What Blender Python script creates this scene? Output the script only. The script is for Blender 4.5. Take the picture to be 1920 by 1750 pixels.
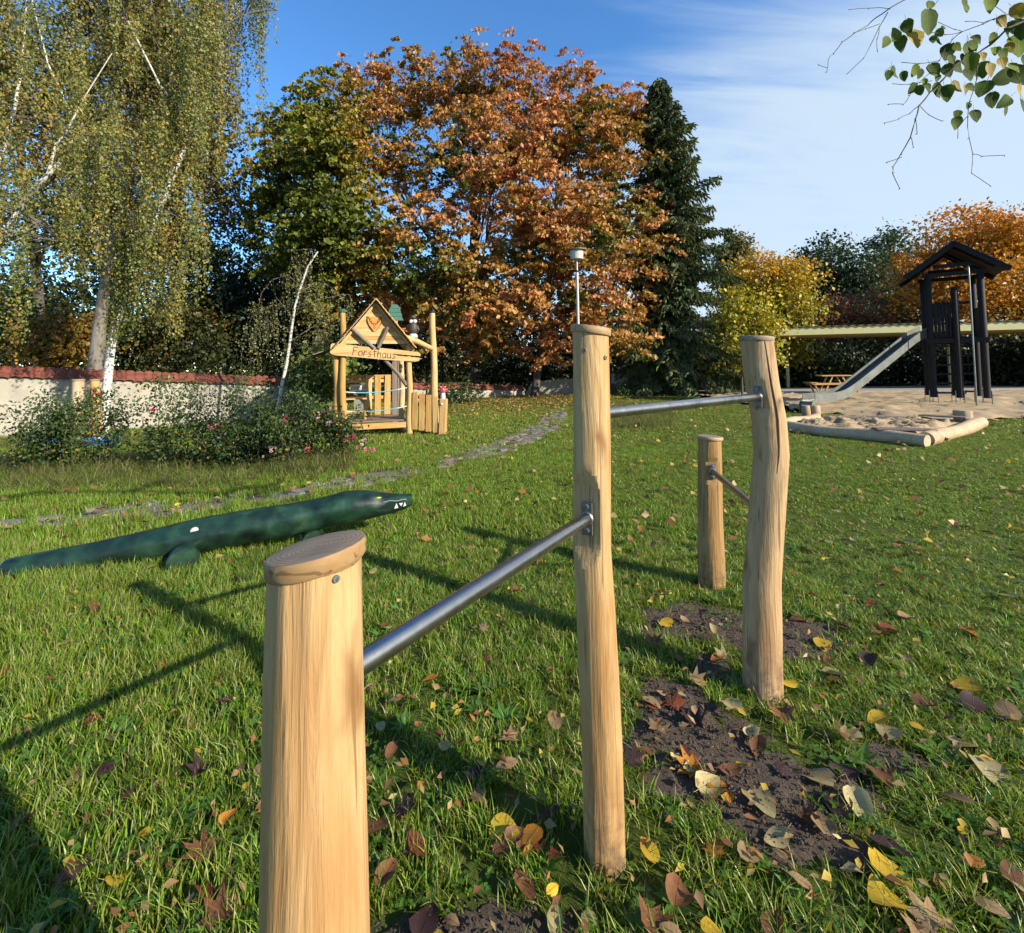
import bpy, math, random
import numpy as np
from mathutils import Vector, Matrix, noise as mnoise
from math import sin, cos, pi, radians

for o in list(bpy.data.objects):
    bpy.data.objects.remove(o)
S = bpy.context.scene
COL = S.collection
rng = np.random.default_rng(7)
R = random.Random(11)

# ------------------------------------------------------------------ camera
FPX, PX, PY, W0 = 900.0, 960.0, 649.0, 1920.0
CAMZ = 1.5
PITCH, ROLL = radians(2.6), -0.015
cd = bpy.data.cameras.new('camera')
cam = bpy.data.objects.new('camera', cd)
COL.objects.link(cam)
S.camera = cam
cd.sensor_fit = 'HORIZONTAL'
cd.sensor_width = 36.0
cd.lens = 36.0 * FPX / W0
cd.shift_y = (PY - 875.0) / W0
cd.clip_start, cd.clip_end = 0.05, 3000
RM = Matrix.Rotation(radians(90) + PITCH, 3, 'X') @ Matrix.Rotation(ROLL, 3, 'Z')
cam.matrix_world = Matrix.Translation((0, 0, CAMZ)) @ RM.to_4x4()

def ray(px, py):
    return RM @ Vector(((px - PX) / FPX, (PY - py) / FPX, -1.0))
def at(px, py, Y):
    d = ray(px, py)
    return Vector((0, 0, CAMZ)) + d * (Y / d.y)
def gp(px, py, z=0.0):
    d = ray(px, py)
    return Vector((0, 0, CAMZ)) + d * ((z - CAMZ) / d.z)

# ------------------------------------------------------------------ sky and sun
SUN_EL = radians(25)
SD = Vector((0.84, -0.54, 0)).normalized()          # horizontal direction towards the sun
SUNV = Vector((SD.x * cos(SUN_EL), SD.y * cos(SUN_EL), sin(SUN_EL)))
w = bpy.data.worlds.new('World')
S.world = w
w.use_nodes = True
nt = w.node_tree
nt.nodes.clear()
def N(nt, t, **k):
    n = nt.nodes.new(t)
    for a, b in k.items():
        setattr(n, a, b)
    return n
def L(nt, a, b):
    nt.links.new(a, b)
sky = N(nt, 'ShaderNodeTexSky', sky_type='NISHITA', sun_disc=False)
sky.sun_elevation = SUN_EL
sky.sun_rotation = math.atan2(SD.x, SD.y)
sky.air_density, sky.dust_density, sky.ozone_density = 1.0, 0.0, 4.0; sky.altitude = 800
tc = N(nt, 'ShaderNodeTexCoord')
sep = N(nt, 'ShaderNodeSeparateXYZ'); L(nt, tc.outputs['Generated'], sep.inputs[0])
def M(op, a, b=None, c=None):
    n = N(nt, 'ShaderNodeMath', operation=op)
    for i, v in enumerate((a, b, c)):
        if v is None: continue
        if isinstance(v, (int, float)): n.inputs[i].default_value = v
        else: L(nt, v, n.inputs[i])
    return n.outputs[0]
zz = M('ADD', M('MAXIMUM', sep.outputs[2], 0.0), 0.22)
cu = M('DIVIDE', sep.outputs[0], zz); cv = M('DIVIDE', sep.outputs[1], zz)
comb = N(nt, 'ShaderNodeCombineXYZ'); L(nt, cu, comb.inputs[0]); L(nt, cv, comb.inputs[1])
mp = N(nt, 'ShaderNodeMapping'); L(nt, comb.outputs[0], mp.inputs[0])
mp.inputs['Rotation'].default_value = (0, 0, radians(-28)); mp.inputs['Scale'].default_value = (0.55, 1.5, 1)
n1 = N(nt, 'ShaderNodeTexNoise'); L(nt, mp.outputs[0], n1.inputs['Vector'])
n1.inputs['Scale'].default_value = 1.3; n1.inputs['Detail'].default_value = 9; n1.inputs['Roughness'].default_value = 0.56; n1.inputs['Distortion'].default_value = 0.5
# a sheet of thin high cloud covers the sky to the right of the lawn and down to the horizon
sheet = M('ADD', M('MULTIPLY', sep.outputs[0], 1.75), M('MULTIPLY', sep.outputs[2], -1.6))
n2 = N(nt, 'ShaderNodeTexNoise'); mp2 = N(nt, 'ShaderNodeMapping'); L(nt, comb.outputs[0], mp2.inputs[0]); mp2.inputs['Rotation'].default_value = (0, 0, radians(-40)); mp2.inputs['Scale'].default_value = (0.9, 5.0, 1)
L(nt, mp2.outputs[0], n2.inputs['Vector']); n2.inputs['Scale'].default_value = 1.6; n2.inputs['Detail'].default_value = 8; n2.inputs['Roughness'].default_value = 0.6; n2.inputs['Distortion'].default_value = 0.8
sheet = M('ADD', sheet, M('MULTIPLY', M('SUBTRACT', n1.outputs[0], 0.5), 1.9))
sheet = M('ADD', sheet, M('MULTIPLY', M('SUBTRACT', n2.outputs[0], 0.5), 1.1))
sm = N(nt, 'ShaderNodeMapRange', interpolation_type='SMOOTHSTEP'); L(nt, sheet, sm.inputs[0])
sm.inputs[1].default_value = -0.85; sm.inputs[2].default_value = 0.40; sm.inputs[3].default_value = 0.0; sm.inputs[4].default_value = 0.88
hs = N(nt, 'ShaderNodeHueSaturation'); L(nt, sky.outputs[0], hs.inputs['Color']); hs.inputs['Saturation'].default_value = 1.15; hs.inputs['Value'].default_value = 1.5
mixc = N(nt, 'ShaderNodeMix', data_type='RGBA')
L(nt, sm.outputs[0], mixc.inputs[0]); L(nt, hs.outputs[0], mixc.inputs[6])
mixc.inputs[7].default_value = (3.5, 4.2, 4.85, 1)
bg = N(nt, 'ShaderNodeBackground'); bg.inputs[1].default_value = 0.10
L(nt, mixc.outputs[2], bg.inputs[0])
wo = N(nt, 'ShaderNodeOutputWorld'); L(nt, bg.outputs[0], wo.inputs[0])

sd = bpy.data.lights.new('sun', 'SUN')
sd.energy, sd.angle, sd.color = 5.0, radians(0.53), (1.0, 0.91, 0.76)
sun = bpy.data.objects.new('sun', sd); COL.objects.link(sun)
sun.rotation_euler = SUNV.to_track_quat('Z', 'Y').to_euler()
sun.location = (12, -10, 14)

S.view_settings.view_transform = 'Standard'
S.view_settings.look = 'None'
S.view_settings.exposure = 1.0
S.view_settings.gamma = 1.0
S.view_settings.use_curve_mapping = False
S.render.engine = 'CYCLES'
S.cycles.max_bounces = 4
S.cycles.diffuse_bounces = 2
S.cycles.transmission_bounces = 2
S.cycles.glossy_bounces = 2
S.cycles.use_adaptive_sampling = True
S.cycles.adaptive_threshold = 0.02
S.cycles.use_denoising = True

# ------------------------------------------------------------------ materials
MATS = {}
AF = 0.70        # the camera is exposed for the trees, so base colours stay at their real-world values
def newmat(name):
    m = bpy.data.materials.new(name); m.use_nodes = True
    m.node_tree.nodes.clear(); MATS[name] = m
    t = m.node_tree
    out = N(t, 'ShaderNodeOutputMaterial')
    p = N(t, 'ShaderNodeBsdfPrincipled'); L(t, p.outputs[0], out.inputs[0])
    return m, t, p, out
def ramp(t, fac, stops):
    r = N(t, 'ShaderNodeValToRGB'); L(t, fac, r.inputs[0])
    e = r.color_ramp.elements
    sc = lambda c: (c[0] * AF, c[1] * AF, c[2] * AF, 1)
    e[0].position, e[0].color = stops[0][0], sc(stops[0][1])
    e[1].position, e[1].color = stops[-1][0], sc(stops[-1][1])
    for pos, c in stops[1:-1]:
        q = e.new(pos); q.color = sc(c)
    return r.outputs[0]
def noise(t, vec, scale, detail=5, rough=0.55, dist=0.0):
    n = N(t, 'ShaderNodeTexNoise'); L(t, vec, n.inputs['Vector'])
    n.inputs['Scale'].default_value = scale; n.inputs['Detail'].default_value = detail
    n.inputs['Roughness'].default_value = rough; n.inputs['Distortion'].default_value = dist
    return n.outputs[0]
def mapping(t, vec, scale=(1, 1, 1), loc=(0, 0, 0)):
    m = N(t, 'ShaderNodeMapping'); L(t, vec, m.inputs[0])
    m.inputs['Scale'].default_value = scale; m.inputs['Location'].default_value = loc
    return m.outputs[0]
def mixrgb(t, fac, a, b, mode='MIX'):
    n = N(t, 'ShaderNodeMix', data_type='RGBA', blend_type=mode)
    if isinstance(fac, (int, float)): n.inputs[0].default_value = fac
    else: L(t, fac, n.inputs[0])
    for v, i in ((a, 6), (b, 7)):
        if isinstance(v, tuple): n.inputs[i].default_value = (*(x * (AF if mode == 'MIX' else 1) for x in v), 1)
        else: L(t, v, n.inputs[i])
    return n.outputs[2]
def mrange(t, v, a, b, c=0.0, d=1.0):
    n = N(t, 'ShaderNodeMapRange'); L(t, v, n.inputs[0])
    for i, x in enumerate((a, b, c, d)): n.inputs[i + 1].default_value = x
    return n.outputs[0]
def bump(t, h, p, strength=0.3, dist=0.01):
    b = N(t, 'ShaderNodeBump'); L(t, h, b.inputs['Height'])
    b.inputs['Strength'].default_value = strength; b.inputs['Distance'].default_value = dist
    L(t, b.outputs[0], p.inputs['Normal'])
def objcoord(t, rnd=True):
    c = N(t, 'ShaderNodeTexCoord').outputs['Object']
    if not rnd: return c
    oi = N(t, 'ShaderNodeObjectInfo')
    v = N(t, 'ShaderNodeVectorMath', operation='SCALE'); v.inputs[0].default_value = (7.3, 3.1, 5.7); L(t, oi.outputs['Random'], v.inputs['Scale'])
    a = N(t, 'ShaderNodeVectorMath', operation='ADD'); L(t, c, a.inputs[0]); L(t, v.outputs[0], a.inputs[1])
    return a.outputs[0]

def wood(name, c0, c1, c2, axis=2, dirt=0.35, dirtcol=(0.16, 0.12, 0.085), fine=26, rough=0.62, cracks=True, blotch=1.6, bmp=0.35, knots=False):
    m, t, p, out = newmat(name)
    c = objcoord(t)
    s = [fine, fine, fine]; s[axis] = fine * (0.085 if knots else 0.05)
    g = noise(t, mapping(t, c, tuple(s)), 1.0, 7, 0.62, 1.6 if knots else 0.7)
    s2 = [5.5, 5.5, 5.5]; s2[axis] = 0.9
    b = noise(t, mapping(t, c, tuple(s2)), 1.0, 4, 0.6, 1.2)
    s4 = [fine * 4.5] * 3; s4[axis] = fine * 0.10
    g2 = noise(t, mapping(t, c, tuple(s4)), 1.0, 5, 0.6, 0.4)
    gm = N(t, 'ShaderNodeMath', operation='MULTIPLY_ADD'); L(t, g2, gm.inputs[0]); gm.inputs[1].default_value = 0.32
    gs = N(t, 'ShaderNodeMath', operation='MULTIPLY_ADD'); L(t, g, gs.inputs[0]); gs.inputs[1].default_value = 0.8; gs.inputs[2].default_value = -0.06
    L(t, gs.outputs[0], gm.inputs[2]); g = gm.outputs[0]
    col = ramp(t, g, [(0.30, c0), (0.5, c1), (0.68, c2)])
    col = mixrgb(t, mrange(t, b, 0.45, 0.72, 0, 0.75), col, tuple(x * y for x, y in zip(c0, (1.0, 0.8, 0.62))))
    d = noise(t, mapping(t, c, tuple(x * blotch / 3 for x in s2)), 1.7, 8, 0.68, 0.8)
    col = mixrgb(t, mrange(t, d, 0.53, 0.74, 0, dirt), col, dirtcol)
    s3 = [70, 70, 70]; s3[axis] = 1.3
    k = noise(t, mapping(t, c, tuple(s3)), 1.0, 3, 0.5, 0.3)
    if cracks:
        col = mixrgb(t, mrange(t, k, 0.63, 0.67, 0, 0.6), col, (0.08, 0.05, 0.03))
    if knots:
        sk = [6.5, 6.5, 6.5]; sk[axis] = 2.6
        vo = N(t, 'ShaderNodeTexVoronoi'); vo.inputs['Scale'].default_value = 1.0
        dv = N(t, 'ShaderNodeVectorMath', operation='ADD'); L(t, mapping(t, c, tuple(sk)), dv.inputs[0])
        nv = N(t, 'ShaderNodeTexNoise'); L(t, c, nv.inputs['Vector']); nv.inputs['Scale'].default_value = 9.0
        sv = N(t, 'ShaderNodeVectorMath', operation='SCALE'); L(t, nv.outputs['Color'], sv.inputs[0]); sv.inputs['Scale'].default_value = 0.5
        L(t, sv.outputs[0], dv.inputs[1]); L(t, dv.outputs[0], vo.inputs['Vector'])
        col = mixrgb(t, mrange(t, vo.outputs['Distance'], 0.06, 0.22, 0.85, 0.0), col, tuple(x * y for x, y in zip(c0, (0.62, 0.5, 0.42))))
        col = mixrgb(t, mrange(t, noise(t, mapping(t, c, (3.1, 3.1, 0.8)), 1.0, 3, 0.5), 0.5, 0.7, 0, 0.45), col, tuple(x * y for x, y in zip(c1, (0.80, 0.68, 0.52))))
        # mud splashed up from the ground and a weathered grey bloom
        gz = N(t, 'ShaderNodeSeparateXYZ'); L(t, N(t, 'ShaderNodeTexCoord').outputs['Object'], gz.inputs[0])
        md = N(t, 'ShaderNodeMath', operation='MULTIPLY'); L(t, mrange(t, gz.outputs[2], 0.02, 0.30, 1, 0), md.inputs[0]); L(t, mrange(t, noise(t, c, 24, 7, 0.7), 0.42, 0.66), md.inputs[1])
        col = mixrgb(t, md.outputs[0], col, (0.12, 0.085, 0.055))
    oi = N(t, 'ShaderNodeObjectInfo')
    hsv = N(t, 'ShaderNodeHueSaturation'); L(t, col, hsv.inputs['Color'])
    L(t, mrange(t, oi.outputs['Random'], 0, 1, 0.82, 1.15), hsv.inputs['Value'])
    L(t, mrange(t, oi.outputs['Random'], 0, 1, 1.08, 0.9), hsv.inputs['Saturation'])
    L(t, hsv.outputs[0], p.inputs['Base Color'])
    p.inputs['Roughness'].default_value = rough
    p.inputs['Specular IOR Level'].default_value = 0.3
    bump(t, g, p, bmp, 0.012 if knots else 0.004)
    return m
for ax, sfx in ((0, 'x'), (1, 'y'), (2, 'z')):
    wood('honey_' + sfx, (0.53, 0.285, 0.088), (0.68, 0.42, 0.155), (0.78, 0.53, 0.235), ax, dirt=0.3)
    wood('dark_' + sfx, (0.007, 0.006, 0.006), (0.012, 0.010, 0.010), (0.020, 0.018, 0.017), ax, dirt=0.1, dirtcol=(0.03, 0.026, 0.022), rough=0.7)
    wood('grey_' + sfx, (0.17, 0.13, 0.10), (0.24, 0.19, 0.15), (0.31, 0.26, 0.21), ax, dirt=0.4)
wood('post', (0.42, 0.235, 0.085), (0.575, 0.365, 0.155), (0.68, 0.475, 0.235), 2, dirt=0.6, dirtcol=(0.22, 0.155, 0.095), fine=30, blotch=2.6, bmp=0.6, knots=True)
wood('postgrey', (0.36, 0.21, 0.085), (0.50, 0.32, 0.145), (0.60, 0.42, 0.22), 2, dirt=0.85, dirtcol=(0.12, 0.085, 0.055), fine=30, blotch=2.8, bmp=0.6, knots=True)
wood('capside', (0.36, 0.22, 0.10), (0.46, 0.30, 0.15), (0.55, 0.38, 0.21), 0, dirt=0.4, fine=22, bmp=0.6)
wood('cap', (0.22, 0.155, 0.10), (0.33, 0.245, 0.165), (0.42, 0.325, 0.225), 0, dirt=0.5, fine=30, bmp=0.6)
wood('log', (0.50, 0.36, 0.21), (0.62, 0.48, 0.31), (0.70, 0.56, 0.38), 0, dirt=0.6, dirtcol=(0.24, 0.16, 0.10))
wood('logy', (0.50, 0.36, 0.21), (0.62, 0.48, 0.31), (0.70, 0.56, 0.38), 1, dirt=0.6, dirtcol=(0.24, 0.16, 0.10))
wood('logz', (0.42, 0.29, 0.16), (0.52, 0.38, 0.23), (0.60, 0.46, 0.3), 2, dirt=0.6, dirtcol=(0.24, 0.16, 0.10))

# sawn end grain with growth rings and radial checks
def endgrain(name, a, b, dark):
    m, t, p, out = newmat(name)
    c = N(t, 'ShaderNodeTexCoord').outputs['Object']
    sp = N(t, 'ShaderNodeSeparateXYZ'); L(t, c, sp.inputs[0])
    cb = N(t, 'ShaderNodeCombineXYZ'); L(t, sp.outputs[0], cb.inputs[0]); L(t, sp.outputs[1], cb.inputs[1])
    ln = N(t, 'ShaderNodeVectorMath', operation='LENGTH'); L(t, cb.outputs[0], ln.inputs[0])
    wob = noise(t, c, 14, 4)
    rr = N(t, 'ShaderNodeMath', operation='MULTIPLY_ADD'); L(t, wob, rr.inputs[0]); rr.inputs[1].default_value = 0.022; L(t, ln.outputs['Value'], rr.inputs[2])
    pg = N(t, 'ShaderNodeMath', operation='PINGPONG'); L(t, rr.outputs[0], pg.inputs[0]); pg.inputs[1].default_value = 0.0032
    col = ramp(t, mrange(t, pg.outputs[0], 0.0, 0.0032), [(0.1, a), (0.9, b)])
    an = N(t, 'ShaderNodeMath', operation='ARCTAN2'); L(t, sp.outputs[1], an.inputs[0]); L(t, sp.outputs[0], an.inputs[1])
    cv = N(t, 'ShaderNodeCombineXYZ'); L(t, an.outputs[0], cv.inputs[0])
    ck = noise(t, mapping(t, cv.outputs[0], (5.5, 1, 1)), 1.0, 3, 0.7)
    col = mixrgb(t, mrange(t, ck, 0.63, 0.68, 0, 0.8), col, dark)
    sm_ = noise(t, mapping(t, c, (14, 90, 14)), 1.0, 4)
    col = mixrgb(t, mrange(t, sm_, 0.5, 0.75, 0, 0.5), col, tuple(x * 0.6 for x in a))
    col = mixrgb(t, mrange(t, noise(t, c, 9, 7, 0.7), 0.45, 0.7, 0, 0.6), col, (0.13, 0.105, 0.085))
    L(t, col, p.inputs['Base Color']); p.inputs['Roughness'].default_value = 0.85
    bump(t, sm_, p, 0.5, 0.004)
endgrain('captop', (0.20, 0.145, 0.10), (0.33, 0.255, 0.18), (0.05, 0.035, 0.025))

def plain(name, col, rough=0.6, metal=0.0, var=0.12, scale=6, bmp=0.1, spec=0.4, bscale=None):
    m, t, p, out = newmat(name)
    c = objcoord(t)
    n = noise(t, c, scale, 6, 0.6)
    dk = tuple(x * (1 - var) for x in col); lt = tuple(min(1, x * (1 + var)) for x in col)
    L(t, ramp(t, n, [(0.3, dk), (0.7, lt)]), p.inputs['Base Color'])
    p.inputs['Roughness'].default_value = rough; p.inputs['Metallic'].default_value = metal
    p.inputs['Specular IOR Level'].default_value = spec
    if bmp: bump(t, noise(t, c, bscale or scale * 8, 4), p, bmp, 0.01)
    return m
m, t, p, out = newmat('steel')
c = objcoord(t)
n = noise(t, mapping(t, c, (30, 30, 30)), 1.0, 4)
L(t, ramp(t, noise(t, c, 9, 4), [(0.3, (0.48, 0.47, 0.46)), (0.7, (0.58, 0.57, 0.56))]), p.inputs['Base Color'])
p.inputs['Metallic'].default_value = 1.0
L(t, mrange(t, n, 0.3, 0.7, 0.25, 0.34), p.inputs['Roughness'])
plain('zinc', (0.42, 0.43, 0.43), 0.45, 0.9, 0.15, 12, 0.1)
plain('plate', (0.20, 0.195, 0.185), 0.5, 0.6, 0.25, 25, 0.1)
plain('slide_steel', (0.33, 0.34, 0.31), 0.38, 0.8, 0.2, 3, 0.05)
plain('white_paint', (0.75, 0.75, 0.73), 0.5)
plain('black_paint', (0.012, 0.012, 0.013), 0.5)
plain('red_paint', (0.62, 0.03, 0.05), 0.4)
plain('blue_plastic', (0.015, 0.17, 0.62), 0.35)
plain('rope_blue', (0.16, 0.45, 0.52), 0.8)
plain('rope_white', (0.7, 0.72, 0.75), 0.8)
plain('green_board', (0.03, 0.15, 0.105), 0.5)
plain('emblem', (0.62, 0.27, 0.05), 0.5, var=0.2)
plain('brown_line', (0.13, 0.04, 0.015), 0.6)
plain('pink_nose', (0.5, 0.16, 0.09), 0.6)
plain('owl_brown', (0.06, 0.05, 0.045), 0.6)
plain('cream_paint', (0.55, 0.53, 0.26), 0.5, var=0.06)
plain('soffit', (0.45, 0.33, 0.10), 0.6, var=0.1)
plain('roof_sheet', (0.34, 0.24, 0.10), 0.6, var=0.15)
plain('slate', (0.22, 0.23, 0.2), 0.7)
plain('yellow_wood', (0.55, 0.55, 0.30), 0.6, var=0.05)
plain('tooth', (0.75, 0.74, 0.7), 0.5)
plain('lamp_glass', (0.62, 0.6, 0.55), 0.3)
plain('lamp_pole', (0.62, 0.60, 0.55), 0.45)
plain('lamp_lid', (0.16, 0.15, 0.14), 0.5)
plain('paving', (0.225, 0.205, 0.175), 0.85, var=0.35, scale=14, bmp=0.5)
plain('terrace', (0.36, 0.34, 0.31), 0.85, var=0.12, scale=3, bmp=0.2)
plain('tile', (0.21, 0.062, 0.036), 0.75, var=0.45, scale=7, bmp=0.4)
plain('orange_board', (0.5, 0.22, 0.06), 0.6, var=0.2)

# plaster with streaks of weathering
m, t, p, out = newmat('plaster')
c = objcoord(t, False)
n = noise(t, c, 3.0, 8, 0.65)
st = noise(t, mapping(t, c, (2.2, 2.2, 0.35)), 1.0, 6, 0.7)
col = ramp(t, n, [(0.3, (0.38, 0.345, 0.275)), (0.7, (0.51, 0.47, 0.385))])
col = mixrgb(t, mrange(t, st, 0.55, 0.75, 0, 0.55), col, (0.26, 0.23, 0.19))
L(t, col, p.inputs['Base Color']); p.inputs['Roughness'].default_value = 0.9
bump(t, noise(t, c, 60, 6), p, 0.5, 0.01)

# sand
m, t, p, out = newmat('sand')
c = objcoord(t, False)
L(t, ramp(t, noise(t, c, 2.2, 9, 0.7), [(0.3, (0.34, 0.235, 0.118)), (0.7, (0.56, 0.415, 0.235))]), p.inputs['Base Color'])
p.inputs['Roughness'].default_value = 0.95
bump(t, noise(t, c, 40, 6), p, 0.5, 0.02)

# soil
m, t, p, out = newmat('soil')
c = objcoord(t, False)
col = ramp(t, noise(t, c, 30, 10, 0.72), [(0.3, (0.060, 0.042, 0.026)), (0.55, (0.125, 0.089, 0.058)), (0.75, (0.21, 0.155, 0.105))])
vor = N(t, 'ShaderNodeTexVoronoi'); L(t, c, vor.inputs['Vector']); vor.inputs['Scale'].default_value = 210
col = mixrgb(t, mrange(t, vor.outputs['Distance'], 0.10, 0.16, 0.55, 0), col, (0.30, 0.26, 0.21))
L(t, col, p.inputs['Base Color']); p.inputs['Roughness'].default_value = 0.95
bump(t, noise(t, c, 90, 8, 0.7), p, 0.9, 0.02)

# lawn ground: thatch, moss and earth under the blades
m, t, p, out = newmat('lawn')
c = objcoord(t, False)
big = noise(t, c, 0.55, 5, 0.6)
mid = noise(t, c, 9, 8, 0.7)
col = ramp(t, mid, [(0.25, (0.045, 0.055, 0.012)), (0.5, (0.085, 0.125, 0.020)), (0.75, (0.15, 0.18, 0.038))])
col = mixrgb(t, mrange(t, big, 0.45, 0.75, 0, 0.5), col, (0.12, 0.115, 0.03))
L(t, col, p.inputs['Base Color']); p.inputs['Roughness'].default_value = 0.95; p.inputs['Specular IOR Level'].default_value = 0.1
bump(t, noise(t, c, 45, 8, 0.7), p, 0.8, 0.03)

# bark
def barkmat(name, a, b, sx=7, sz=1.4, st=0.8):
    m, t, p, out = newmat(name)
    c = objcoord(t)
    g = noise(t, mapping(t, c, (sx, sx, sz)), 1.0, 8, 0.7, 0.8)
    L(t, ramp(t, g, [(0.3, a), (0.7, b)]), p.inputs['Base Color'])
    p.inputs['Roughness'].default_value = 0.9
    bump(t, g, p, st, 0.04)
barkmat('bark', (0.045, 0.036, 0.028), (0.17, 0.14, 0.11))
barkmat('twig', (0.045, 0.034, 0.025), (0.11, 0.085, 0.06), 20, 4, 0.3)
barkmat('bark_grey', (0.12, 0.10, 0.08), (0.30, 0.27, 0.22))
m, t, p, out = newmat('birch_bark')
c = objcoord(t)
b1 = noise(t, mapping(t, c, (9, 9, 16)), 1.0, 5, 0.6, 0.5)
b2 = noise(t, c, 3.2, 4)
col = mixrgb(t, mrange(t, b1, 0.60, 0.66), (0.72, 0.69, 0.62), (0.05, 0.04, 0.035))
col = mixrgb(t, mrange(t, b2, 0.5, 0.8, 0, 0.5), col, (0.35, 0.30, 0.25))
L(t, col, p.inputs['Base Color']); p.inputs['Roughness'].default_value = 0.7
bump(t, b1, p, 0.4, 0.01)

# foliage: colour comes from the leaf itself (attribute), light passes through
def foliage(name, trans=0.35, gloss=0.35, rough=0.5, instvar=False, instcol=None):
    m, t, p, out = newmat(name)
    a = N(t, 'ShaderNodeAttribute', attribute_name='Col')
    col = a.outputs['Color']
    if instvar:
        oi = N(t, 'ShaderNodeObjectInfo')
        hsv = N(t, 'ShaderNodeHueSaturation'); L(t, col, hsv.inputs['Color'])
        L(t, mrange(t, oi.outputs['Random'], 0, 1, 0.482, 0.515), hsv.inputs['Hue'])
        L(t, mrange(t, oi.outputs['Random'], 0, 1, 0.75, 1.25), hsv.inputs['Value'])
        col = hsv.outputs[0]
    L(t, col, p.inputs['Base Color'])
    p.inputs['Roughness'].default_value = rough
    p.inputs['Specular IOR Level'].default_value = gloss
    tr = N(t, 'ShaderNodeBsdfTranslucent')
    L(t, mixrgb(t, 1.0, col, (1.25, 1.15, 0.7), 'MULTIPLY'), tr.inputs[0])
    mx = N(t, 'ShaderNodeMixShader'); mx.inputs[0].default_value = trans
    L(t, p.outputs[0], mx.inputs[1]); L(t, tr.outputs[0], mx.inputs[2]); L(t, mx.outputs[0], out.inputs[0])
    return m
foliage('leaf', 0.27); foliage('needle', 0.12, 0.25, 0.6); foliage('grass', 0.38, 0.4, 0.42, True)

def leafmat(name, a, b, vein, trans=0.25, rough=0.55):
    m, t, p, out = newmat(name)
    c = objcoord(t)
    raw = N(t, 'ShaderNodeTexCoord').outputs['Object']
    col = ramp(t, noise(t, c, 28, 7, 0.65), [(0.32, a), (0.68, b)])
    col = mixrgb(t, mrange(t, noise(t, c, 60, 4), 0.64, 0.7, 0, 0.6), col, tuple(x * 0.45 for x in a))
    sp = N(t, 'ShaderNodeSeparateXYZ'); L(t, raw, sp.inputs[0])
    ab = N(t, 'ShaderNodeMath', operation='ABSOLUTE'); L(t, sp.outputs[0], ab.inputs[0])
    v1 = mrange(t, ab.outputs[0], 0.0, 0.0022, 1, 0)
    wv = N(t, 'ShaderNodeMath', operation='MULTIPLY_ADD'); L(t, ab.outputs[0], wv.inputs[0]); wv.inputs[1].default_value = -0.8; L(t, sp.outputs[1], wv.inputs[2])
    fr = N(t, 'ShaderNodeMath', operation='PINGPONG'); L(t, wv.outputs[0], fr.inputs[0]); fr.inputs[1].default_value = 0.006
    v2 = mrange(t, fr.outputs[0], 0.0, 0.0012, 0.6, 0)
    mxm = N(t, 'ShaderNodeMath', operation='MAXIMUM'); L(t, v1, mxm.inputs[0]); L(t, v2, mxm.inputs[1])
    col = mixrgb(t, mxm.outputs[0], col, vein)
    oi = N(t, 'ShaderNodeObjectInfo')
    hsv = N(t, 'ShaderNodeHueSaturation'); L(t, col, hsv.inputs['Color'])
    L(t, mrange(t, oi.outputs['Random'], 0, 1, 0.7, 1.2), hsv.inputs['Value'])
    L(t, hsv.outputs[0], p.inputs['Base Color'])
    p.inputs['Roughness'].default_value = rough; p.inputs['Specular IOR Level'].default_value = 0.3
    bump(t, mxm.outputs[0], p, 0.4, 0.002)
    tr = N(t, 'ShaderNodeBsdfTranslucent'); L(t, hsv.outputs[0], tr.inputs[0])
    mx = N(t, 'ShaderNodeMixShader'); mx.inputs[0].default_value = trans
    L(t, p.outputs[0], mx.inputs[1]); L(t, tr.outputs[0], mx.inputs[2]); L(t, mx.outputs[0], out.inputs[0])
leafmat('fl_yellow', (0.66, 0.40, 0.02), (0.80, 0.56, 0.05), (0.55, 0.36, 0.04))
leafmat('fl_pale', (0.50, 0.40, 0.17), (0.62, 0.53, 0.27), (0.40, 0.30, 0.12))
leafmat('fl_tan', (0.36, 0.22, 0.10), (0.50, 0.34, 0.18), (0.24, 0.14, 0.07))
leafmat('fl_orange', (0.48, 0.17, 0.02), (0.62, 0.28, 0.03), (0.3, 0.1, 0.02))
leafmat('fl_brown', (0.15, 0.06, 0.025), (0.27, 0.12, 0.05), (0.09, 0.04, 0.02))
leafmat('fl_red', (0.20, 0.04, 0.02), (0.32, 0.09, 0.035), (0.10, 0.02, 0.01))
leafmat('fl_dark', (0.050, 0.022, 0.022), (0.095, 0.045, 0.045), (0.03, 0.014, 0.014))
leafmat('lin_green', (0.050, 0.105, 0.004), (0.105, 0.185, 0.008), (0.13, 0.17, 0.03), 0.45, 0.7)
leafmat('lin_lime', (0.16, 0.26, 0.012), (0.27, 0.36, 0.02), (0.25, 0.28, 0.06), 0.5, 0.7)
leafmat('lin_yellow', (0.50, 0.33, 0.02), (0.62, 0.44, 0.04), (0.4, 0.25, 0.03), 0.45)

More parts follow.
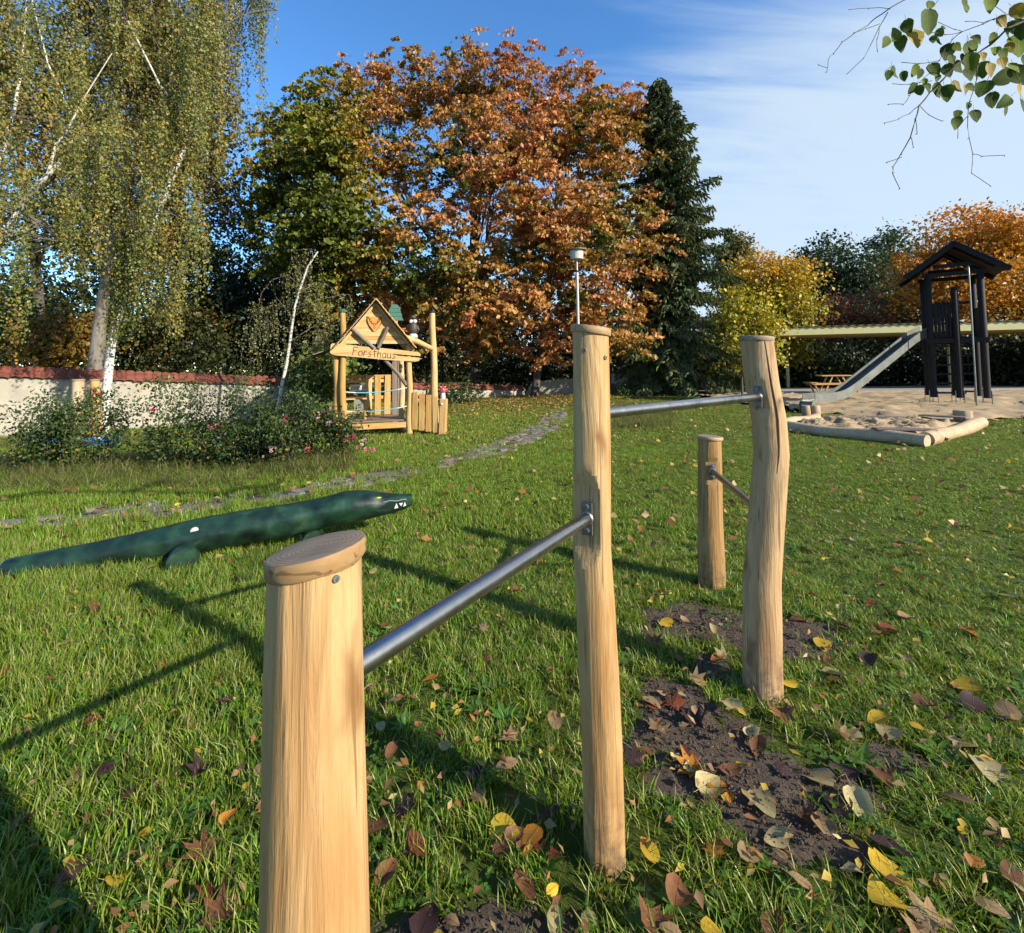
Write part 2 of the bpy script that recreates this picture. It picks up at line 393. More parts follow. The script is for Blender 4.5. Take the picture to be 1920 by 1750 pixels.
# ------------------------------------------------------------------ mesh helpers
def np_mesh(name, V, F, mat, cols=None, smooth=False, parent=None, loc=(0, 0, 0)):
    V = np.asarray(V, np.float32); F = np.asarray(F, np.int32)
    k = F.shape[1]
    me = bpy.data.meshes.new(name)
    me.vertices.add(len(V)); me.vertices.foreach_set('co', (V - np.array(loc, np.float32)).ravel())
    me.loops.add(F.size); me.loops.foreach_set('vertex_index', F.ravel())
    me.polygons.add(len(F)); me.polygons.foreach_set('loop_start', np.arange(0, F.size, k, dtype=np.int32))
    me.polygons.foreach_set('loop_total', np.full(len(F), k, np.int32))
    if smooth: me.polygons.foreach_set('use_smooth', np.ones(len(F), bool))
    me.update(calc_edges=True)
    if cols is not None:
        a = me.color_attributes.new('Col', 'FLOAT_COLOR', 'POINT')
        c4 = np.ones((len(V), 4), np.float32); c4[:, :3] = np.asarray(cols) * AF
        a.data.foreach_set('color', c4.ravel())
    me.materials.append(MATS[mat])
    return link(name, me, parent, loc if parent is None else None)

def link(name, me, parent=None, loc=None):
    o = bpy.data.objects.new(name, me); COL.objects.link(o)
    if parent is not None: o.parent = parent
    if loc is not None: o.location = loc
    return o

class MB:
    """collects shapes that become ONE mesh"""
    def __init__(s): s.v, s.f = [], []
    def add(s, vs, fs):
        b = len(s.v); s.v += [Vector(x) for x in vs]; s.f += [tuple(i + b for i in f) for f in fs]; return s
    def box(s, c, size, mat=None, bev=0.0):
        hx, hy, hz = (a / 2 for a in size)
        b = min(bev, hx * 0.9, hy * 0.9, hz * 0.9)
        if b <= 0:
            vs = [Vector((x, y, z)) for z in (-hz, hz) for x, y in ((-hx, -hy), (hx, -hy), (hx, hy), (-hx, hy))]
            fs = [(3, 2, 1, 0), (4, 5, 6, 7), (0, 1, 5, 4), (1, 2, 6, 5), (2, 3, 7, 6), (3, 0, 4, 7)]
        else:
            ring = lambda z, i: [(-hx + i, -hy + b * 0 + (b - i if i < b else 0) * 0, z)]
            vs = []
            for z, i in ((-hz, b), (-hz + b, 0), (hz - b, 0), (hz, b)):
                x, y = hx - i, hy - i
                q = b * 0.9
                vs += [Vector(a) for a in ((-x + q, -y, z), (x - q, -y, z), (x, -y + q, z), (x, y - q, z), (x - q, y, z), (-x + q, y, z), (-x, y - q, z), (-x, -y + q, z))]
            fs = [tuple(range(7, -1, -1)), tuple(range(24, 32))]
            for k in range(3):
                for i in range(8):
                    fs.append((k * 8 + i, k * 8 + (i + 1) % 8, k * 8 + 8 + (i + 1) % 8, k * 8 + 8 + i))
        if mat is not None: vs = [mat @ v for v in vs]
        c = Vector(c)
        return s.add([v + c for v in vs], fs)
    def beam(s, a, b, wd, ht, up=(0, 0, 1), bev=0.0):
        a, b = Vector(a), Vector(b); d = b - a
        y = d.normalized(); x = y.cross(Vector(up)); x = x.normalized() if x.length > 1e-5 else Vector((1, 0, 0)); z = x.cross(y)
        mt = Matrix((x, y, z)).transposed()
        return s.box((a + b) / 2, (wd, d.length, ht), mt, bev)
    def tube(s, pts, rad, n=8, cap=True, ell=None, jit=0.0):
        pts = [Vector(p) for p in pts]
        if not hasattr(rad, '__len__'): rad = [rad] * len(pts)
        vs, fs = [], []
        d0 = (pts[1] - pts[0]).normalized()
        ref = Vector((0, 0, 1)) if abs(d0.z) < 0.85 else Vector((1, 0, 0))
        for i, p in enumerate(pts):
            d = (pts[min(i + 1, len(pts) - 1)] - pts[max(i - 1, 0)]).normalized()
            x = d.cross(ref); x = x.normalized() if x.length > 1e-5 else Vector((1, 0, 0)); y = x.cross(d)
            for k in range(n):
                an = 2 * pi * k / n
                r = rad[i] * (1 + (R.uniform(-jit, jit) if jit else 0))
                e = ell if ell else (1, 1)
                vs.append(p + x * (cos(an) * r * e[0]) + y * (sin(an) * r * e[1]))
        for i in range(len(pts) - 1):
            for k in range(n):
                a, b = i * n + k, i * n + (k + 1) % n
                fs.append((a, a + n, b + n, b))
        if cap:
            fs.append(tuple(range(n))); m = (len(pts) - 1) * n
            fs.append(tuple(range(m + n - 1, m - 1, -1)))
        return s.add(vs, fs)
    def prism(s, poly, nrm, depth):
        """extrude a planar 3D polygon by depth along nrm"""
        poly = [Vector(p) for p in poly]; n = len(poly); d = Vector(nrm).normalized() * depth
        vs = poly + [p + d for p in poly]
        fs = [tuple(range(n - 1, -1, -1)), tuple(range(n, 2 * n))] + [(i, (i + 1) % n, n + (i + 1) % n, n + i) for i in range(n)]
        return s.add(vs, fs)
    def lathe(s, prof, c=(0, 0, 0), n=16):
        c = Vector(c); vs, fs = [], []
        for r, z in prof:
            for k in range(n):
                vs.append(c + Vector((r * cos(2 * pi * k / n), r * sin(2 * pi * k / n), z)))
        for i in range(len(prof) - 1):
            for k in range(n):
                a, b = i * n + k, i * n + (k + 1) % n
                fs.append((a, b, b + n, a + n))
        fs.append(tuple(range(n - 1, -1, -1))); m = (len(prof) - 1) * n; fs.append(tuple(range(m, m + n)))
        return s.add(vs, fs)
    def build(s, name, mat, parent=None, smooth=False, origin=True, world=False):
        """origin: put the object's origin at the middle of its own shape (parent space)"""
        me = bpy.data.meshes.new(name)
        o = Vector((0, 0, 0))
        if origin and s.v:
            o = sum(s.v, Vector()) / len(s.v)
        me.from_pydata([v - o for v in s.v], [], s.f)
        me.materials.append(MATS[mat])
        if smooth:
            me.polygons.foreach_set('use_smooth', [True] * len(me.polygons))
            try: me.set_sharp_from_angle(angle=radians(42))
            except Exception: pass
        me.update()
        return link(name, me, parent, o - parent.matrix_basis.translation if (world and parent) else o)

def thing(name, label, cat, loc=(0, 0, 0), rz=0.0, group=None):
    o = bpy.data.objects.new(name, None); COL.objects.link(o)
    o.empty_display_size = 0.1
    o.location = loc; o.rotation_euler = (0, 0, rz)
    return tag(o, label, cat, group)
def tag(o, label, cat, group=None):
    o['label'] = label; o['category'] = cat
    if group: o['group'] = group
    return o
def struct(o):
    o['kind'] = 'structure'; return o
def stuff(o, label=None, cat=None):
    o['kind'] = 'stuff'
    if label: o['label'] = label; o['category'] = cat
    return o
def fbm(x, y, s, seed=0.0, oct=3):
    return mnoise.fractal(Vector((x * s + seed, y * s - seed * 0.7, seed)), 1.0, 2.0, oct)

# ================================================================== GROUND
def hgt(x, y):
    return 0.012 * mnoise.noise(Vector((x * 0.9, y * 0.9, 3.3))) + 0.02 * mnoise.noise(Vector((x * 0.21, y * 0.21, 9.1)))

xs = np.concatenate([[-600, -250, -110], np.arange(-45, -12, 1.5), np.arange(-12, 16, 0.3), np.arange(16, 46, 1.5), [110, 250, 600]])
ys = np.concatenate([[-300, -100, -40, -12], np.arange(-6, 0, 1.0), np.arange(0, 14, 0.3), np.arange(14, 60, 1.5), [120, 300, 900]])
GV = [(x, y, hgt(x, y) if abs(x) < 46 and -6 <= y < 60 else 0.0) for y in ys for x in xs]
nx = len(xs)
GF = [(j * nx + i, j * nx + i + 1, (j + 1) * nx + i + 1, (j + 1) * nx + i) for j in range(len(ys) - 1) for i in range(nx - 1)]
ground = struct(np_mesh('ground', GV, GF, 'lawn', smooth=True))

# bare soil worn under the bars
def blob(cx, cy, rx, ry, a=0.0):
    return (cx, cy, rx, ry, a)
SOIL = []
for px, py, rx, ry in ((1310, 1385, .30, .26), (1370, 1450, .34, .20), (1440, 1540, .26, .16), (1270, 1330, .24, .18), (1340, 1170, .46, .26), (1470, 1195, .34, .20),
                       (1330, 1250, .12, .12), (850, 1770, .30, .09), (1590, 1600, .12, .08), (1540, 1480, .18, .10), (1690, 1420, .14, .08)):
    g = gp(px, py); SOIL.append((g.x, g.y, rx, ry))
def soil(x, y):
    n = 0.55 * fbm(x, y, 5.0, 2.2) + 0.25 * fbm(x, y, 17.0, 5.1)
    best = -1
    for cx, cy, rx, ry in SOIL:
        d = 1.0 - math.hypot((x - cx) / rx, (y - cy) / ry)
        best = max(best, d)
    return best + n * 0.85 if best > -0.9 else -1

# worn stone path
PATHPX = [(-160, 1010, 34), (0, 985, 30), (150, 968, 28), (300, 955, 25), (450, 940, 24), (560, 926, 24), (660, 908, 22), (760, 886, 24), (850, 862, 28), (930, 840, 26), (990, 818, 24), (1025, 800, 24), (1040, 784, 26), (1046, 772, 30)]
PATH = []
for px, py, hw in PATHPX:
    a = gp(px, py); PATH.append((a.x, a.y))
PATH = [Vector(p) for p in PATH]
def pathdist(x, y):
    p = Vector((x, y)); best = 9e9
    for a, b in zip(PATH[:-1], PATH[1:]):
        d = b - a; u = max(0, min(1, (p - a).dot(d) / d.length_squared))
        best = min(best, (p - a - d * u).length)
    return best
PW = 0.46

def patch(name, inside, x0, x1, y0, y1, st, mat, dz, rough_amp, rs, smooth=True):
    gx = np.arange(x0, x1, st); gy = np.arange(y0, y1, st)
    idx, V, F = {}, [], []
    ins = {}
    for j, y in enumerate(gy):
        for i, x in enumerate(gx):
            v = inside(x, y)
            if v > 0:
                ins[(i, j)] = v
    for (i, j), v in ins.items():
        idx[(i, j)] = len(V); x, y = gx[i], gy[j]
        e = min(1.0, v * 3.0)
        V.append((x + R.uniform(-.3, .3) * st, y + R.uniform(-.3, .3) * st, hgt(x, y) - 0.004 + e * (dz + rough_amp * (0.5 + 0.5 * fbm(x, y, rs, 4.4, 4)) + rough_amp * 0.35 * fbm(x, y, rs * 5, 1.4, 3))))
    for (i, j) in ins:
        q = [(i, j), (i + 1, j), (i + 1, j + 1), (i, j + 1)]
        if all(a in idx for a in q): F.append([idx[a] for a in q])
    return np_mesh(name, V, F, mat, smooth=smooth)
soil_ob = struct(patch('bare_soil', soil, -1.3, 3.2, 0.9, 3.6, 0.02, 'soil', 0.003, 0.020, 9.0))

plain('pathsoil', (0.17, 0.145, 0.115), 0.95, var=0.4, scale=12, bmp=0.8)
def path_in(x, y):
    return 0.18 + 0.34 * fbm(x, y, 1.7, 7.7) - max(0, pathdist(x, y) - PW * 0.42)
path_ob = struct(patch('path', path_in, -11, 2.4, 3.8, 16.5, 0.09, 'pathsoil', 0.006, 0.012, 5.0))
# its flat stones, irregular, sunk in the soil
def stone_piece(x, y, r, sx, ang, z):
    n = 7; pts = []
    for k in range(n):
        a = 2 * pi * k / n + R.uniform(-.25, .25); rr = r * R.uniform(0.75, 1.1)
        pts.append(Vector((cos(a) * rr * sx, sin(a) * rr, 0)))
    rot = Matrix.Rotation(ang, 3, 'Z')
    pts = [rot @ p for p in pts]
    mb = MB(); c = Vector((x, y, z))
    low = [p + c + Vector((0, 0, -0.03)) for p in pts]
    mid = [p + c + Vector((0, 0, 0.008)) for p in pts]
    top = [p * 0.9 + c + Vector((0, 0, 0.013 + R.uniform(-.003, .003))) for p in pts]
    n2 = n
    mb.add(low + mid + top, [(k, (k + 1) % n2, n2 + (k + 1) % n2, n2 + k) for k in range(n2)] + [(n2 + k, n2 + (k + 1) % n2, 2 * n2 + (k + 1) % n2, 2 * n2 + k) for k in range(n2)] + [tuple(range(2 * n2, 3 * n2))])
    return mb
tot = 0.0
stones = []
for a, b in zip(PATH[:-1], PATH[1:]):
    d = b - a; ln = d.length; s = 0
    while s < ln:
        p = a + d * (s / ln); nrm = Vector((-d.y, d.x)).normalized()
        for off in (-0.24, 0.02, 0.27):
            if R.random() < 0.3: continue
            q = p + nrm * (off + R.uniform(-.08, .08)) + d.normalized() * R.uniform(-.1, .1)
            r = R.uniform(0.08, 0.15)
            if any((q - s2).length < (r + r2) * 0.86 for s2, r2 in stones[-40:]): continue
            stones.append((q, r))
            stone_piece(q.x, q.y, r, R.uniform(1.0, 1.35), math.atan2(d.y, d.x) + R.uniform(-.3, .3), hgt(q.x, q.y) + 0.006).build('paving_stone', 'paving', path_ob)
        s += 0.3

# sand of the play area round the tower
SANDPOLY = [gp(1385, 757), gp(1420, 772), gp(1500, 779), gp(1600, 781), gp(1690, 786), gp(1760, 796), gp(1850, 792), gp(1960, 786), gp(2200, 780)]
def sand_in(x, y):
    lx = [p.x for p in SANDPOLY]; ly = [p.y for p in SANDPOLY]
    if x < lx[0]: return -1
    f = float(np.interp(x, lx, ly))
    back = 23.2
    return min((y - f) * 0.5 + 0.45 * fbm(x, y, 0.9, 1.2), (back - y) * 0.8, (x - lx[0]) + 0.4)
sand_ob = struct(patch('sand', sand_in, 7, 33, 11.5, 23.4, 0.16, 'sand', 0.02, 0.16, 1.5))
ter = MB(); ter.box((22, 25.5, 0.06), (24, 4.3, 0.12))
struct(ter.build('terrace', 'terrace'))

# ================================================================== BAR SET
def hewn_post(name, base, top, rb, rt, bend, parent, flats=(), seed=0, mat='post', zcut=None, ell=1.0, n=72, rings=84):
    """stripped robinia trunk: tapering, bent, with adze facets; flats = (z, direction, depth) notches for the bar plates"""
    base, top = Vector(base), Vector(top)
    V, F = [], []
    Hh = top.z - base.z
    for i in range(rings + 1):
        u = i / rings
        c = base.lerp(top, u) + Vector((float(np.interp(u, [b[0] for b in bend], [b[1] for b in bend])), float(np.interp(u, [b[0] for b in bend], [b[2] for b in bend])), 0))
        r0 = rb + (rt - rb) * u
        z = base.z + Hh * u
        for k in range(n):
            a = 2 * pi * k / n
            ca, sa = cos(a), sin(a)
            r = r0 * (1 + 0.055 * mnoise.noise(Vector((ca * 0.9 + seed, sa * 0.9, z * 1.3))) + 0.022 * mnoise.noise(Vector((ca * 2.6 + seed, sa * 2.6, z * 2.2))))
            # adze facets: quantise the outline gently
            fa = 8
            q = a * fa / (2 * pi) + 0.55 * mnoise.noise(Vector((z * 1.6, seed, 0.3))) + 0.35 * mnoise.noise(Vector((z * 2.2, seed, ca + 2 * sa)))
            r *= 1 - 0.62 * (1 - cos(pi / fa) / cos(((q % 1) - 0.5) * 2 * pi / fa)) * (0.55 + 0.6 * mnoise.noise(Vector((seed + ca, sa, z * 1.1))))
            v = Vector((c.x + ca * r * ell, c.y + sa * r, z))
            for fz, fd, dep, half in flats:
                if abs(z - fz) < half:
                    lim = r0 - dep * min(1.0, 1.5 * (1 - (abs(z - fz) / half) ** 2))
                    dd = (Vector((v.x - c.x, v.y - c.y, 0))).dot(fd)
                    if dd > lim: v -= fd * (dd - lim)
            V.append(v - parent.matrix_basis.translation)
    for i in range(rings):
        for k in range(n):
            F.append((i * n + k, i * n + (k + 1) % n, (i + 1) * n + (k + 1) % n, (i + 1) * n + k))
    F.append(tuple(range(rings * n, rings * n + n)))
    me = bpy.data.meshes.new(name); me.from_pydata(V, [], F); me.materials.append(MATS[mat])
    me.polygons.foreach_set('use_smooth', [True] * len(me.polygons)); me.update()
    try: me.set_sharp_from_angle(angle=radians(16))
    except Exception: pass
    return link(name, me, parent, (0, 0, 0))

def capdisc(parent, c, r, th, tilt, mat='captop', ell=1.0, side='capside'):
    """worn wooden disc on a post; tilt = (slope x, slope y)"""
    c = Vector(c); n = 40; rows = [(0.965, -th / 2), (1.0, -th / 2 + 0.004), (1.0, th / 2 - 0.006), (0.975, th / 2 - 0.001), (0.93, th / 2), (0.5, th / 2), (0.02, th / 2)]
    V, F = [], []
    for rr, z in rows:
        for k in range(n):
            a = 2 * pi * k / n
            q = r * rr * (1 + 0.02 * mnoise.noise(Vector((cos(a) * 1.3, sin(a) * 1.3, c.x))))
            x, y = cos(a) * q * ell, sin(a) * q
            V.append(c + Vector((x, y, z + tilt[0] * x + tilt[1] * y)))
    for i in range(len(rows) - 1):
        for k in range(n):
            F.append((i * n + k, i * n + (k + 1) % n, (i + 1) * n + (k + 1) % n, (i + 1) * n + k))
    F.append(tuple(range(n - 1, -1, -1))); m = (len(rows) - 1) * n; F.append(tuple(range(m, m + n)))
    mb = MB(); mb.add(V, F)
    o = mb.build('cap', side, parent, smooth=True)
    o.data.materials.append(MATS[mat])
    for p_ in o.data.polygons:
        if p_.normal.z > 0.75: p_.material_index = 1
    return o

def screw(parent, p, d, r=0.008, mat='zinc'):
    p, d = Vector(p), Vector(d).normalized()
    mb = MB(); mb.tube([p - d * 0.004, p + d * 0.002, p + d * 0.0035, p + d * 0.0035, p + d * 0.001], [r, r, r * 0.8, r * 0.45, r * 0.35], 12)
    return mb.build('screw', mat, parent, smooth=False)

P2 = gp(1134, 1612); P3 = gp(1429, 1293); P4 = gp(1335, 1100)
zb1 = gp(0, 0).z
def ztop(px, py, base):          # height of the pixel above a base standing at the same depth
    return at(px, py, base.y).z
Z2, Z3, Z4 = ztop(1107, 622, P2), ztop(1418, 638, P3), ztop(1331, 822, P4)
B1 = ztop(1098, 965, P2) ; B2 = ztop(1140, 777, P2); B3 = ztop(1338, 880, P4)
e1 = gp(690, 1262, B1)                      # where the low bar leaves the near post
dirb = Vector((P2.x - e1.x, P2.y - e1.y, 0)).normalized()
r1 = 0.068
P1 = Vector((e1.x, e1.y, 0)) - dirb * 0.050
P1.x = at(594, 1150, P1.y).x
Z1 = ztop(594, 1052, P1)
d12 = Vector((P2.x - P1.x, P2.y - P1.y, 0)).normalized()
d23 = Vector((P3.x - P2.x, P3.y - P2.y, 0)).normalized()
d34 = Vector((P4.x - P3.x, P4.y - P3.y, 0)).normalized()
print('POSTS', P1, Z1, P2, Z2, P3, Z3, P4, Z4, B1, B2, B3, (P2 - P1).length, (P3 - P2).length, (P4 - P3).length)
bars = thing('horizontal_bars', 'four pale stripped wooden posts joined by three steel gymnastics bars on the lawn', 'gymnastics bars', (P2.x, P2.y, 0))
T0 = bars.matrix_basis.translation
def tilt_top(P, Z, px, py):       # top centre so that the post leans as seen
    return Vector((at(px, py, P.y).x, P.y, Z))
def local(v): return Vector(v) - T0
pw = lambda px, P: px * P.y / FPX / 2   # half width in metres of a pixel width at that post
t1 = Vector((at(594, 1062, P1.y).x, P1.y, Z1)); b1 = Vector((at(588, 1750, P1.y).x, P1.y, 0.0)); b1.x = t1.x - (t1.x - b1.x) * 1.7
post1 = hewn_post('post', b1 - Vector((0, 0, .05)), t1, pw(225, P1), pw(163, P1), [(0, 0, 0), (0.5, 0.002, 0), (1, 0, 0)], bars, [(B1, d12, 0.012, 0.09)], 1.3)
post1['label'] = 'nearest short thick post with sloping round cap'
ca1 = capdisc(post1, local(t1 + Vector((0, 0, 0.008))), pw(175, P1), 0.026, (0.17, -0.03))
sp = at(660, 1094, P1.y - pw(150, P1)); sc = Vector((sp.x, sp.y, sp.z))
dirs = Vector((0.70, -0.71, 0)).normalized(); cc = b1.lerp(t1, sc.z / Z1); cc.z = sc.z
screw(post1, local(cc + dirs * (pw(163, P1) * 0.99 - 0.001)), dirs, 0.0055)
t2 = tilt_top(P2, Z2, 1107, 622)
post2 = hewn_post('post', P2 - Vector((0, 0, .08)), t2, pw(76, P2), pw(67, P2), [(0, 0, 0), (0.25, 0.002, 0), (0.6, -0.012, 0), (0.8, -0.003, 0), (1, 0, 0)], bars, [(B1, -d12, 0.022, 0.15), (B2, d23, 0.012, 0.10)], 4.1)
post2['label'] = 'tall straight post in the middle where two bars meet'
capdisc(post2, local(t2 + Vector((0.001, 0, 0.004))), pw(75, P2), 0.024, (-0.14, 0.02))
for sx, zz_ in ((-0.55, 0.06), (0.85, 0.085)):
    dd = Vector((sx, -1, 0)).normalized()
    screw(post2, local(Vector((t2.x, t2.y, Z2 - zz_)) + dd * pw(67, P2)), dd, 0.007, 'grey_z')
t3 = tilt_top(P3, Z3, 1418, 640)
post3 = hewn_post('post', P3 - Vector((0, 0, .08)), t3, pw(67, P3), pw(58, P3), [(0, 0, 0), (0.14, -0.002, 0), (0.33, 0.004, 0), (0.52, 0.036, 0), (0.68, 0.062, 0), (0.78, 0.052, 0), (0.88, 0.022, 0), (1, 0.0, 0)], bars, [(B2, -d23, 0.016, 0.10), (B3, d34, 0.012, 0.1)], 8.8, 'postgrey')
post3['label'] = 'tall crooked post bending to the right with dark stains'
capdisc(post3, local(t3 + Vector((0, 0, 0.005))), pw(61, P3), 0.024, (-0.05, 0.0), side='cap')
crk = MB()
for (ax_, az0, az1, w_) in ((0.05, 0.62, 0.995, 0.0035),):
    pts = []
    for i in range(16):
        u = az0 + (az1 - az0) * i / 15
        bx = float(np.interp(u, [0.52, 0.68, 0.78, 0.88, 1], [0.036, 0.062, 0.052, 0.022, 0]))
        r_ = pw(67, P3) + (pw(58, P3) - pw(67, P3)) * u
        an = -pi / 2 - 0.02 + 0.10 * sin(u * 9)
        cx = P3.x + (t3.x - P3.x) * u + bx
        pts.append(Vector((cx + cos(an) * r_ * 1.0, P3.y + sin(an) * r_ * 0.992, Z3 * u)))
    crk.tube([p - T0 for p in pts], [0.0012 + 0.002 * sin(pi * i / 15) for i in range(16)], 5)
crk.build('crack', 'brown_line', post3)
t4 = tilt_top(P4, Z4, 1331, 826)
post4 = hewn_post('post', P4 - Vector((0, 0, .08)), t4, pw(49, P4), pw(41, P4), [(0, 0, 0), (0.5, -0.006, 0), (1, 0, 0)], bars, [(B3, -d34, 0.018, 0.10)], 12.6, 'postgrey', n=30, rings=36)
post4['label'] = 'shortest post farthest back with a plate and bar'
capdisc(post4, local(t4 + Vector((0, 0, 0.005))), pw(46, P4), 0.022, (-0.06, 0.0))

def centre(Pb, tp, bend, z):
    u = z / tp.z
    return Pb.lerp(tp, u) * 1.0 + Vector((float(np.interp(u, [b[0] for b in bend], [b[1] for b in bend])), 0, 0))
BEND3 = [(0, 0), (0.14, -0.002), (0.33, 0.004), (0.52, 0.036), (0.68, 0.062), (0.78, 0.052), (0.88, 0.022), (1, 0.0)]
def bar(a, b, ra, rb_, r, label):
    """steel tube from post centre a to b, its ends in flat plates let into the wood"""
    d = (b - a); d = d.normalized()
    mb = MB(); A, B = a + d * ra, b - d * rb_
    mb.tube([local(A), local(A.lerp(B, 0.5)), local(B)], r, 28)
    o = mb.build('bar', 'steel', bars, smooth=True); o['label'] = label
    oc = o.location.copy()
    side = d.cross(Vector((0, 0, 1))).normalized()
    for p, s in ((A, 1), (B, -1)):
        m2 = MB(); q = local(p) - oc + d * s * 0.004
        mt = Matrix((side, d, Vector((0, 0, 1)))).transposed()
        m2.box(q, (0.037, 0.005, 0.100), mt, 0.002)
        pl = m2.build('mounting_plate', 'plate', o)
        for zz_ in (-0.036, 0.036):
            m3 = MB(); h = q + d * s * 0.0025 + Vector((0, 0, zz_))
            m3.tube([h, h + d * s * 0.004, h + d * s * 0.0055], [0.0085, 0.0085, 0.005], 10)
            m3.build('bolt', 'plate', o)
        m4 = MB(); m4.tube([q + d * s * 0.002, q + d * s * 0.006], [r * 1.18, r * 1.02], 24)
        m4.build('weld_collar', 'zinc', o, smooth=True)
    return o
c1 = b1.lerp(t1, B1 / Z1); c1.z = B1
c2a = P2.lerp(t2, B1 / Z2); c2a.z = B1; c2a.x -= 0.006
c2b = P2.lerp(t2, B2 / Z2); c2b.z = B2
c3a = centre(P3, t3, BEND3, B2); c3a.z = B2
c3b = centre(P3, t3, BEND3, B3); c3b.z = B3
c4 = P4.lerp(t4, B3 / Z4); c4.z = B3
bar(c1, c2a, pw(163, P1) - 0.012, pw(70, P2) - 0.016, 0.0185, 'low steel bar from nearest post to the tall middle post')
bar(c2b, c3a, pw(68, P2) - 0.010, pw(60, P3) - 0.012, 0.0185, 'highest steel bar between the two tall posts')
bar(c3b, c4, pw(64, P3) - 0.01, pw(44, P4) - 0.014, 0.0185, 'lowest steel bar between crooked post and short post')

# ================================================================== CROCODILE BEAM
m, t, p, out = newmat('croc_paint')
c = objcoord(t, False)
g = noise(t, mapping(t, c, (6, 7, 7)), 1.0, 4, 0.5, 0.15)
col = ramp(t, g, [(0.30, (0.005, 0.011, 0.009)), (0.45, (0.009, 0.030, 0.018)), (0.60, (0.017, 0.055, 0.030)), (0.78, (0.05, 0.105, 0.062))])
col = mixrgb(t, mrange(t, noise(t, mapping(t, c, (10, 40, 40)), 1.0, 7, 0.7), 0.62, 0.72, 0, 0.5), col, (0.10, 0.12, 0.10))
L(t, col, p.inputs['Base Color'])
L(t, mrange(t, noise(t, c, 12, 6), 0.3, 0.7, 0.26, 0.5), p.inputs['Roughness'])
p.inputs['Specular IOR Level'].default_value = 0.5
bump(t, noise(t, mapping(t, c, (4, 26, 26)), 1.0, 6, 0.6), p, 0.25, 0.01)
plain('croc_dark', (0.004, 0.014, 0.012), 0.4)
plain('croc_light', (0.16, 0.33, 0.25), 0.4)
plain('croc_eye', (0.35, 0.5, 0.05), 0.4)
CP = [(4, 1074, 42), (14, 1072, 52), (100, 1056, 54), (187, 1041, 56), (290, 1021, 62), (375, 1003, 68), (460, 988, 67), (540, 976, 66), (600, 963, 63), (622, 957, 62), (645, 952, 66), (667, 949, 64), (690, 946, 58), (712, 945, 49), (735, 943, 42), (757, 940, 33), (772, 937, 25)]
CY0, CY1 = 3.55, 4.3
def cpos(px, py):
    return at(px, py, CY0 + (CY1 - CY0) * (px + 30) / 800)
croc = thing('crocodile_beam', 'dark green painted log carved as a crocodile with white teeth lying in the grass', 'balance beam', (cpos(375, 1003).x, cpos(375, 1003).y, 0))
CT = croc.matrix_basis.translation
cpts = [cpos(a, b) - CT for a, b, _ in CP]
crad = [wdt * cpos(a, b).y / FPX / 2 * 0.90 for a, b, wdt in CP]
# densify and roughen
us = np.linspace(0, len(CP) - 1, 110); V, F = [], []
nseg = 36
axis = (cpts[-1] - cpts[0]).normalized(); side = Vector((axis.y, -axis.x, 0)).normalized()
def cin(u, arr): return float(np.interp(u, range(len(CP)), arr))
for i, u in enumerate(us):
    c = Vector((cin(u, [q.x for q in cpts]), cin(u, [q.y for q in cpts]), cin(u, [q.z for q in cpts])))
    r = cin(u, crad)
    hd = max(0, min(1, (u - 11.5) / 3))
    for k in range(nseg):
        a = 2 * pi * k / nseg
        ca, sa = cos(a), sin(a)
        q = r * (1 + 0.05 * mnoise.noise(Vector((c.x * 2.1, ca * 1.2, sa * 1.2))) + 0.015 * mnoise.noise(Vector((c.x * 9, ca * 3, sa * 3))))
        if hd > 0 and sa > 0.4: q *= 1 - 0.10 * hd
        # mouth groove cut along the snout
        if u > 12.6:
            for sg in (1,):
                gq = math.exp(-((sa + 0.12) / 0.10) ** 2) * min(1, (u - 12.6) * 1.2)
                q *= 1 - 0.09 * gq * (1 if ca > 0 else 1)
        q *= 1 + 0.03 * mnoise.noise(Vector((c.x * 14, ca * 5, sa * 5))) * (0.4 + (mnoise.noise(Vector((c.x * 3, ca, sa))) > 0))
        if 12.0 < u < 13.2: q *= 1 + 0.10 * math.exp(-((sa - 0.75) / 0.2) ** 2) * sin(pi * (u - 12.0) / 1.2)   # brow
        V.append(c + side * (ca * q) + Vector((0, 0, sa * q)))
for i in range(len(us) - 1):
    for k in range(nseg):
        F.append((i * nseg + k, i * nseg + (k + 1) % nseg, (i + 1) * nseg + (k + 1) % nseg, (i + 1) * nseg + k))
mb = MB(); mb.add(V, F + [tuple(range(nseg - 1, -1, -1)), tuple(range((len(us) - 1) * nseg, len(us) * nseg))])
body = mb.build('body', 'croc_paint', croc, smooth=True, origin=False)
def cskin(u, ang, out=0.0):
    c = Vector((cin(u, [q.x for q in cpts]), cin(u, [q.y for q in cpts]), cin(u, [q.z for q in cpts]))); r = cin(u, crad) + out
    return c + side * (cos(ang) * r) + Vector((0, 0, sin(ang) * r))
for u0, hgt_, upd in ((14.35, 0.040, 1), (14.75, 0.03, -1), (15.1, 0.042, 1)):
    a0, a1, a2 = (-0.36, -0.36, 0.18) if upd > 0 else (0.10, 0.10, -0.25)
    m2 = MB(); tri = [cskin(u0 - 0.17, a0, 0.0015), cskin(u0 + 0.17, a1, 0.0015), cskin(u0 + 0.02, a2, 0.0015)]
    if upd < 0: tri = tri[::-1]
    m2.prism(tri, side, 0.004); m2.build('tooth', 'tooth', body)
m2 = MB(); pl = [cskin(u, a, 0.0005) for u, a in ((12.9, -0.15), (13.6, 0.30), (14.4, 0.35), (15.2, 0.40), (15.4, -0.1), (14.2, -0.28))]
m2.prism(pl, side, 0.002); m2.build('open_mouth', 'croc_dark', body)
